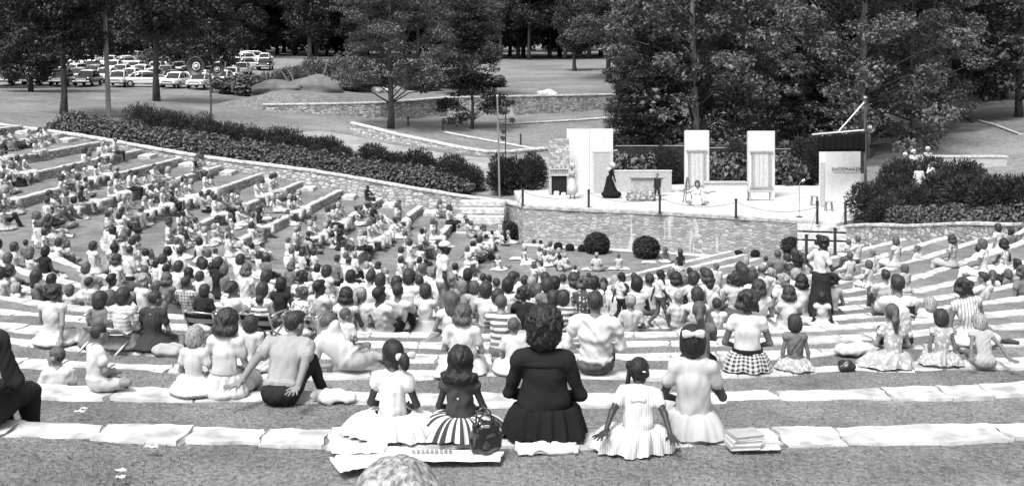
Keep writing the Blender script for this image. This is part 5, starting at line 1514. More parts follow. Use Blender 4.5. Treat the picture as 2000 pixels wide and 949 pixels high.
# ---- hair, in the head's own frame (head centre at origin, facing +Y, adult size)
def hair_mesh(name, style, h=.011, seed=0, noise=None):
    rn = random.Random(seed)
    pr = []
    E = lambda c, r, k=.02: pr.append(ell(V3(*c), V3(*r), 0, k))
    Cc = lambda a, b, ra, rb, k=.02: pr.append(cap(V3(*a), V3(*b), ra, rb, 0, k))
    nz = .004; face_y, face_z, nape = .048, .055, -.055
    if style == 'crop': E((0, -.014, .03), (.083, .103, .098)); nape = -.05; nz = .002
    elif style == 'shorn': E((0, -.012, .026), (.079, .099, .096)); nape = -.045; nz = .001
    elif style == 'man': E((0, -.016, .033), (.085, .105, .1)); E((0, .05, .09), (.06, .05, .035)); nape = -.065; nz = .004
    elif style == 'bald': E((0, -.016, .01), (.083, .1, .07)); nape = -.06
    elif style == 'bob': E((0, -.022, .022), (.101, .113, .112)); E((0, -.045, -.04), (.1, .085, .085)); nape = -.115; face_z = .05; nz = .004
    elif style == 'waves': E((0, -.024, .02), (.105, .115, .115)); [E((.085*math.sin(a), -.04-.075*math.cos(a), -.06), (.045, .045, .05)) for a in (-1.4, -.8, -.2, .4, 1.0, 1.5)]; nape = -.125; nz = .008
    elif style == 'curly': E((0, -.022, .028), (.106, .118, .112)); [E((.09*math.sin(a*1.9), -.03-.08*abs(math.cos(a*1.3)), .03+.07*math.sin(a*2.7)), (.038, .038, .038)) for a in range(14)]; nape = -.085; nz = .010
    elif style == 'puffy': E((0, -.03, .045), (.128, .135, .13)); E((0, -.06, -.03), (.115, .095, .1)); nape = -.13; face_z = .06; nz = .011
    elif style == 'flip': E((0, -.03, .03), (.112, .12, .118)); [E((.115*math.sin(a), -.055-.07*math.cos(a), -.115), (.05, .045, .045)) for a in (-1.5, -1.0, -.5, 0, .5, 1.0, 1.5)]; E((0, -.05, -.06), (.11, .09, .09)); nape = -.17; nz = .009
    elif style == 'long': E((0, -.022, .022), (.1, .112, .112)); Cc((0, -.06, 0), (0, -.075, -.17), .09, .075, .05); Cc((-.05, -.05, -.05), (-.055, -.06, -.2), .05, .035); Cc((.05, -.05, -.05), (.055, -.06, -.2), .05, .035); nape = -.26; nz = .004
    elif style == 'pony': E((0, -.014, .03), (.083, .104, .098)); Cc((0, -.1, .05), (0, -.14, .045), .03, .035); Cc((0, -.14, .045), (.0, -.165, -.05), .038, .045); Cc((0, -.165, -.05), (.01, -.15, -.19), .045, .02); nape = -.3; nz = .004
    elif style == 'braid': E((0, -.014, .03), (.084, .105, .1)); [E((-.085-.004*k, .01-.002*k, .02-.035*k), (.022, .022, .024), .012) for k in range(6)]; E((-.085, .0, .05), (.035, .035, .035)); nape = -.22; nz = .003
    elif style == 'bun': E((0, -.014, .03), (.084, .105, .1)); E((0, -.115, .0), (.045, .04, .045)); nape = -.07; nz = .003
    ph = [rn.uniform(0, 6.28) for _ in range(12)]
    def fn(Fd, X, Y, Z):
        w = np.zeros_like(Fd)
        for k in range(4):
            q = (34+24*k)*(1.9 if style == 'puffy' else 1); w += np.sin(X*q*1.1+ph[k])*np.sin(Y*q+ph[k+4])*np.sin(Z*q*.9+ph[k+8])/(1+.5*k)
        Fd = Fd+w*nz
        tailz = (style in ('pony', 'braid', 'long', 'flip'))
        # face opening: below the hairline and in front
        face = np.minimum(Y-(face_y-.35*np.maximum(-Z-.02, 0)*(0 if style in ('crop', 'man', 'shorn', 'bald') else 1)-(.055 if style in ('crop', 'man', 'shorn') else 0)*(Z < .015)), face_z-Z+.25*(Y-.05))
        Fd = np.maximum(Fd, face)
        Fd = np.maximum(Fd, nape-Z-.15*np.maximum(0, 0))
        if style in ('crop', 'man', 'shorn', 'pony', 'bun', 'braid'):
            ear = np.minimum(.02-np.abs(Y-(-.0)), np.minimum(np.abs(X)-.06, .012-Z))
            low = np.minimum(-.02-Z, Y+.03)
            Fd = np.maximum(Fd, np.where(np.abs(X) > .2, low, low) if style not in ('braid', 'pony') else np.where((np.abs(X) < .07), low, -1))
        if style == 'bald': Fd = np.maximum(Fd, Z-.055)
        return Fd
    V, Fq = surface_nets(pr, h, fn, .03)
    me = bpy.data.meshes.new(name)
    me.vertices.add(len(V)); me.vertices.foreach_set('co', V.astype(np.float32).ravel())
    me.loops.add(Fq.size); me.loops.foreach_set('vertex_index', Fq.astype(np.int32).ravel())
    me.polygons.add(len(Fq)); me.polygons.foreach_set('loop_start', np.arange(0, Fq.size, 4, dtype=np.int32)); me.polygons.foreach_set('loop_total', np.full(len(Fq), 4, dtype=np.int32))
    me.polygons.foreach_set('use_smooth', np.ones(len(Fq), dtype=bool))
    me.materials.append(M_hair['d'])
    me.update(calc_edges=True)
    return me

# ---- cloth, skin and hair materials
def pattern_mat(name, a, b, kind, scale, rough=.9):
    m = bpy.data.materials.new(name); n, l = nodes_of(m); bs = n['Principled BSDF']; bs.inputs['Roughness'].default_value = rough; bs.inputs['Specular IOR Level'].default_value = .15
    tc = n.new('ShaderNodeTexCoord'); mx = n.new('ShaderNodeMix'); mx.data_type = 'FLOAT'; mx.inputs['A'].default_value = a; mx.inputs['B'].default_value = b
    def wave(direction, sc):
        sp = n.new('ShaderNodeSeparateXYZ'); l.new(tc.outputs['Object'], sp.inputs[0])
        q = n.new('ShaderNodeMath'); q.operation = 'MULTIPLY'; q.inputs[1].default_value = sc*6.2832; l.new(sp.outputs[direction], q.inputs[0])
        s = n.new('ShaderNodeMath'); s.operation = 'SINE'; l.new(q.outputs[0], s.inputs[0])
        g = n.new('ShaderNodeMapRange'); g.inputs['From Min'].default_value = -.25; g.inputs['From Max'].default_value = .25; l.new(s.outputs[0], g.inputs['Value']); return g.outputs['Result']
    if kind == 'h': fac = wave(2, scale)
    elif kind == 'v': fac = wave(0, scale)
    elif kind == 'check':
        x, z = wave(0, scale), wave(2, scale); q = n.new('ShaderNodeMath'); q.operation = 'ADD'; l.new(x, q.inputs[0]); l.new(z, q.inputs[1])
        g = n.new('ShaderNodeMath'); g.operation = 'MULTIPLY'; g.inputs[1].default_value = .5; l.new(q.outputs[0], g.inputs[0]); fac = g.outputs[0]
    elif kind in ('dots', 'floral'):
        v = n.new('ShaderNodeTexVoronoi'); v.inputs['Scale'].default_value = scale; v.inputs['Randomness'].default_value = .4 if kind == 'dots' else 1
        l.new(tc.outputs['Object'], v.inputs['Vector'])
        g = n.new('ShaderNodeMapRange'); g.inputs['From Min'].default_value = .24 if kind == 'dots' else .3; g.inputs['From Max'].default_value = .3 if kind == 'dots' else .5; l.new(v.outputs['Distance'], g.inputs['Value']); fac = g.outputs['Result']
    elif kind == 'u':
        sp = n.new('ShaderNodeSeparateXYZ'); l.new(tc.outputs['UV'], sp.inputs[0])
        q = n.new('ShaderNodeMath'); q.operation = 'MULTIPLY'; q.inputs[1].default_value = scale*6.2832; l.new(sp.outputs[0], q.inputs[0])
        s = n.new('ShaderNodeMath'); s.operation = 'SINE'; l.new(q.outputs[0], s.inputs[0])
        g = n.new('ShaderNodeMapRange'); g.inputs['From Min'].default_value = -.2; g.inputs['From Max'].default_value = .2; l.new(s.outputs[0], g.inputs['Value']); fac = g.outputs['Result']
    elif kind == 'ucheck':
        sp = n.new('ShaderNodeSeparateXYZ'); l.new(tc.outputs['UV'], sp.inputs[0]); fs = []
        for ax, sc in ((0, scale), (1, scale*.22)):
            q = n.new('ShaderNodeMath'); q.operation = 'MULTIPLY'; q.inputs[1].default_value = sc*6.2832; l.new(sp.outputs[ax], q.inputs[0])
            s = n.new('ShaderNodeMath'); s.operation = 'SINE'; l.new(q.outputs[0], s.inputs[0])
            g = n.new('ShaderNodeMapRange'); g.inputs['From Min'].default_value = -.15; g.inputs['From Max'].default_value = .15; l.new(s.outputs[0], g.inputs['Value']); fs.append(g.outputs['Result'])
        q = n.new('ShaderNodeMath'); q.operation = 'ADD'; l.new(fs[0], q.inputs[0]); l.new(fs[1], q.inputs[1]); g = n.new('ShaderNodeMath'); g.operation = 'MULTIPLY'; g.inputs[1].default_value = .5; l.new(q.outputs[0], g.inputs[0]); fac = g.outputs[0]
    l.new(fac, mx.inputs['Factor'])
    nz = n.new('ShaderNodeTexNoise'); nz.inputs['Scale'].default_value = 12; l.new(tc.outputs['Object'], nz.inputs['Vector'])
    mu = n.new('ShaderNodeMath'); mu.operation = 'MULTIPLY'; g = n.new('ShaderNodeMapRange'); g.inputs['To Min'].default_value = .8; g.inputs['To Max'].default_value = 1.15; l.new(nz.outputs['Fac'], g.inputs['Value'])
    l.new(mx.outputs['Result'], mu.inputs[0]); l.new(g.outputs['Result'], mu.inputs[1]); l.new(mu.outputs[0], bs.inputs['Base Color'])
    MATS[name] = m
    return m
def cloth(name, a): return mat(name, a, .92, var=.12, scale=7, bump=.016, bscale=8, spec=.1)
M_skin = [mat('skin_light', .2, .6, var=.08, scale=9), mat('skin_tan', .13, .6, var=.08, scale=9), mat('skin_dark', .032, .5, var=.12, scale=9, spec=.4)]
def hair_mat(name, a, hi):
    m = mat(name, a, .5, spec=.35); n, l = m.node_tree.nodes, m.node_tree.links; b = n['Principled BSDF']
    tc = n.new('ShaderNodeTexCoord'); mp = n.new('ShaderNodeMapping'); mp.inputs['Scale'].default_value = (1, 1, .16); l.new(tc.outputs['Object'], mp.inputs['Vector'])
    z = n.new('ShaderNodeTexNoise'); z.inputs['Scale'].default_value = 75; z.inputs['Detail'].default_value = 3; z.inputs['Distortion'].default_value = .6; l.new(mp.outputs['Vector'], z.inputs['Vector'])
    q = n.new('ShaderNodeMapRange'); q.inputs['From Min'].default_value = .35; q.inputs['From Max'].default_value = .65; q.inputs['To Min'].default_value = a*.6; q.inputs['To Max'].default_value = hi
    l.new(z.outputs['Fac'], q.inputs['Value']); l.new(q.outputs['Result'], b.inputs['Base Color'])
    bp = n.new('ShaderNodeBump'); bp.inputs['Strength'].default_value = .8; bp.inputs['Distance'].default_value = .01; l.new(z.outputs['Fac'], bp.inputs['Height']); l.new(bp.outputs['Normal'], b.inputs['Normal'])
    return m
M_hair = {'d': hair_mat('hair_dark', .014, .05), 'm': hair_mat('hair_brown', .05, .12), 'l': hair_mat('hair_fair', .18, .4), 'k': hair_mat('hair_black', .008, .022)}
M_shoe = mat('shoe_leather', .05, .5); M_shoew = mat('shoe_white', .55, .6)
M_cloth = {'w': cloth('cloth_white', .52), 'v': cloth('cloth_offwhite', .43), 'l': cloth('cloth_light_grey', .34), 'g': cloth('cloth_grey', .15), 'h': cloth('cloth_mid_grey', .09), 'd': cloth('cloth_dark', .024), 'b': cloth('cloth_black', .012),
           's': pattern_mat('cloth_striped', .6, .12, 'h', 11), 't': pattern_mat('cloth_pinstriped', .6, .3, 'v', 26), 'c': pattern_mat('cloth_checked', .5, .14, 'check', 16), 'f': pattern_mat('cloth_flowered', .2, .6, 'floral', 17), 'p': pattern_mat('cloth_dotted', .5, .07, 'dots', 15)}
# ================================================================== the audience
# heads read from the photo: crop origin, crop scale, then "x,y,code" with code = kind, hair, hair tone, top (+ D dark skin, L lean, S stand, Z facing along the row)
HEADS = [
 (0, 220, 3.164, """85,105,mcmv 60,195,wbdd 210,122,mcmw 300,100,mcmw 240,185,gbmw 18,250,wwmw 130,285,wbdw 90,318,wwmw 45,335,gbmw 20,388,wwmw 42,470,wblw 78,455,wbmw 15,520,wbmw 22,655,wbmw 8,590,wwmv
 730,178,mxmw 662,205,wwlw 563,245,gbmw 612,258,gblw 650,297,wbdw 490,335,wbdw 435,347,mcmw 390,402,wwdw 500,400,wbdl 560,338,wwmw 617,335,gbdw 692,335,wblv 440,502,wbmg 465,540,wbdw 375,560,wwdw 530,472,mcdd 572,455,wwmv 640,442,gblw
 750,393,wbdw 820,376,mcdw 965,337,mcdw 930,392,bcdw 1050,345,wblw 945,465,bcdw 985,472,bcdd 1030,490,wblw 1080,452,gbmw 1245,272,wlmw 1218,285,bcdd 1220,380,wbdw 1195,430,gblw 1305,495,wbdw 1342,500,mcmw 1270,525,wbdw 1440,480,wbdw 1500,497,gbmw 1520,600,wwdd
 830,522,mcmw 858,520,gbmw 775,592,mmdw 745,636,wbdw 700,630,wbdw 880,597,gbml 320,607,wbdw 310,655,wbdw 310,705,wwdw 690,715,wbdv 500,748,wbdw 800,745,wbdw 1075,627,bcdl 1130,632,bcdw 1055,690,bcdw 1095,722,gbmw 1135,722,gbmw 1190,690,bcdw 1280,722,gblw 1330,705,gblv 1440,637,gbmw 1460,705,wwlw 1440,768,gbdw
 1130,745,gbmw 620,790,wwmw 160,640,wwmw 240,690,wbmv"""),
 (450, 250, 3.164, """253,303,wbdw 222,330,wwdw 442,400,wwlw 195,465,mcmw 300,425,gblw 340,438,gbdw 390,428,wblw 95,508,wbdd 22,400,wwmw 45,610,gblw 82,385,wbmw 625,470,mcmw 690,480,wwlw 650,487,wbmw 935,473,wwmw 985,478,wbmw 1017,468,wwdd 905,485,mcdd 872,472,wbmw 840,548,wwlw 868,588,wbmw 812,492,wwmg 545,560,wwmf 520,600,wbdw 435,592,gblw 455,630,wbmw 502,655,mcdd 690,640,wwdd 752,652,gbmw 700,720,wydw 745,772,gbmw 1095,650,gbmw 1112,640,mcdw 1090,712,wbdw 1085,757,wbdw 1290,490,bcmv 1320,502,gbmw 1225,590,bcdg 1265,580,wbmw 1470,592,bcmw 1497,590,gbmw 1525,660,gblw 1550,682,wbdw 1470,722,wbdwL 1425,750,gbmw
 370,520,gbmw 160,545,wbmw 590,590,gblw 640,660,gbdl 1180,740,wbdw 60,470,gbmw 140,600,wbdw 1035,500,gbmw 1050,560,wbmw 960,560,wwlw"""),
 (900, 220, 3.164, """45,690,bcdw 78,688,gbmw 125,713,bcdw 155,725,gbmw 100,757,bcmw 130,772,gbdw 170,770,bcdw 200,743,bcdw 260,742,bclw 305,742,gblw 405,840,gblw 505,800,bcdw 525,865,gbmw 495,845,bcmw 620,890,bcdw 645,882,gblw 840,882,bclw 975,886,bcmw 612,852,gblw 505,935,bcdw 560,810,gbmw 240,890,gblw"""),
 (0, 460, 3.164, """22,50,mcdw 110,70,wbdw 168,48,bcdg 195,122,gbmw 290,97,wbdd 375,42,wbdw 430,57,gbmw 475,82,wbdw 545,110,mcdg 860,15,wbdw 82,215,wwdw 10,232,wbdw 245,248,wldg 335,270,gbdw 438,338,gbmv 630,150,gblw 695,160,wwdw 780,105,mcdw 920,107,gbdw 1015,105,wbdw 1045,142,wbdw 1140,102,mcdw 1210,125,gbmw 1265,165,wbdw 1345,97,bcdw 1245,38,wbdw 1115,32,gbmw 1485,42,bcdw 1535,46,bcmw 1570,66,bcdw 1510,147,wbdw 1375,167,wbdd 1480,190,gbmg 1520,218,wwmw 1415,210,gbmg 1285,175,wbdw 1195,228,gbdg 1130,188,wbdw 1040,213,bcdw 1240,255,gbdw 1035,266,wwmg 725,266,mmdw 570,292,bcdw 820,238,gbmg 900,277,wylw 990,312,gbmg 1180,286,mmdc 1450,330,wudw 690,383,gbmw 60,140,wbmw 205,95,gbmv 620,60,wbdw 1330,200,bcdv 950,180,gbdw 1560,130,gbdw 1590,400,gbmw 540,200,gbml 130,320,gblw"""),
 (450, 460, 3.164, """22,330,mcdw 205,335,wbdw 232,255,wbdw 105,222,wwmw 90,147,bcdg 65,40,bcdw 115,32,gbmw 150,67,bcdw 210,60,bcdw 275,105,gbmw 330,122,wbdw 262,142,bcdg 385,32,gbmw 425,75,wbdw 530,102,wbdw 400,187,wwmg 415,280,wydf 600,312,mmdv 655,152,mmdg 750,160,mcdw 690,132,mclw 825,192,gblw 895,190,wwdw 870,140,wbdw 975,157,wbdw 1090,47,wbdw 1085,92,bcdw 1055,197,gblw 1175,152,wbdw 1020,207,gbmw 985,217,gblw 1200,203,mcmw 1400,195,wbdw 1470,237,wbdd 1525,242,bcdw 1570,252,gbdw 1355,292,wylw 1435,312,gblw 1510,310,gbmw 885,245,mcdw 760,247,wbdw 855,282,mcdw 940,270,wbdw 1030,297,wbdw 1160,302,mcdt 1050,337,mmdw 965,355,mmdw 720,370,wwdw 815,363,wnlw 1210,342,wbdw 1360,397,wlmw 1405,402,bcmw 1555,390,bcmg 1120,250,wbdw 330,200,gbmv 560,200,gbdw 1250,250,gbmw 620,215,gbdw 500,250,gblw 1300,230,wbdw 320,300,wbdd"""),
 (850, 460, 3.164, """565,77,gbmw 660,42,bcmw 692,60,gblw 660,97,gbmw 690,107,bcdw 780,132,gbdwS 808,122,gblw 615,182,gbmw 662,180,bcdw 865,200,tcdw 1000,120,bclw 1135,130,bcmw 1425,85,glmg 1500,92,bcmw 1530,112,gbdd 400,150,tblw 310,257,bcdw 342,257,bcdw 170,312,gblw 245,307,gblw 320,332,wbdw 450,267,bcdw 482,250,bcdw 507,247,bcdw 450,317,wbdw 555,270,bcdw 597,282,bclw 612,258,gbmw 677,265,mcdw 692,307,wbdg 735,287,wbdd 785,258,bcdv 855,275,wwdw 975,286,wbdw 1035,297,bcdw 1105,327,bclw 1050,352,bcmw 1215,257,bcdw 1310,267,bcdw 1245,305,wbdw 1445,237,gbmw 1475,265,wwdw 1525,270,gbmw 1560,222,bcdw 545,362,wydd 925,322,wymp 800,382,wbds 725,385,wbdw 290,392,bcmh 1205,410,bclv 1500,380,bclw 475,395,gbdw 400,372,wbdw 600,345,gbdw 1160,330,gbdw 210,240,wbdw 380,290,bcdw 640,330,gbmw 900,240,bcdw 940,250,gbdw 1100,265,gblw 860,345,gbmw"""),
 (1200, 420, 3.389, """120,408,bcdw 395,422,gbdw 362,392,wbmw 490,377,wbdw 525,420,wbdw 575,385,bcdw 602,405,wwdw 695,355,bcmw 752,432,bcdw 812,347,wldd 830,372,wldd 815,450,wydv 835,302,gblw 890,372,gbmw 940,355,mxmw 975,422,gbmw 1000,332,bcmw 1035,302,bcdw 1045,258,mcmg 1130,285,wbdw 1187,265,gnmw 1238,265,wldd 1180,392,wblw 1135,360,wwdw 1055,417,bcdw 1120,432,wylw 1230,437,wwdw 945,475,wwdw 670,590,bcdw 1155,515,wwdw 1430,432,wydw 1380,540,gbdwD 550,527,wbdw 430,545,bclw 1480,242,wbdd 660,440,gblw 440,425,gbmw 780,400,gbdw 290,450,gbdw 860,410,gbmw 920,420,wbdw 1010,380,bclw 480,450,gbmw 1300,320,gbdw 620,470,bcdw"""),
 (1550, 420, 2.8756, """255,205,bcdd 300,152,gbmw 345,142,mcmw 490,232,bcmw 380,247,bcmw 685,192,bcmw 727,170,wbmw 1135,70,wbdw 1215,95,bcdg 1250,77,bcmw 1277,47,mcdw 1035,187,gbdw 1087,165,wwdc 1172,162,wwdf 1225,272,mmdw 1103,335,gnmw 1040,352,mmdw 1270,320,wymg 500,337,mmdw 205,367,wwdw 470,292,gbmv 760,500,gblw 600,300,gbml 1190,330,gbmg 1280,200,wbmw"""),
]
rp = random.Random(99)
# ---- shared body shapes: several poses for each kind
VAR = {}
def add_var(key, **kw):
    pr, fr, hands, S_ = body(**kw)
    me = skin_mesh('person_shape', pr, .02 if kw.get('kind') in ('man', 'woman') else .0175, .007, kw.get('seed', 0))
    VAR.setdefault(key, []).append((me, fr, S_))
for s_, (hy, ty, le) in enumerate(((0, 0, .12), (.35, .1, .05), (-.4, -.08, .2))):
    add_var(('man', 'bench'), kind='man', pose='bench', seed=s_, lean=-le, hyaw=hy, tyaw=ty, arms=('knees', 'lap', 'knees')[s_], hpitch=.1)
    add_var(('woman', 'bench'), kind='woman', pose='bench', seed=s_+5, lean=-le*.7, hyaw=hy, tyaw=ty, arms=('lap', 'lap', 'fold')[s_], skirt='bench', bare_legs=True, sleeve=('short', 'cap', 'none')[s_], hpitch=.06)
    add_var(('boy', 'bench'), kind='boy', pose='bench', seed=s_+9, lean=-le, hyaw=hy, tyaw=ty, arms='lap', bare_legs=s_ != 1)
    add_var(('girl', 'bench'), kind='girl', pose='bench', seed=s_+12, lean=-le*.6, hyaw=hy, tyaw=ty, arms='lap', skirt='bench', bare_legs=True, sleeve=('cap', 'short', 'none')[s_])
    add_var(('man', 'ground'), kind='man', pose='ground', seed=s_+15, lean=-.22-le, hyaw=hy, tyaw=ty, arms='knees', legs=('knees', 'cross', 'oneup')[s_], hpitch=-.05)
    add_var(('woman', 'ground'), kind='woman', pose='ground', seed=s_+20, lean=-.1-le*.5, hyaw=hy, tyaw=ty, arms=('knees', 'lap', ('side', 'lap'))[s_], legs=('knees', 'sideleft', 'sideright')[s_], skirt=('knees', 'ground', 'ground')[s_], bare_legs=True, sleeve=('short', 'none', 'cap')[s_])
    add_var(('boy', 'ground'), kind='boy', pose='ground', seed=s_+25, lean=-.15-le, hyaw=hy, tyaw=ty, arms=('knees', 'lap', 'side')[s_], legs=('knees', 'cross', 'straight')[s_], bare_legs=s_ == 1)
    add_var(('girl', 'ground'), kind='girl', pose='ground', seed=s_+30, lean=-.1-le, hyaw=hy, tyaw=ty, arms=('lap', 'knees', 'side')[s_], legs=('sideright', 'knees', 'straight')[s_], skirt='ground', bare_legs=True, sleeve=('cap', 'short', 'none')[s_])
add_var(('man', 'recline'), kind='man', pose='ground', seed=40, lean=.35, hyaw=.2, arms='back', legs='oneup', hpitch=-.2)
add_var(('woman', 'recline'), kind='woman', pose='ground', seed=41, lean=.45, hyaw=-.2, arms='back', legs='straight', bare_legs=True, hpitch=-.2)
add_var(('tod', 'ground'), kind='tod', pose='ground', seed=42, lean=-.1, hyaw=.2, arms='lap', legs='straight', bare_legs=True)
add_var(('girl', 'stand'), kind='girl', pose='stand', seed=43, arms='hang', skirt='stand', bare_legs=True, hyaw=.2)
VAR[('tod', 'bench')] = VAR[('tod', 'ground')]
HAIRM = {}
HSTY = {'c': 'crop', 's': 'shorn', 'm': 'man', 'x': 'bald', 'b': 'bob', 'w': 'waves', 'y': 'curly', 'p': 'puffy', 'l': 'long', 'n': 'pony', 'u': 'bun', 'f': 'flip', 'r': 'braid'}
def hair_of(k):
    if k not in HAIRM: HAIRM[k] = hair_mesh('hair_shape', HSTY[k], {'p': .007, 'f': .009, 'w': .01, 'y': .01}.get(k, .0125), ord(k))
    return HAIRM[k]
def setmat(o, k, m):
    o.material_slots[k].link = 'OBJECT'; o.material_slots[k].material = m
def add_hair(parent, fr, style, tone, scale=1.0, dark=False):
    h = bpy.data.objects.new('hair', hair_of(style)); col.objects.link(h); h.parent = parent
    h.matrix_local = Matrix(fr.tolist()) @ Matrix.Scale(scale, 4)
    h.material_slots[0].link = 'OBJECT'; h.material_slots[0].material = M_hair['k' if (dark and tone == 'd') else tone]
    return h
PEOPLE = []
def put_person(kind, var, x, y, z, rz, hair, tone, top, bottom, skin, scale=1.0, shoe=None):
    me, fr, S_ = var
    o = bpy.data.objects.new('person', me); col.objects.link(o)
    o.location = (x, y, z); o.rotation_euler = (0, 0, rz); o.scale = (scale,)*3
    for k, m in enumerate((M_skin[skin], M_cloth[top], M_cloth[bottom], shoe or M_shoe)): setmat(o, k, m)
    add_hair(o, fr, hair, tone, 1.0, skin == 2)
    return o
def row_of(X, Y):
    r = rowcoord(X, Y); i = math.ceil((34.0-r)/2.0-1e-6); return i, r-Ri(min(max(i, -4), NR-1))
def march(px, py, hz, kid=False):
    """seat point whose head falls on the photo position; sight lines run almost along the slope, so head size in the photo picks the row"""
    q = py-(16 if kid else 0)
    Ye = np.interp(q, [455, 480, 490, 508, 520, 540, 550, 560, 572, 585, 600], [36, 31, 28.5, 25.5, 24, 21.5, 20.5, 19.3, 18.3, 17.0, 15.0])
    wy = 1.0 if py > 490 else .12
    best = None; Y = 8.0
    while Y < 54.2:
        X = (px-1000)*Y/F; g = HC-(py-YH)*Y/F-ground(X, Y)-hz
        c = wy*abs(Y-Ye)/Ye*2+abs(g)/.1*.25+(0 if abs(g) < .13 else 2)
        if best is None or c < best[0]: best = (c, X, Y, g)
        Y += .05
    return best[1], best[2], min(max(1+best[3]/hz, .84), 1.16)
BAD = []
def auto_people():
    for src, (ox, oy, sc, txt) in enumerate(HEADS):
        for e in txt.split():
            a, b, c = e.split(',')
            px, py = ox+float(a)/sc, oy+float(b)/sc
            kl, hs_, tone, top = c[0], c[1], c[2], c[3]; fl_ = c[4:]
            kind = {'m': 'man', 'w': 'woman', 'b': 'boy', 'g': 'girl', 't': 'tod'}[kl]
            far = px < 900 and py < 440
            pose = 'ground'
            v = rp.choice(VAR[(kind, pose)]); scale = rp.uniform(.93, 1.07)*(1.0 if kind in ('man', 'woman', 'tod') else rp.uniform(.88, 1.12))
            if 'S' in fl_: v = VAR[('girl', 'stand')][0]; scale = .8
            if 'L' in fl_: v = VAR[(kind, 'recline')][0]
            hz = v[1][2, 3]*scale
            kid = kind in ('boy', 'girl', 'tod')
            X, Y, sq = march(px, py, hz, kid); scale *= sq
            q = .13*F/Y
            if any(e_['src'] != src and abs(e_['px']-px) < q and abs(e_['py']-py) < q for e_ in PEOPLE): continue
            i, fr = row_of(X, Y)
            if not fl_ and 0 <= i < NR and (kind, 'bench') in VAR and kind != 'tod':
                lim = .75 if Y > 24 else .42
                if fr < lim and not (X > 9.5 and Y > 36) or (kind in ('man', 'woman') and Y > 24 and fr < 1.15 and rp.random() < .8):
                    pose = 'bench'; v = rp.choice(VAR[(kind, 'bench')]); scale /= sq; hz = v[1][2, 3]*scale
                    X, Y, sq = march(px, py, hz, kid); scale *= sq; i, fr = row_of(X, Y)
                    if i < NR and i >= 0:
                        # slide onto the stone edge along the row's normal
                        n = row_normal(X, Y); dlt = fr-.17
                        if abs(dlt) < 1.3: X -= n[0]*dlt; Y -= n[1]*dlt
                elif fr < .3:
                    pass
            # facing: stage, blended with the row's own inward direction for those on the stone edges
            d = Vector((6.5-X, 52.5-Y, 0)).normalized()
            if pose == 'bench':
                n = row_normal(X, Y); d = (d*.45+Vector((-n[0], -n[1], 0))*.75).normalized()
            rz = math.atan2(-d.x, d.y)+rp.uniform(-.28, .28)
            z = ground(X, Y)+.012
            if pose == 'bench': z += .012
            skin = 2 if ('D' in fl_ or (tone == 'd' and rp.random() < (.12 if far else .28))) else (0 if rp.random() < .65 else 1)
            if kind in ('woman', 'girl'):
                bottom = rp.choice('wwlgfhdv' if top in 'wv' else 'wdhl') if kind == 'woman' else rp.choice('wwwvlf')
                if top == 'f': bottom = 'f'
            else: bottom = rp.choice('ddhgh') if kind == 'man' else rp.choice('dhgglv')
            if far and rp.random() < .6: bottom = rp.choice('wwwvl')
            PEOPLE.append(dict(src=src, px=px, py=py, kind=kind, pose='recline' if 'L' in fl_ else 'stand' if 'S' in fl_ else pose, v=v, X=X, Y=Y, z=z, rz=rz, hair=hs_, tone=tone, top=top, bottom=bottom, skin=skin, scale=scale, row=i))
def row_normal(X, Y):
    e = .01
    gx = (rowcoord(X+e, Y)-rowcoord(X-e, Y)); gy = (rowcoord(X, Y+e)-rowcoord(X, Y-e)); L = math.hypot(gx, gy) or 1
    return gx/L, gy/L
auto_people()
# neighbours squeezed in beside the small far-off spectators (they join the one far crowd)
for p_ in list(PEOPLE):
    if p_['px'] < 960 and p_['py'] < 470 and rp.random() < .95:
        n = row_normal(p_['X'], p_['Y']); t = rp.choice((-1, 1))*rp.uniform(.45, .75)
        X, Y = p_['X']-n[1]*t, p_['Y']+n[0]*t
        if Y > 54.6 or any(math.hypot(e_['X']-X, e_['Y']-Y) < .4 for e_ in PEOPLE): continue
        q = dict(p_); kd = rp.choice(('woman', 'girl', 'man', 'boy', 'woman'))
        pose = 'bench' if p_['pose'] == 'bench' else 'ground'
        q.update(kind=kd, pose=pose, v=rp.choice(VAR[(kd, pose)]), X=X, Y=Y, z=ground(X, Y)+.02, rz=p_['rz']+rp.uniform(-.4, .4), hair=rp.choice('bwyc') if kd in ('woman', 'girl') else 'c', tone=rp.choice('ddml'), top=rp.choice('wwwwwvlf'), bottom=rp.choice('wwwwlvgd'), skin=rp.choice((0, 0, 0, 1)), extra=True)
        PEOPLE.append(q)
# ================================================================== people close to the camera, each one built alone
LANDMARKS = []
def seat_at(px, row, back=.13):
    """point on a terrace edge under photo column px"""
    r = Ri(row)+back; k = (px-1000)/F
    A = 1+k*k; B = -82.0; C0 = 41*41-r*r
    Y = (-B-math.sqrt(B*B-4*A*C0))/(2*A)
    return k*Y, Y, Hi(row)+.014
def bow(parent, c, s, m, rz=0.0, name='hair_bow'):
    pr = [ell(V3(-.04, 0, 0)*s, V3(.04, .016, .024)*s, 0, .01, roty(.35)), ell(V3(.04, 0, .004)*s, V3(.042, .016, .026)*s, 0, .01, roty(-.3)), ell(V3(0, -.004, 0)*s, V3(.013, .017, .014)*s, 0, .008),
          ell(V3(-.055, 0, -.012)*s, V3(.022, .012, .02)*s, 0, .01), ell(V3(.058, 0, -.01)*s, V3(.02, .012, .02)*s, 0, .01)]
    me = skin_mesh('hair_bow_shape', pr, .005*s, 0, 0, [m]); o = bpy.data.objects.new(name, me); col.objects.link(o); o.parent = parent; o.location = c; o.rotation_euler = (0, 0, rz); return o
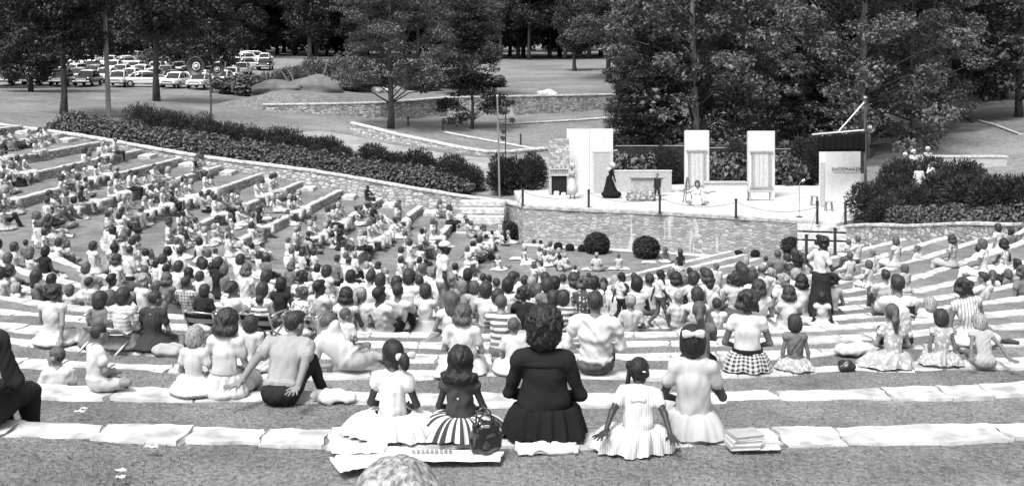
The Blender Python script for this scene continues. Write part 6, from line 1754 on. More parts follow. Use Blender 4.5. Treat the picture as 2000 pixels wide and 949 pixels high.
def skirt_mesh(parent, m, zw, rw, rx, rf, rb, nf, seed, amp=.035, hem=.015, drop=0.0, name='skirt', cx=0.0, cy=0.0, flatn=1.45):
    """gathered skirt spread on the ground: waist ring to ragged hem"""
    rn = random.Random(seed); nT, nU = 16, max(nf*8, 96)
    ph = [rn.uniform(0, 6.28) for _ in range(5)]
    v = []; uv = []; f = []
    for j in range(nT+1):
        t = j/nT
        for k in range(nU):
            u = k/nU; a = 2*math.pi*u
            ry = rf if math.sin(a) > 0 else rb
            R_ = 1+.08*math.sin(2*a+ph[0])+.06*math.sin(3*a+ph[1])+.04*math.sin(5*a+ph[2])
            e = t**.58
            fold = .75*amp*(.35+.65*t)*math.sin(nf*a+1.2*math.sin(3*a+ph[3])+.5*t)+.4*amp*t*math.sin(nf*2.3*a+ph[4])
            x = math.cos(a)*(rw*(1-e)+rx*R_*e+fold); y = math.sin(a)*(rw*.8*(1-e)+ry*R_*e+fold)
            z = hem+(zw-hem)*(1-t**flatn)*(1)+.35*fold*(1-t*.6)+.012*math.sin(7*a+ph[2])*t
            if t > .9 and math.sin(a) > .35: z -= drop*(t-.9)*10*math.sin(a)
            v.append((cx*t+x, cy*t+y, max(z, hem*.6) if not (drop and math.sin(a) > .35) else z)); uv.append((u, t))
    for j in range(nT):
        for k in range(nU):
            q = (k+1) % nU; f.append((j*nU+k, j*nU+q, (j+1)*nU+q, (j+1)*nU+k))
    # uv seam: last column duplicates are avoided by a periodic pattern count
    o = raw_mesh(name, v, f, [m], smooth=True, parent=parent, uv=uv)
    return o
def hero(px, row, head, kind, hair, tone, top, bottom, skin, label, yaw=None, back=.13, h=.011, wr=.006, fixed=None, short=None, smin_=.78, smax=1.3, hscale=1.0, fingers=False, noscale=False, shoe=None, **kw):
    x, y, z = fixed if fixed else seat_at(px, row, back)
    pr, fr, hands, S_ = body(kind=kind, detail=2 if fingers else 1, **kw)
    ex = []
    if fingers:
        for wr_, dd, thumb in hands:
            sc = {'man': 1.0, 'woman': .9, 'boy': .78, 'girl': .78, 'tod': .65}[kind]
            hp_ = hand_prims(wr_, dd, thumb, .9, True, sc, .12, V3(0, 0, 1)); ex.append((hp_+[cap(wr_-dd*.03, wr_+dd*.012, .026*S_, .026*S_, SK, .01)], .0048))
    d = Vector((6.5-x, 52.5-y, 0)).normalized(); rz = math.atan2(-d.x, d.y) if yaw is None else yaw
    s = 1.0
    if head and not noscale:
        best = None
        for k in range(60):
            s_ = smin_+(smax-smin_)*k/59; hc = Vector((fr[0, 3], fr[1, 3], fr[2, 3]))*s_; hc.rotate(Matrix.Rotation(rz, 3, 'Z'))
            py = YH+(HC-z-hc.z)*F/(y+hc.y); e = abs(py-head[1])
            if best is None or e < best[0]: best = (e, s_)
        s = best[1]
    me = skin_mesh('person_shape', pr, h, wr, int(abs(px))+3, [M_skin[skin], top if not isinstance(top, str) else M_cloth[top], bottom if not isinstance(bottom, str) else M_cloth[bottom], shoe or M_shoe], extra=ex)
    o = bpy.data.objects.new('person', me); col.objects.link(o); o.location = (x, y, z); o.rotation_euler = (0, 0, rz); o.scale = (s, s, s)
    if hair: add_hair(o, fr, hair, tone, hscale, skin == 2)
    tag(o, label, 'person')
    if head and short: LANDMARKS.append((head[0], head[1], short))
    o['frame_dummy'] = 0; del o['frame_dummy']
    return o, fr, S_, pr
def wrist_to(x, y, z, hd, thumb, el=None):
    def fn(arm, s, sh, hip, S):
        t = V3(s*x, y, z)*S
        e = (sh+t)*.5+V3(s*.05, -.05, 0)*S if el is None else sh+V3(s*el[0], el[1], el[2])*S
        return arm(s, e, t, V3(s*hd[0], hd[1], hd[2]), V3(s*thumb[0], thumb[1], thumb[2]))
    return fn
def cpt(fr, c): return tuple((fr @ np.array([c[0], c[1], c[2], 1.0]))[:3])
M_white = M_cloth['w']
M_strU = pattern_mat('skirt_striped', .6, .05, 'u', 30); M_chkU = pattern_mat('skirt_gingham', .6, .03, 'ucheck', 26); M_florU = pattern_mat('dress_flowered', .6, .32, 'floral', 20)
M_lace = mat('dress_eyelet', .6, .95, var=.12, scale=60, bump=.006, bscale=90); M_seer = pattern_mat('blouse_seersucker', .56, .4, 'v', 55)
M_vest = cloth('vest_grey', .055); M_black = cloth('cardigan_black', .017); M_gingsm = pattern_mat('shirt_small_check', .36, .24, 'check', 70); M_linen = cloth('dress_linen', .42)
M_charc = pattern_mat('dress_dotted_dark', .03, .05, 'check', 40)

# row 0, hedge side to shrub side
o, fr, S_, pr = hero(768, 0, (752, 692), 'girl', 'c', 'd', M_lace, M_lace, 2, 'girl in a white eyelet dress with a white hair bow, sitting on the newspaper sheet', short='the person with the white side bow', pose='bench', sleeve='cap', arms='lap', skirt='bench', hyaw=.75, lean=-.04, seed=1, waist=1.2, bare_legs=True)
o['label'] = 'person in white eyelet dress with a low white hair bow, sitting on newspaper'
skirt_mesh(o, M_lace, .17, .135, 0.336, 0.324, 0.230, 17, 1, 0.025)
me = skin_mesh('hair_knot_shape', [ell(V3(0, 0, 0), V3(.045, .04, .05), 0), ell(V3(.02, -.02, -.04), V3(.03, .03, .04), 0)], .009, 0, 0, [M_hair['k']])
k_ = bpy.data.objects.new('hair_knot', me); col.objects.link(k_); k_.parent = o; k_.location = cpt(fr, (.03, -.125, -.01)); bow(o, cpt(fr, (.045, -.135, .015)), .95, M_white, .5)
o, fr, S_, pr = hero(900, 0, (890, 706), 'girl', 'f', 'd', M_vest, M_strU, 2, 'person in a buttoned grey sleeveless vest and flared striped skirt, beside a black handbag', short='the person in the striped skirt', pose='bench', sleeve='none', arms='lap', skirt='bench', lean=-.08, seed=2, waist=1.25, bare_legs=True, hpitch=.05, build=1.02)
skirt_mesh(o, M_strU, .17, .115, 0.352, 0.342, 0.230, 17, 2, 0.028)
for k in range(4):
    mb = MB(); mb.lathe([(.001, .006), (.008, .004), (.009, 0)], 10, axis='Y'); b_ = mb.build('button', M_white, o); b_.location = (0, -.078-.03*k*(k < 2)-.012, .40-.075*k); b_.rotation_euler = (0, 0, math.pi)
o, fr, S_, pr = hero(1064, 0, (1058, 642), 'woman', 'p', 'd', M_black, M_black, 2, 'large person in a black cardigan with wide collar and black gathered skirt, back to us', short='the person in the black cardigan', pose='bench', sleeve='long', arms='lap', skirt='bench', lean=-.1, seed=3, build=1.12, waist=1.45, h=.012, bare_legs=True, hscale=1.0)
skirt_mesh(o, cloth('skirt_black', .014), .22, .19, 0.264, 0.360, 0.221, 13, 3, 0.023)
v = []; f = []                                                      # flat wide collar
for k in range(33):
    a = math.pi*(.02+.96*k/32)+math.pi
    for j, (q, zz) in enumerate(((.06, .615), (.115, .6), (.17, .565), (.2, .535))):
        v.append((math.cos(a)*q*1.05, math.sin(a)*q*.62-.02, zz*.94+.005))
for k in range(32):
    for j in range(3): a_ = k*4+j; f.append((a_, a_+4, a_+5, a_+1))
c_ = raw_mesh('collar', v, f, [M_black], smooth=True, parent=o); md = c_.modifiers.new('t', 'SOLIDIFY'); md.thickness = .012
backarm = wrist_to(.36, -.46, .085, (.25, -.85, -.22), (.8, -.3, 0))
o, fr, S_, pr = hero(1247, 0, (1250, 738), 'girl', 'r', 'd', M_seer, M_seer, 2, 'person in pale seersucker dress with one braid, leaning back on both hands', short='the person leaning back on both hands with a braid', pose='bench', sleeve='short', arms=(wrist_to(.42, -.42, .06, (.5, -.8, -.2), (-.8, -.3, 0)), wrist_to(.40, -.38, .06, (.3, -.85, -.2), (-.8, -.3, 0))), skirt='bench', lean=.48, seed=4, waist=1.2, fingers=True, bare_legs=True, hpitch=.1, hyaw=-.15, back=.36, smax=1.5, build=1.14)
skirt_mesh(o, M_seer, .17, .12, 0.304, 0.324, 0.255, 15, 4, 0.028, cx=-.05)
mb = MB(); mb.box((.03, -.1, .025), (.085, .012, .014), R(8), ry=R(8), bev=.004); b_ = mb.build('hair_clip', M_white, o); b_.matrix_local = Matrix(fr.tolist())
bow(o, (0, -.215, .44), .8, M_white, 0, 'neck_bow')
o, fr, S_, pr = hero(1353, 0, (1362, 668), 'woman', 'b', 'd', M_linen, M_linen, 2, 'person in a pale short-sleeved dress with a big white bow high on black hair', short='the person with the white bow high on the head', pose='bench', sleeve='short', arms=('lap', 'hold'), skirt='bench', lean=-.03, seed=5, waist=1.2, bare_legs=True, hpitch=-.02)
skirt_mesh(o, M_linen, .2, .125, 0.272, 0.342, 0.204, 9, 5, 0.018)
bow(o, cpt(fr, (0, -.125, .085)), 1.15, M_white)
mb = MB(); mb.lathe([(.066, 0), (.082, -.012), (.088, -.03)], 20, (0, 0.012, .60)); b_ = mb.build('collar', M_white, o, True)
# row 1
o, fr, S_, pr = hero(547, 1, (537, 632), 'man', 'm', 'd', M_gingsm, 'd', 0, 'person in a grey small-checked shirt leaning back with both palms on the grass', short='the person in the checked shirt leaning back', pose='bench', sleeve='short', arms=(wrist_to(.37, -.55, .05, (.55, -.8, -.15), (-.9, -.2, 0)), wrist_to(.30, -.55, .05, (-.02, -.97, -.2), (-.95, .1, 0))), legs='oneup', lean=.54, seed=6, fingers=True, hyaw=-.45, hpitch=.12, build=1.08, back=.36, smax=1.5)
o, fr, S_, pr = hero(441, 1, (443, 634), 'woman', 'w', 'd', 'w', 'w', 0, 'person in an all-white gathered dress with full dark hair, close beside the checked shirt', short='the person in the all-white gathered dress', pose='bench', sleeve='short', arms='lap', skirt='bench', seed=7, waist=1.2, bare_legs=True, hscale=1.1)
skirt_mesh(o, M_cloth['w'], .22, .14, 0.208, 0.324, 0.170, 14, 7, 0.016)
mb = MB(); mb.lathe([(.166, .02), (.168, -.015)], 24, (0, 0, .25)); b_ = mb.build('waistband', M_cloth['v'], o, True); b_.scale = (1, .82, 1)
o, fr, S_, pr = hero(379, 1, (379, 676), 'girl', 'b', 'l', 'w', 'w', 0, 'small fair-haired child in a loose white smock, tucked against the all-white gathered dress', short='the fair child in the white smock', pose='ground', sleeve='short', arms='lap', legs='cross', skirt='ground', seed=8, bare_legs=True)
o, fr, S_, pr = hero(188, 1, (180, 669), 'boy', 's', 'd', 'w', 'v', 0, 'child in a white T-shirt and pale shorts sitting cross-legged on the flagstones', short='the cross-legged child in a white T-shirt', yaw=R(-48), pose='ground', sleeve='short', arms='lap', legs='cross', seed=9, bare_legs=True, hyaw=.1, back=.12)
Y_ = 9.75
o, fr, S_, pr = hero(112, 2, (103, 697), 'boy', 's', 'm', 'w', 'h', 0, 'child in a white T-shirt looking sideways, low behind the flagstone edge', short='the child in profile behind the edge', fixed=((112-1000)*Y_/F, Y_, Hi(2)), pose='ground', sleeve='short', arms='lap', legs='cross', seed=10, hyaw=1.1, yaw=R(15), bare_legs=True)
x, y, z = seat_at(-50, 0, .15)
o, fr, S_, pr = hero(-50, 0, None, 'man', 'm', 'd', 'd', 'd', 1, 'person in a dark suit at the frame edge, only arm, back and hip showing', fixed=(x, y, z), pose='bench', sleeve='long', arms='lap', seed=11, build=1.15, lean=-.1, yaw=R(-8)); o.scale = (.98,)*3
o, fr, S_, pr = hero(770, -2, (770, 1003), 'woman', 'w', 'l', 'l', 'g', 0, 'person with wavy fair hair, only the top of the head showing at the lower edge', fixed=((770-1000)*2.4/F, 2.4, Hi(-2)-.1), short=None, pose='bench', seed=12, h=.014, skirt='bench', bare_legs=True, hyaw=.1, hscale=1.0)
# row 2
o, fr, S_, pr = hero(690, 2, (633, 668), 'boy', 's', 'm', 'w', 'l', 0, 'crew-cut child in a white T-shirt lying on one side along the flagstones', short='the crew-cut child lying along the stones', pose='ground', noscale=True, arms=('side', 'lap'), legs='sideright', roll=-.85, seed=13, hroll=.8, yaw=R(-8), bare_legs=True, build=1.05); o.scale = (1.08,)*3; o.location.z += .02
o, fr, S_, pr = hero(906, 2, (912, 612), 'woman', 'w', 'm', 'w', 'w', 0, 'broad person in a full white dress with brown hair, in front of the striped skirt', short='the broad person in the full white dress', pose='bench', sleeve='short', arms='lap', skirt='bench', seed=14, build=1.15, waist=1.35, hyaw=-.25, lean=-.12, bare_legs=True)
skirt_mesh(o, M_cloth['w'], .2, .15, 0.288, 0.342, 0.170, 10, 14, 0.018)
o, fr, S_, pr = hero(1003, 2, (998, 645), 'girl', 'c', 'm', 'w', 'w', 0, 'small child with a hairband in a white top, beside the black cardigan', short='the small child with a hairband', pose='ground', arms='lap', seed=15, legs='cross', skirt='ground', bare_legs=True, sleeve='short')
mb = MB(); mb.tube([(.089*math.cos(a), -.0, .03+.098*math.sin(a)) for a in [math.pi*k/14 for k in range(15)]], .007, 6); b_ = mb.build('hairband', M_cloth['v'], o, True); b_.matrix_local = Matrix(fr.tolist())
o, fr, S_, pr = hero(1163, 2, (1161, 592), 'man', 'm', 'd', 'w', 'h', 1, 'broad person in a plain white shirt and grey trousers, past the black cardigan', short='the broad person in the plain white shirt', pose='bench', sleeve='long', arms='lap', seed=16, build=1.22, lean=-.12, wr=.012)
o, fr, S_, pr = hero(1366, 2, (1360, 608), 'woman', 'n', 'm', M_cloth['g'], 'd', 0, 'ponytailed person in a grey ribbed blouse, in front of the big white bow', short='the ponytailed person in the grey blouse', pose='bench', sleeve='short', arms='knees', seed=17, skirt='bench', bare_legs=True)
o, fr, S_, pr = hero(1460, 2, (1457, 590), 'woman', 'y', 'd', 'w', M_chkU, 1, 'person in a white sleeveless blouse, black belt and black-and-white checked skirt', short='the person in the checked skirt', pose='bench', sleeve='cap', arms='lap', seed=18, bare_legs=True, build=1.1, hscale=1.05, waist=1.15)
skirt_mesh(o, M_chkU, .22, .14, 0.25, 0.36, 0.18, 9, 18, 0.012)
mb = MB(); mb.lathe([(.15, .028), (.155, 0), (.152, -.028)], 28, (0, -.004, .225)); b_ = mb.build('belt', mat('belt_black', .015, .4), o, True); b_.scale = (1.1, .86, 1)
o, fr, S_, pr = hero(1553, 2, (1551, 634), 'girl', 'b', 'd', M_skin[1], 'w', 1, 'child with a bare back and crossed sundress straps, next to the checked skirt', short='the child with crossed sundress straps', pose='bench', sleeve='none', arms='side', seed=19, skirt='bench', bare_legs=True)
skirt_mesh(o, M_florU, .15, .11, 0.256, 0.270, 0.170, 11, 19, 0.021)
mb = MB(); mb.lathe([(.098, .035), (.103, 0), (.1, -.035)], 24, (0, -.003, .235)); b_ = mb.build('bodice_band', M_cloth['h'], o, True); b_.scale = (1, .88, 1)
mb = MB(); mb.tube([(-.06, -.09, .26), (.0, -.1, .34), (.09, -.045, .45)], .007, 6); b_ = mb.build('strap', M_cloth['h'], o); mb = MB(); mb.tube([(.065, -.088, .26), (.075, -.09, .34), (.08, -.05, .44)], .007, 6); b_ = mb.build('strap', M_cloth['h'], o)
o, fr, S_, pr = hero(1745, 2, (1748, 612), 'girl', 'n', 'm', M_florU, M_florU, 0, 'child in a flowered full dress with a long tied-back ponytail, on the shrub side', short='the child in the flowered full dress', pose='bench', sleeve='cap', arms='lap', seed=20, skirt='bench', bare_legs=True, lean=.06)
skirt_mesh(o, M_florU, .16, .11, 0.320, 0.324, 0.212, 13, 20, 0.023, cx=-.08)
o, fr, S_, pr = hero(1840, 2, (1830, 620), 'girl', 'b', 'd', M_florU, M_florU, 1, 'child with a smooth dark bob in a scoop-backed print dress and sash', short='the dark-bobbed child in the print dress', pose='bench', sleeve='none', arms='side', seed=21, skirt='bench', bare_legs=True, lean=.05, hyaw=.1)
skirt_mesh(o, M_florU, .15, .11, 0.264, 0.306, 0.187, 12, 21, 0.021)
mb = MB(); mb.tube([(-.01, -.11, .2), (-.03, -.17, .1), (-.05, -.23, .03)], [.02, .03, .02], 6); mb.build('sash', M_cloth['l'], o)
o, fr, S_, pr = hero(1925, 2, (1924, 634), 'girl', 'b', 'l', 'l', 'l', 1, 'child in a pale scoop-neck sunsuit leaning back on both arms at the row end', short='the child in the pale sunsuit leaning back', pose='ground', sleeve='none', arms=(wrist_to(.4, -.42, .06, (.4, -.85, -.2), (-.8, -.3, 0)), wrist_to(.4, -.38, .06, (.5, -.8, -.2), (-.8, -.3, 0))), legs='straight', lean=.45, seed=22, bare_legs=True, fingers=True, hyaw=.2, back=.32)
# row 3
o, fr, S_, pr = hero(1755, 3, (1757, 556), 'man', 'm', 'd', 'w', 'd', 1, 'person in a white shirt with a broad dark sailor collar edged with pale lines', short='the person in the sailor collar', pose='bench', sleeve='short', arms='knees', seed=23, build=1.05)
v = []; f = []; mi = []
for j in range(9):
    zz = .60-.024*j
    for k in range(13): q = -1+2*k/12; v.append((q*.185*(1-.05*j/8), -.088-.02*(j/8)-.012+.05*q*q+(.05 if j < 2 else 0)*(1-abs(q)), zz-.05*q*q))
for j in range(8):
    for k in range(12): a_ = j*13+k; f.append((a_, a_+1, a_+14, a_+13)); mi.append(1 if j in (5, 7) else 0)
c_ = raw_mesh('sailor_collar', v, f, [M_cloth['d'], M_cloth['w']], mi, True, o); md = c_.modifiers.new('t', 'SOLIDIFY'); md.thickness = .008
o, fr, S_, pr = hero(1900, 3, (1880, 562), 'woman', 'y', 'd', 't', 'w', 1, 'person in a pinstriped sleeveless blouse leaning on one arm, hair dark and curly', short='the person in the pinstriped blouse', pose='ground', sleeve='none', arms=('side', 'lap'), legs='sideright', roll=-.22, skirt='ground', seed=24, bare_legs=True, build=1.1)
o, fr, S_, pr = hero(978, 3, (977, 600), 'man', 'c', 'm', 's', 'g', 0, 'person in a broad-striped T-shirt, before the small child with a hairband', short='the person in the broad-striped T-shirt', pose='bench', sleeve='short', arms='knees', seed=25)
o, fr, S_, pr = hero(104, 3, (101, 572), 'woman', 'y', 'd', 'v', 'v', 0, 'broad person in an off-white sleeveless dress propped on one straight arm', short='the broad person in the off-white dress', pose='ground', sleeve='none', arms=('lap', wrist_to(.27, -.16, .06, (.3, -.7, -.2), (-1, .2, 0))), legs='sideright', skirt='ground', seed=26, bare_legs=True, build=1.2, hyaw=-.5)
o, fr, S_, pr = hero(193, 3, (193, 585), 'girl', 'b', 'd', 'g', 'g', 1, 'child in a grey dress between the off-white dress and the plaid blouse', short='the child in the grey dress', pose='ground', sleeve='short', arms='lap', legs='cross', skirt='ground', seed=27, bare_legs=True)
o, fr, S_, pr = hero(243, 3, (242, 578), 'woman', 'b', 'd', pattern_mat('blouse_plaid', .6, .4, 'h', 16), 'g', 0, 'person in a pale banded blouse and grey satin skirt, beside the dark buttoned dress', short='the person in the pale banded blouse', pose='ground', sleeve='short', arms='lap', legs='sideright', skirt='ground', seed=28, bare_legs=True, build=1.1, hyaw=-.4, lean=-.1)
o, fr, S_, pr = hero(300, 3, (297, 584), 'woman', 'c', 'd', M_charc, M_charc, 1, 'person in a dark dress with a line of white buttons down the back', short='the person in the dark buttoned dress', pose='ground', sleeve='short', arms='lap', legs='sideright', skirt='ground', seed=29, bare_legs=True, build=1.1, hyaw=-.5)
for k in range(7):
    mb = MB(); mb.lathe([(.001, .008), (.009, .005), (.011, 0)], 10, axis='Y'); b_ = mb.build('button', M_white, o); b_.location = (0, -.112+.018*(k < 2)-.0*k, .54-.06*k); b_.rotation_euler = (0, 0, math.pi)
o, fr, S_, pr = hero(489, 2, (488, 632), 'girl', 'b', 'd', 'v', 'v', 0, 'child whose dark head shows between the all-white dress and the checked shirt', short=None, pose='ground', arms='lap', legs='cross', skirt='ground', seed=30, bare_legs=True)
o, fr, S_, pr = hero(673, 3, (672, 633), 'boy', 'c', 'm', 'w', 'g', 0, 'child with brown hair in white, looking over the crew-cut child lying down', short='the brown-haired child above the lying child', pose='ground', arms='lap', legs='cross', seed=31, hyaw=-.9)
# low folding chairs with their sitters
M_frame = mat('chair_frame', .5, .35, metal=.8)
def folding_chair(px, row, back, m, label, w=.44, hb=.44, yaw=None):
    x, y, z = seat_at(px, row, back); d = Vector((6.5-x, 52.5-y, 0)).normalized(); rz = math.atan2(-d.x, d.y) if yaw is None else yaw
    r = empty('folding_chair', (x, y, ground(x, y)), rz); tag(r, label, 'folding chair')
    for s in (-1, 1):
        mb = MB(); mb.tube([(s*w/2, .38, .02), (s*w/2, -.02, .2), (s*w/2, -.16, hb)], .013, 8); mb.build('side_frame', M_frame, r, True)
        mb = MB(); mb.tube([(s*w/2, -.24, .02), (s*w/2, .3, .24)], .013, 8); mb.build('leg', M_frame, r, True)
        mb = MB(); mb.tube([(s*(w/2+.02), -.1, .42), (s*(w/2+.03), .02, .44), (s*(w/2+.03), .3, .42), (s*(w/2+.02), .34, .24)], .014, 8); mb.build('armrest', M_frame, r, True)
    mb = MB(); mb.tube([(-w/2, -.16, hb), (0, -.17, hb+.01), (w/2, -.16, hb)], .013, 8); mb.build('top_rail', M_frame, r, True)
    def sheet(p0, p1, sag, name):
        v = []; f = []
        for j in range(9):
            t = j/8; y_ = p0[0]+(p1[0]-p0[0])*t; z_ = p0[1]+(p1[1]-p0[1])*t
            for k in range(9): q = -1+2*k/8; v.append((q*(w/2-.01), y_-sag*(1-q*q)*.6, z_-sag*(1-q*q)*.5))
        for j in range(8):
            for k in range(8): a_ = j*9+k; f.append((a_, a_+1, a_+10, a_+9))
        o = raw_mesh(name, v, f, [m], smooth=True, parent=r); md = o.modifiers.new('t', 'SOLIDIFY'); md.thickness = .008
    sheet((-.02, .22), (-.155, hb-.01), .03, 'back_fabric'); sheet((.34, .25), (-.0, .2), .03, 'seat_fabric')
    return x, y, z, rz
M_dstr = pattern_mat('deck_stripe', .02, .35, 'h', 7); M_chk2 = pattern_mat('webbing_check', .65, .04, 'check', 9)
for (px, row, head, hr, tn, tp_, m, ls, lc, sh) in ((398, 4, (392, 579), 'b', 'd', 'd', M_dstr, 'person in a dark V-backed dress sitting in the dark-striped folding chair', 'folding chair with dark striped canvas, beside the dark buttoned dress', 'the dark-striped folding chair'),
        (506, 4, (504, 588), 'c', 'd', 's', M_dstr, 'child in a striped shirt in a folding chair before the checked shirt', 'folding chair with striped canvas holding the striped-shirt child', 'the striped folding chair'),
        (590, 4, (589, 577), 'y', 'm', 'f', M_chk2, 'person with fair curls in a flowered top in the checkered folding chair', 'folding chair with black and white checkered webbing', 'the checkered folding chair')):
    x, y, z, rz = folding_chair(px, row, .34, m, lc)
    kd = 'boy' if hr == 'c' else 'woman'
    hero(px, row, head, kd, hr, tn, tp_, 'w' if kd == 'woman' else 'h', 0, ls, fixed=(x, y, z+.17), pose='bench', sleeve='short', arms='lap', seed=px, skirt='bench' if kd == 'woman' else None, bare_legs=True, short=sh, wr=.006, h=.014, smin_=.7)
x, y, z, rz = folding_chair(213, 3, .25, cloth('chair_white', .5), 'folding chair with white tubular arms behind the pale banded blouse', .5, .3)

# ---- standing and walking people
def stand_at(px, Y): X = (px-1000)*Y/F; return X, Y, ground(X, Y)+.01
o, fr, S_, pr = hero(865, 7, (866, 485), 'man', 'c', 'd', 'w', 'g', 2, 'person in a white cap and loose white shirt standing among the seated crowd', fixed=stand_at(865, 20.2), short='the standing person in the white cap', yaw=R(-72), pose='stand', arms='hang', seed=50, sleeve='short', h=.014, build=1.05, wr=.01)
pr2 = [ell(V3(0, -.01, .06), V3(.094, .115, .075), 0, .02)]
def capfn(Fd, X, Y, Z): return np.maximum(Fd, .04-Z)
me = skin_mesh('cap_shape', pr2, .01, 0, 0, [M_white], fn=capfn); c_ = bpy.data.objects.new('cap', me); col.objects.link(c_); c_.parent = o; c_.matrix_local = Matrix(fr.tolist())
mb = MB(); v = []; f = []
for k in range(13):
    a = math.pi*k/12; v += [(.085*math.cos(a), .085*math.sin(a)*.9+.01, .045), (.088*math.cos(a), .02+.17*math.sin(a), .03)]
for k in range(12): f.append((2*k, 2*k+1, 2*k+3, 2*k+2))
p_ = raw_mesh('peak', v, f, [M_white], parent=c_); md = p_.modifiers.new('t', 'SOLIDIFY'); md.thickness = .008
o, fr, S_, pr = hero(1603, 6, (1603, 476), 'woman', 'y', 'd', 'w', 'd', 2, 'person in a white blouse and long dark skirt standing at the stairs side', fixed=stand_at(1603, 20.6), short='the standing person in the long dark skirt', yaw=R(-60), pose='stand', arms=('hips', 'hold'), seed=51, sleeve='short', h=.014, skirt='longapron', hpitch=.35, smin_=.7)
o, fr, S_, pr = hero(1218, 6, (1217, 541), 'boy', 'c', 'd', 'w', 'd', 2, 'child in a white shirt and dark trousers walking along a terrace edge', fixed=stand_at(1212, 18.9), short='the walking child in dark trousers', yaw=R(-75), pose='walk', legs='walk', arms='swing', seed=52, sleeve='short', h=.013, smin_=.6)
o, fr, S_, pr = hero(1288, 6, (1283, 537), 'boy', 'c', 'd', 'w', 'h', 2, 'child in a white shirt and grey jeans striding along a terrace edge', fixed=stand_at(1288, 18.9), short='the striding child in grey jeans', yaw=R(-80), pose='walk', legs='walk', arms='swing', seed=53, sleeve='short', h=.013, smin_=.6)
Yw = 54.0; o, fr, S_, pr = hero(717, 9, (718, 373), 'man', 'c', 'd', 'd', 'd', 2, 'person all in dark clothes sitting alone on a stone step at the hedge wall', fixed=((717-1000)*Yw/F, Yw, ground((717-1000)*Yw/F, Yw)+.05), short='the dark-clad person by the hedge wall', yaw=R(-110), pose='bench', arms='knees', sleeve='long', seed=54, h=.018)

# ---- players on the stage and waiting beside it
def actor(px, py, kind, label, short, h, yaw, parts=None, z=None, Yf=None, **kw):
    X, Y, Z = fl(px, py) if Yf is None else ((px-1000)*Yf/F, Yf, z)
    pr, fr, hands, S_ = body(kind=kind, detail=1, **kw['b'])
    s = h/(fr[2, 3]+.11)
    me = skin_mesh('person_shape', pr, .02, .006, 5, [M_skin[kw.get('skin', 0)], M_cloth[kw['top']], M_cloth[kw['bot']], M_shoe])
    o = bpy.data.objects.new('person', me); col.objects.link(o); o.location = (X, Y, Z+.008); o.rotation_euler = (0, 0, yaw); o.scale = (s,)*3
    add_hair(o, fr, kw.get('hair', 'u'), kw.get('tone', 'm'))
    tag(o, label, 'person', None); LANDMARKS.append((px, py-50, short))
    if kw.get('cap'):
        pr2 = [ell(V3(0, -.025, .045), V3(.1, .115, .1), 0, .02), ell(V3(0, -.07, .0), V3(.08, .07, .07), 0, .03)]
        def fn(Fd, X_, Y_, Z_): return np.maximum(Fd, np.minimum(Y_-.05, .06-Z_))
        me = skin_mesh('bonnet_shape', pr2, .012, 0, 0, [M_white], fn=fn); c_ = bpy.data.objects.new('bonnet', me); col.objects.link(c_); c_.parent = o; c_.matrix_local = Matrix(fr.tolist()) @ Matrix.Scale(1.12, 4)
    return o, fr, S_
o, fr, S_ = actor(1118, 388, 'woman', 'person in white cap, pale dress and apron standing before the fireplace panel', 'the person in the apron on stage', 1.66, R(160), top='l', bot='v', cap=True, b=dict(pose='stand', arms='fold', skirt='stand', bare_legs=True, seed=60, hyaw=-.5, sleeve='long'))
o, fr, S_ = actor(1190, 386, 'woman', 'person in a long black gown and white bonnet sweeping across the stage', 'the person in the black gown on stage', 1.66, R(80), top='b', bot='b', cap=True, b=dict(pose='stand', arms='swing', skirt='gown', seed=61, lean=-.28, hpitch=-.2, sleeve='long'))
v = []; f = []
for k in range(17):
    a = 2*math.pi*k/16
    for q, zz in ((.06, 1.44), (.12, 1.41), (.165, 1.36)): v.append((math.cos(a)*q*1.15, math.sin(a)*q*.85, zz*.94+.06))
for k in range(16):
    for j in range(2): a_ = k*3+j; f.append((a_, a_+3, a_+4, a_+1))
raw_mesh('collar', v, f, [M_white], smooth=True, parent=o)
o, fr, S_ = actor(1284, 392, 'boy', 'child in dark jacket and knee breeches standing by the stage rock', 'the child in breeches on stage', 1.3, R(150), top='d', bot='d', hair='c', b=dict(pose='walk', legs='walk', arms='hang', seed=62, sleeve='long'))
o, fr, S_ = actor(1362, 399, 'woman', 'person in a full white smock sitting before the pale counter', 'the person in the white smock on stage', 1.08, R(170), top='w', bot='w', hair='b', tone='d', b=dict(pose='ground', legs='cross', arms='out', skirt='knees', seed=63, bare_legs=True))
for px, py, Yf, zz, hh, lab, sh, cp, tp_, yaw in ((1795, 408, 50.2, 1.7, 1.7, 'person in a long white costume waiting among the shrubs with their back turned', 'the waiting person in long white', False, 'w', R(-30)), (1822, 395, 51, 1.75, 1.68, 'person in white raising a hand to the head among the shrubs', 'the waiting person with a raised hand', False, 'w', R(60)),
        (1768, 372, 55.5, 2.1, 1.6, 'person in a white bonnet, first of the bonnets above the shrubs beside the panel', 'the first bonnet over the shrubs', True, 'g', R(150)), (1784, 372, 55.8, 2.1, 1.66, 'person in a white bonnet, middle one of the bonnets above the shrubs', 'the middle bonnet over the shrubs', True, 'w', R(190)), (1812, 372, 56.2, 2.1, 1.66, 'person in a white bonnet, last of the bonnets above the shrubs toward the pale wall', 'the last bonnet over the shrubs', True, 'l', R(170)),
        (1898, 385, 50.5, 2.2, 1.5, 'person in white half hidden by shrubs before the pale hillside wall', 'the white figure before the hillside wall', False, 'w', R(140))):
    actor(px, py, 'woman', lab, sh, hh, yaw, z=max(zz, terr((px-1000)*Yf/F, Yf)), Yf=Yf, top=tp_, bot='w' if tp_ == 'w' else 'g', cap=cp, hair='b', tone='d', b=dict(pose='stand', arms='face' if 'raising' in lab else 'fold', skirt='longapron', seed=px, sleeve='long'))
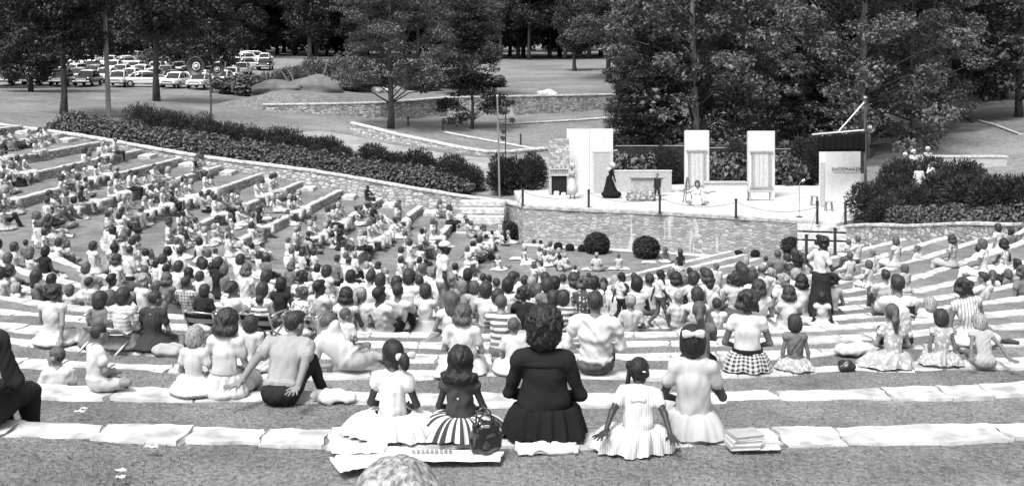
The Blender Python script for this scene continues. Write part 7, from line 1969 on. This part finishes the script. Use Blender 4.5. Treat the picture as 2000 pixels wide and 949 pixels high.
# other fixed things people can be described by
LANDMARKS += [(990, 450, 'the bush by the hedge-side stairs'), (1165, 485, 'the middle round bush'), (1262, 492, 'the round bush beside the seated pair'), (1548, 490, 'the bush at the stage stairs'), (1631, 480, 'the post at the stairs foot'),
              (230, 290, 'the upper end of the hedge wall'), (110, 300, 'the top corner of the terraces'), (400, 320, 'the third step along the hedge wall'), (525, 365, 'the middle of the hedge wall'), (830, 425, 'the lower end of the hedge wall'),
              (640, 400, 'the wide gap below the hedge wall'), (750, 463, 'the white picnic box'), (40, 420, 'the outer end of the car-park terraces'), (130, 470, 'the broad grass strip on the car-park side'), (330, 470, 'the third curving terrace end'), (480, 480, 'the fourth curving terrace end'),
              (1800, 500, 'the bare fan of shrub-side terraces'), (1950, 470, 'the upper end of the shrub-side wall'), (1300, 500, 'the lawn before the stage')]

# ------------------------------------------------------------------ belongings
def cloth_sheet(name, pts, zf, m, label, cat, amp=.01, thick=.006, seed=1, n=18, up=.008):
    """crumpled sheet over the quad pts (x,y)"""
    a, b, c, d = [Vector((p[0], p[1], 0)) for p in pts]; rn = random.Random(seed); ph = [rn.uniform(0, 6.28) for _ in range(6)]
    v = []; f = []; org = (a+b+c+d)/4; z0 = zf(org.x, org.y)
    for j in range(n+1):
        for k in range(n+1):
            u, w_ = k/n, j/n; p = (a*(1-u)+b*u)*(1-w_)+(d*(1-u)+c*u)*w_
            e = amp*(math.sin(u*9+ph[0])*math.sin(w_*7+ph[1])+.6*math.sin(u*17+w_*9+ph[2])+.5*math.sin(w_*21-u*6+ph[3]))
            p.x += .4*e; v.append((p.x-org.x, p.y-org.y, zf(p.x, p.y)-z0+up+abs(e)))
    for j in range(n):
        for k in range(n): a_ = j*(n+1)+k; f.append((a_, a_+1, a_+n+2, a_+n+1))
    o = raw_mesh(name, v, f, [m], smooth=True, loc=(org.x, org.y, z0)); md = o.modifiers.new('t', 'SOLIDIFY'); md.thickness = thick; md.offset = 1
    return tag(o, label, cat)
def zt(i): return lambda x, y: Hi(i)+.02
def gpt(px, py, h): return G(px, py, h)[:2]
M_paper = mat('newsprint', .6, .9, var=.1, scale=30)
h0 = Hi(0)+.02
nb = empty('newspaper', (*gpt(800, 893, h0), h0)); tag(nb, 'open newspaper sheets spread on the flagstones under the eyelet dress and striped skirt', 'newspaper')
inv = Matrix.Translation(nb.location).inverted()
for k, q in enumerate((((668, 872), (985, 884), (976, 905), (650, 902)), ((642, 898), (765, 894), (735, 912), (664, 928)), ((640, 872), (760, 868), (750, 890), (650, 893)))):
    o = cloth_sheet('sheet', [gpt(*p, h0) for p in q], lambda x, y: h0+.004*k, M_paper, None, None, .006, .002, k+3); o.parent = nb; o.matrix_parent_inverse = inv
# lines of print on the paper
mb = MB()
for j in range(5):
    for k in range(9):
        x0, y0 = gpt(808+k*9, 886+j*1.8, h0); mb.box((x0-nb.location.x, y0-nb.location.y, .026), (.02, .006, .001))
o = mb.build('headline', mat('print_ink', .06, .9), nb)
x, y = gpt(947, 886, h0)
r_ = empty('handbag', (x, y, h0+.012), R(12)); r_.scale = (.82,)*3; tag(r_, 'black patent handbag with looped handles beside the striped skirt', 'handbag')
M_pat = mat('patent_leather', .012, .18, spec=.6, coat=.5, bump=.004, bscale=20)
pr_ = [ell(V3(0, 0, .1), V3(.11, .065, .1), 0, .04), ell(V3(0, 0, .04), V3(.115, .07, .045), 0, .04), ell(V3(0, 0, .19), V3(.1, .04, .04), 0, .03)]
me = skin_mesh('bag_shape', pr_, .01, .009, 3, [M_pat], cloth=(0,)); o = bpy.data.objects.new('bag_body', me); col.objects.link(o); o.parent = r_
for s in (-1, 1):
    mb = MB(); mb.tube([(-.06, s*.03, .19), (-.05, s*.06, .27), (.0, s*.075, .3), (.05, s*.06, .27), (.06, s*.03, .19)], .007, 6); mb.build('handle', M_pat, r_, True)
mb = MB(); mb.box((0, -.052, .2), (.05, .012, .022), bev=.004); mb.build('clasp', M_bumper, r_)
o = cloth_sheet('towel', [gpt(1005, 868, h0), gpt(1125, 866, h0), gpt(1130, 882, h0), gpt(1010, 884, h0)], lambda x, y: h0, M_cloth['w'], 'folded white towel under the black gathered skirt', 'towel', .012, .03, 4)
x, y = gpt(1450, 875, h0)
tone = ['v', 'w', 'l']
for k in range(3):
    r_ = empty('book', (x+.01*k, y+.006*k, h0+.012+.027*k), R(6+5*k)); tag(r_, ['bottom book of the small pile past the pale linen dress', 'middle book of the small pile past the pale linen dress', 'top book of the small pile past the pale linen dress'][k], 'book')
    mb = MB(); mb.box((0, 0, .002), (.185, .14, .004)); mb.box((0, 0, .024), (.185, .14, .004)); mb.box((-.0905, 0, .013), (.004, .14, .02)); mb.build('cover', M_cloth[tone[k]], r_)
    mb = MB(); mb.box((.002, 0, .013), (.174, .128, .018)); mb.build('pages', M_paper, r_)
o = cloth_sheet('paper_sheet', [gpt(1478, 872, h0), gpt(1520, 870, h0), gpt(1526, 880, h0), gpt(1485, 882, h0)], lambda x, y: h0, M_paper, 'loose white paper beside the small pile of books', 'paper', .004, .002, 6)
def garment(px, py, row, w, d, hgt, m, label, cat, seed, name):
    h_ = Hi(row)+.02; x, y = gpt(px, py, h_); rn = random.Random(seed)
    pr_ = [ell(V3(rn.uniform(-w*.3, w*.3), rn.uniform(-d*.25, d*.25), hgt*rn.uniform(.25, .5)), V3(w*rn.uniform(.25, .4), d*rn.uniform(.3, .45), hgt*rn.uniform(.35, .6)), 0, .03, rotz(rn.uniform(-1, 1))) for _ in range(6)]
    def fn(Fd, X, Y, Z): return np.maximum(Fd, .002-Z)
    me = skin_mesh('garment_shape', pr_, .011, .012, seed, [m], fn=fn, cloth=(0,)); o = bpy.data.objects.new(name, me); col.objects.link(o); o.location = (x, y, h_); return tag(o, label, cat)
garment(648, 782, 1, .32, .16, .07, M_cloth['w'], 'crumpled white cloth on the flagstones beside the raised knee', 'cloth', 3, 'crumpled_cloth')
garment(335, 694, 2, .34, .2, .11, M_cloth['l'], 'folded beige jacket at the foot of the dark buttoned dress', 'jacket', 5, 'folded_jacket')
garment(1672, 690, 3, .5, .25, .12, M_cloth['v'], 'pale cardigan thrown down on the flagstones beyond the flowered full dress', 'cardigan', 6, 'cardigan')
garment(1210, 740, 2, .01, .01, .01, M_cloth['v'], 'x', 'x', 1, 'scrap') if False else None
r_ = garment(1661, 722, 2, .2, .12, .09, mat('purse_leather', .02, .35, spec=.5), 'small dark purse on the flagstones beside the flowered full dress', 'purse', 8, 'purse')
garment(880, 738, 2, .3, .16, .07, M_cloth['w'], 'white cloth bundle on the flagstones before the white bow wearer', 'cloth', 11, 'crumpled_cloth')
M_leafd = mat('dry_leaf', .5, .9)
for px, py, row, s, lab in ((296, 876, 0, .045, 'pale scrap of paper on the grass below the lowest flagstone edge'), (156, 806, 1, .045, 'flat pale scrap on the grass before the cross-legged child'), (238, 922, 0, .03, 'dry leaf lying on the grass near the lower frame edge'), (236, 935, 0, .028, 'second dry leaf lying just below another on the grass'), (165, 800, 1, .03, 'smaller pale scrap beside the flat one on the grass')):
    h_ = Hi(row)+.05; x, y = gpt(px, py, h_)
    cloth_sheet('paper_scrap' if 'scrap' in lab else 'dry_leaf', [(x-s, y-s*.4), (x+s, y-s*.5), (x+s*.8, y+s*.5), (x-s*.9, y+s*.3)], lambda a, b: h_, M_leafd, lab, 'paper' if 'scrap' in lab else 'leaf', .01, .002, px, 6)
mb = MB(); mb.box((0, 0, .16), (.42, .3, .3), bev=.02); x, y = (752-1000)*42/F, 42.0; x, y = march(752, 470, .15)[:2]
r_ = empty('picnic_box', (x, y, ground(x, y)), R(20)); tag(r_, 'white picnic box on the grass among the people below the hedge wall', 'box'); mb.build('box_body', M_cloth['w'], r_); mb = MB(); mb.box((0, 0, .325), (.44, .32, .035), bev=.01); mb.build('lid', M_cloth['v'], r_)
bl = (((1140, 523), (1178, 526), 'white blanket under the lone fair child on the lawn'), ((1192, 522), (1226, 525), 'white blanket under the other lone child on the lawn'), ((962, 523), (984, 526), 'small white cloth on the lawn under the crouching toddler'), ((1020, 512), (1046, 516), 'rumpled white blanket among the children on the lawn'), ((1258, 510), (1278, 512), 'white cloth beside the seated pair at the round bush'), ((1000, 502), (1026, 505), 'pale blanket near the foot of the hedge-side stairs'))
for k, (a, b, lab) in enumerate(bl):
    hz = .02; p = [gpt(a[0], a[1], hz), gpt(b[0], a[1], hz), gpt(b[0]+6, b[1]+2, hz), gpt(a[0]-6, b[1]+2, hz)]
    p = [(x_, y_) for x_, y_ in p]
    cloth_sheet('picnic_blanket', p, lambda x_, y_: max(ground(x_, y_), 0)+.02, M_cloth['w'], lab, 'blanket', .02, .01, k+20, 14)
# ------------------------------------------------------------------ put the crowd in place, with labels
TOPN = {'w': 'white', 'v': 'off-white', 'l': 'pale grey', 'g': 'grey', 'h': 'mid-grey', 'd': 'dark', 'b': 'black', 's': 'striped', 't': 'pinstriped', 'c': 'checked', 'f': 'flowered', 'p': 'polka-dot'}
LAND = LANDMARKS
ORDN = ['first', 'second', 'third', 'fourth', 'fifth', 'sixth', 'seventh', 'eighth', 'ninth', 'tenth', 'eleventh', 'twelfth', 'thirteenth', 'fourteenth', 'fifteenth', 'sixteenth', 'seventeenth', 'eighteenth', 'nineteenth', 'twentieth']+['%d-th' % k for k in range(21, 99)]
PEOPLE.sort(key=lambda p: -F/p['Y']*(1.0 if p['kind'] in ('man', 'woman') else .75)*(.01 if p.get('extra') else 1))
NIND = 262
def crowd_labels(L_):
    bk = {}
    for p in L_:
        best = None
        for (lx, ly, name) in LAND:
            d = math.hypot(p['px']-lx, (p['py']-ly)*1.6)
            if best is None or d < best[0]: best = (d, lx, ly, name)
        d, lx, ly, name = best
        dx, dy = p['px']-lx, (p['py']-ly)*1.6
        rel = ('on the car-park side of' if dx < 0 else 'on the shrub side of') if abs(dx) > abs(dy) else ('in front of' if dy < 0 else 'behind')
        if len(name.split()) > 6: rel = {'on the car-park side of': 'cars side of', 'on the shrub side of': 'shrubs side of'}.get(rel, rel)
        noun = 'child' if p['kind'] in ('boy', 'girl', 'tod') else 'person'
        bk.setdefault((noun, TOPN[p['top']], rel, name), []).append((d, p))
    for (noun, top, rel, name), L in bk.items():
        L.sort(key=lambda q: q[0])
        for k, (d, p) in enumerate(L):
            gar = 'dress' if p['top'] == 'f' else 'top'
            head = ('%s %s' % (ORDN[k], noun)) if len(L) > 1 else noun
            p['label'] = '%s in %s %s %s %s' % (head, top, gar, rel, name)
            if len(p['label'].split()) > 15: p['label'] = p['label'].replace(' in %s %s' % (top, gar), ' in %s' % top)
crowd_labels(PEOPLE[:NIND])
for p in PEOPLE[:NIND]:
    o = put_person(p['kind'], p['v'], p['X'], p['Y'], p['z'], p['rz'], p['hair'], p['tone'], p['top'], p['bottom'], p['skin'], p['scale'])
    tag(o, p['label'], 'person', 'people in the audience')
# the farthest, smallest of the audience: one crowd
rest = []
for p in PEOPLE[NIND:]:
    o = put_person(p['kind'], p['v'], p['X'], p['Y'], p['z'], p['rz'], p['hair'], p['tone'], p['top'], p['bottom'], p['skin'], p['scale'])
    rest.append(o); rest += list(o.children)
bpy.context.view_layer.update()
Vs = []; Fs = []; MI = []; off = 0; ml = []; mid = {}
for o in rest:
    me = o.data; n = len(me.vertices); a = np.empty(n*3, dtype=np.float32); me.vertices.foreach_get('co', a); M = np.array(o.matrix_world)
    Vs.append(a.reshape(-1, 3) @ M[:3, :3].T+M[:3, 3]); q = np.empty(len(me.loops), dtype=np.int32); me.loops.foreach_get('vertex_index', q); Fs.append(q.reshape(-1, 4)+off); off += n
    mi = np.empty(len(me.polygons), dtype=np.int32); me.polygons.foreach_get('material_index', mi)
    mp = []
    for s in o.material_slots:
        if s.material.name not in mid: mid[s.material.name] = len(ml); ml.append(s.material)
        mp.append(mid[s.material.name])
    MI.append(np.array(mp)[mi])
if rest:
    o = fast_mesh('far_crowd', np.concatenate(Vs), np.concatenate(Fs), ml, None, np.concatenate(MI), True)
    tag(o, 'crowd of small seated figures on the farthest terraces and lawn', 'crowd', kind='stuff')
for o in reversed(rest): bpy.data.objects.remove(o)
# prototypes nobody used are dropped
for root in list(S.values())+list(PRO.values())+list(protos.values()):
    if 'label' not in root:
        for ch in list(root.children_recursive): bpy.data.objects.remove(ch)
        bpy.data.objects.remove(root)
print('PEOPLE', len(PEOPLE), NIND)

_seen = {}
for o in scene.objects:
    l_ = o.get('label')
    if l_ and not o.parent:
        if len(l_.split()) > 16: print('LONG', len(l_.split()), l_)
        _seen.setdefault(l_.lower(), []).append(o.name)
for k_, n_ in _seen.items():
    if len(n_) > 1: print('DUP', k_, n_)
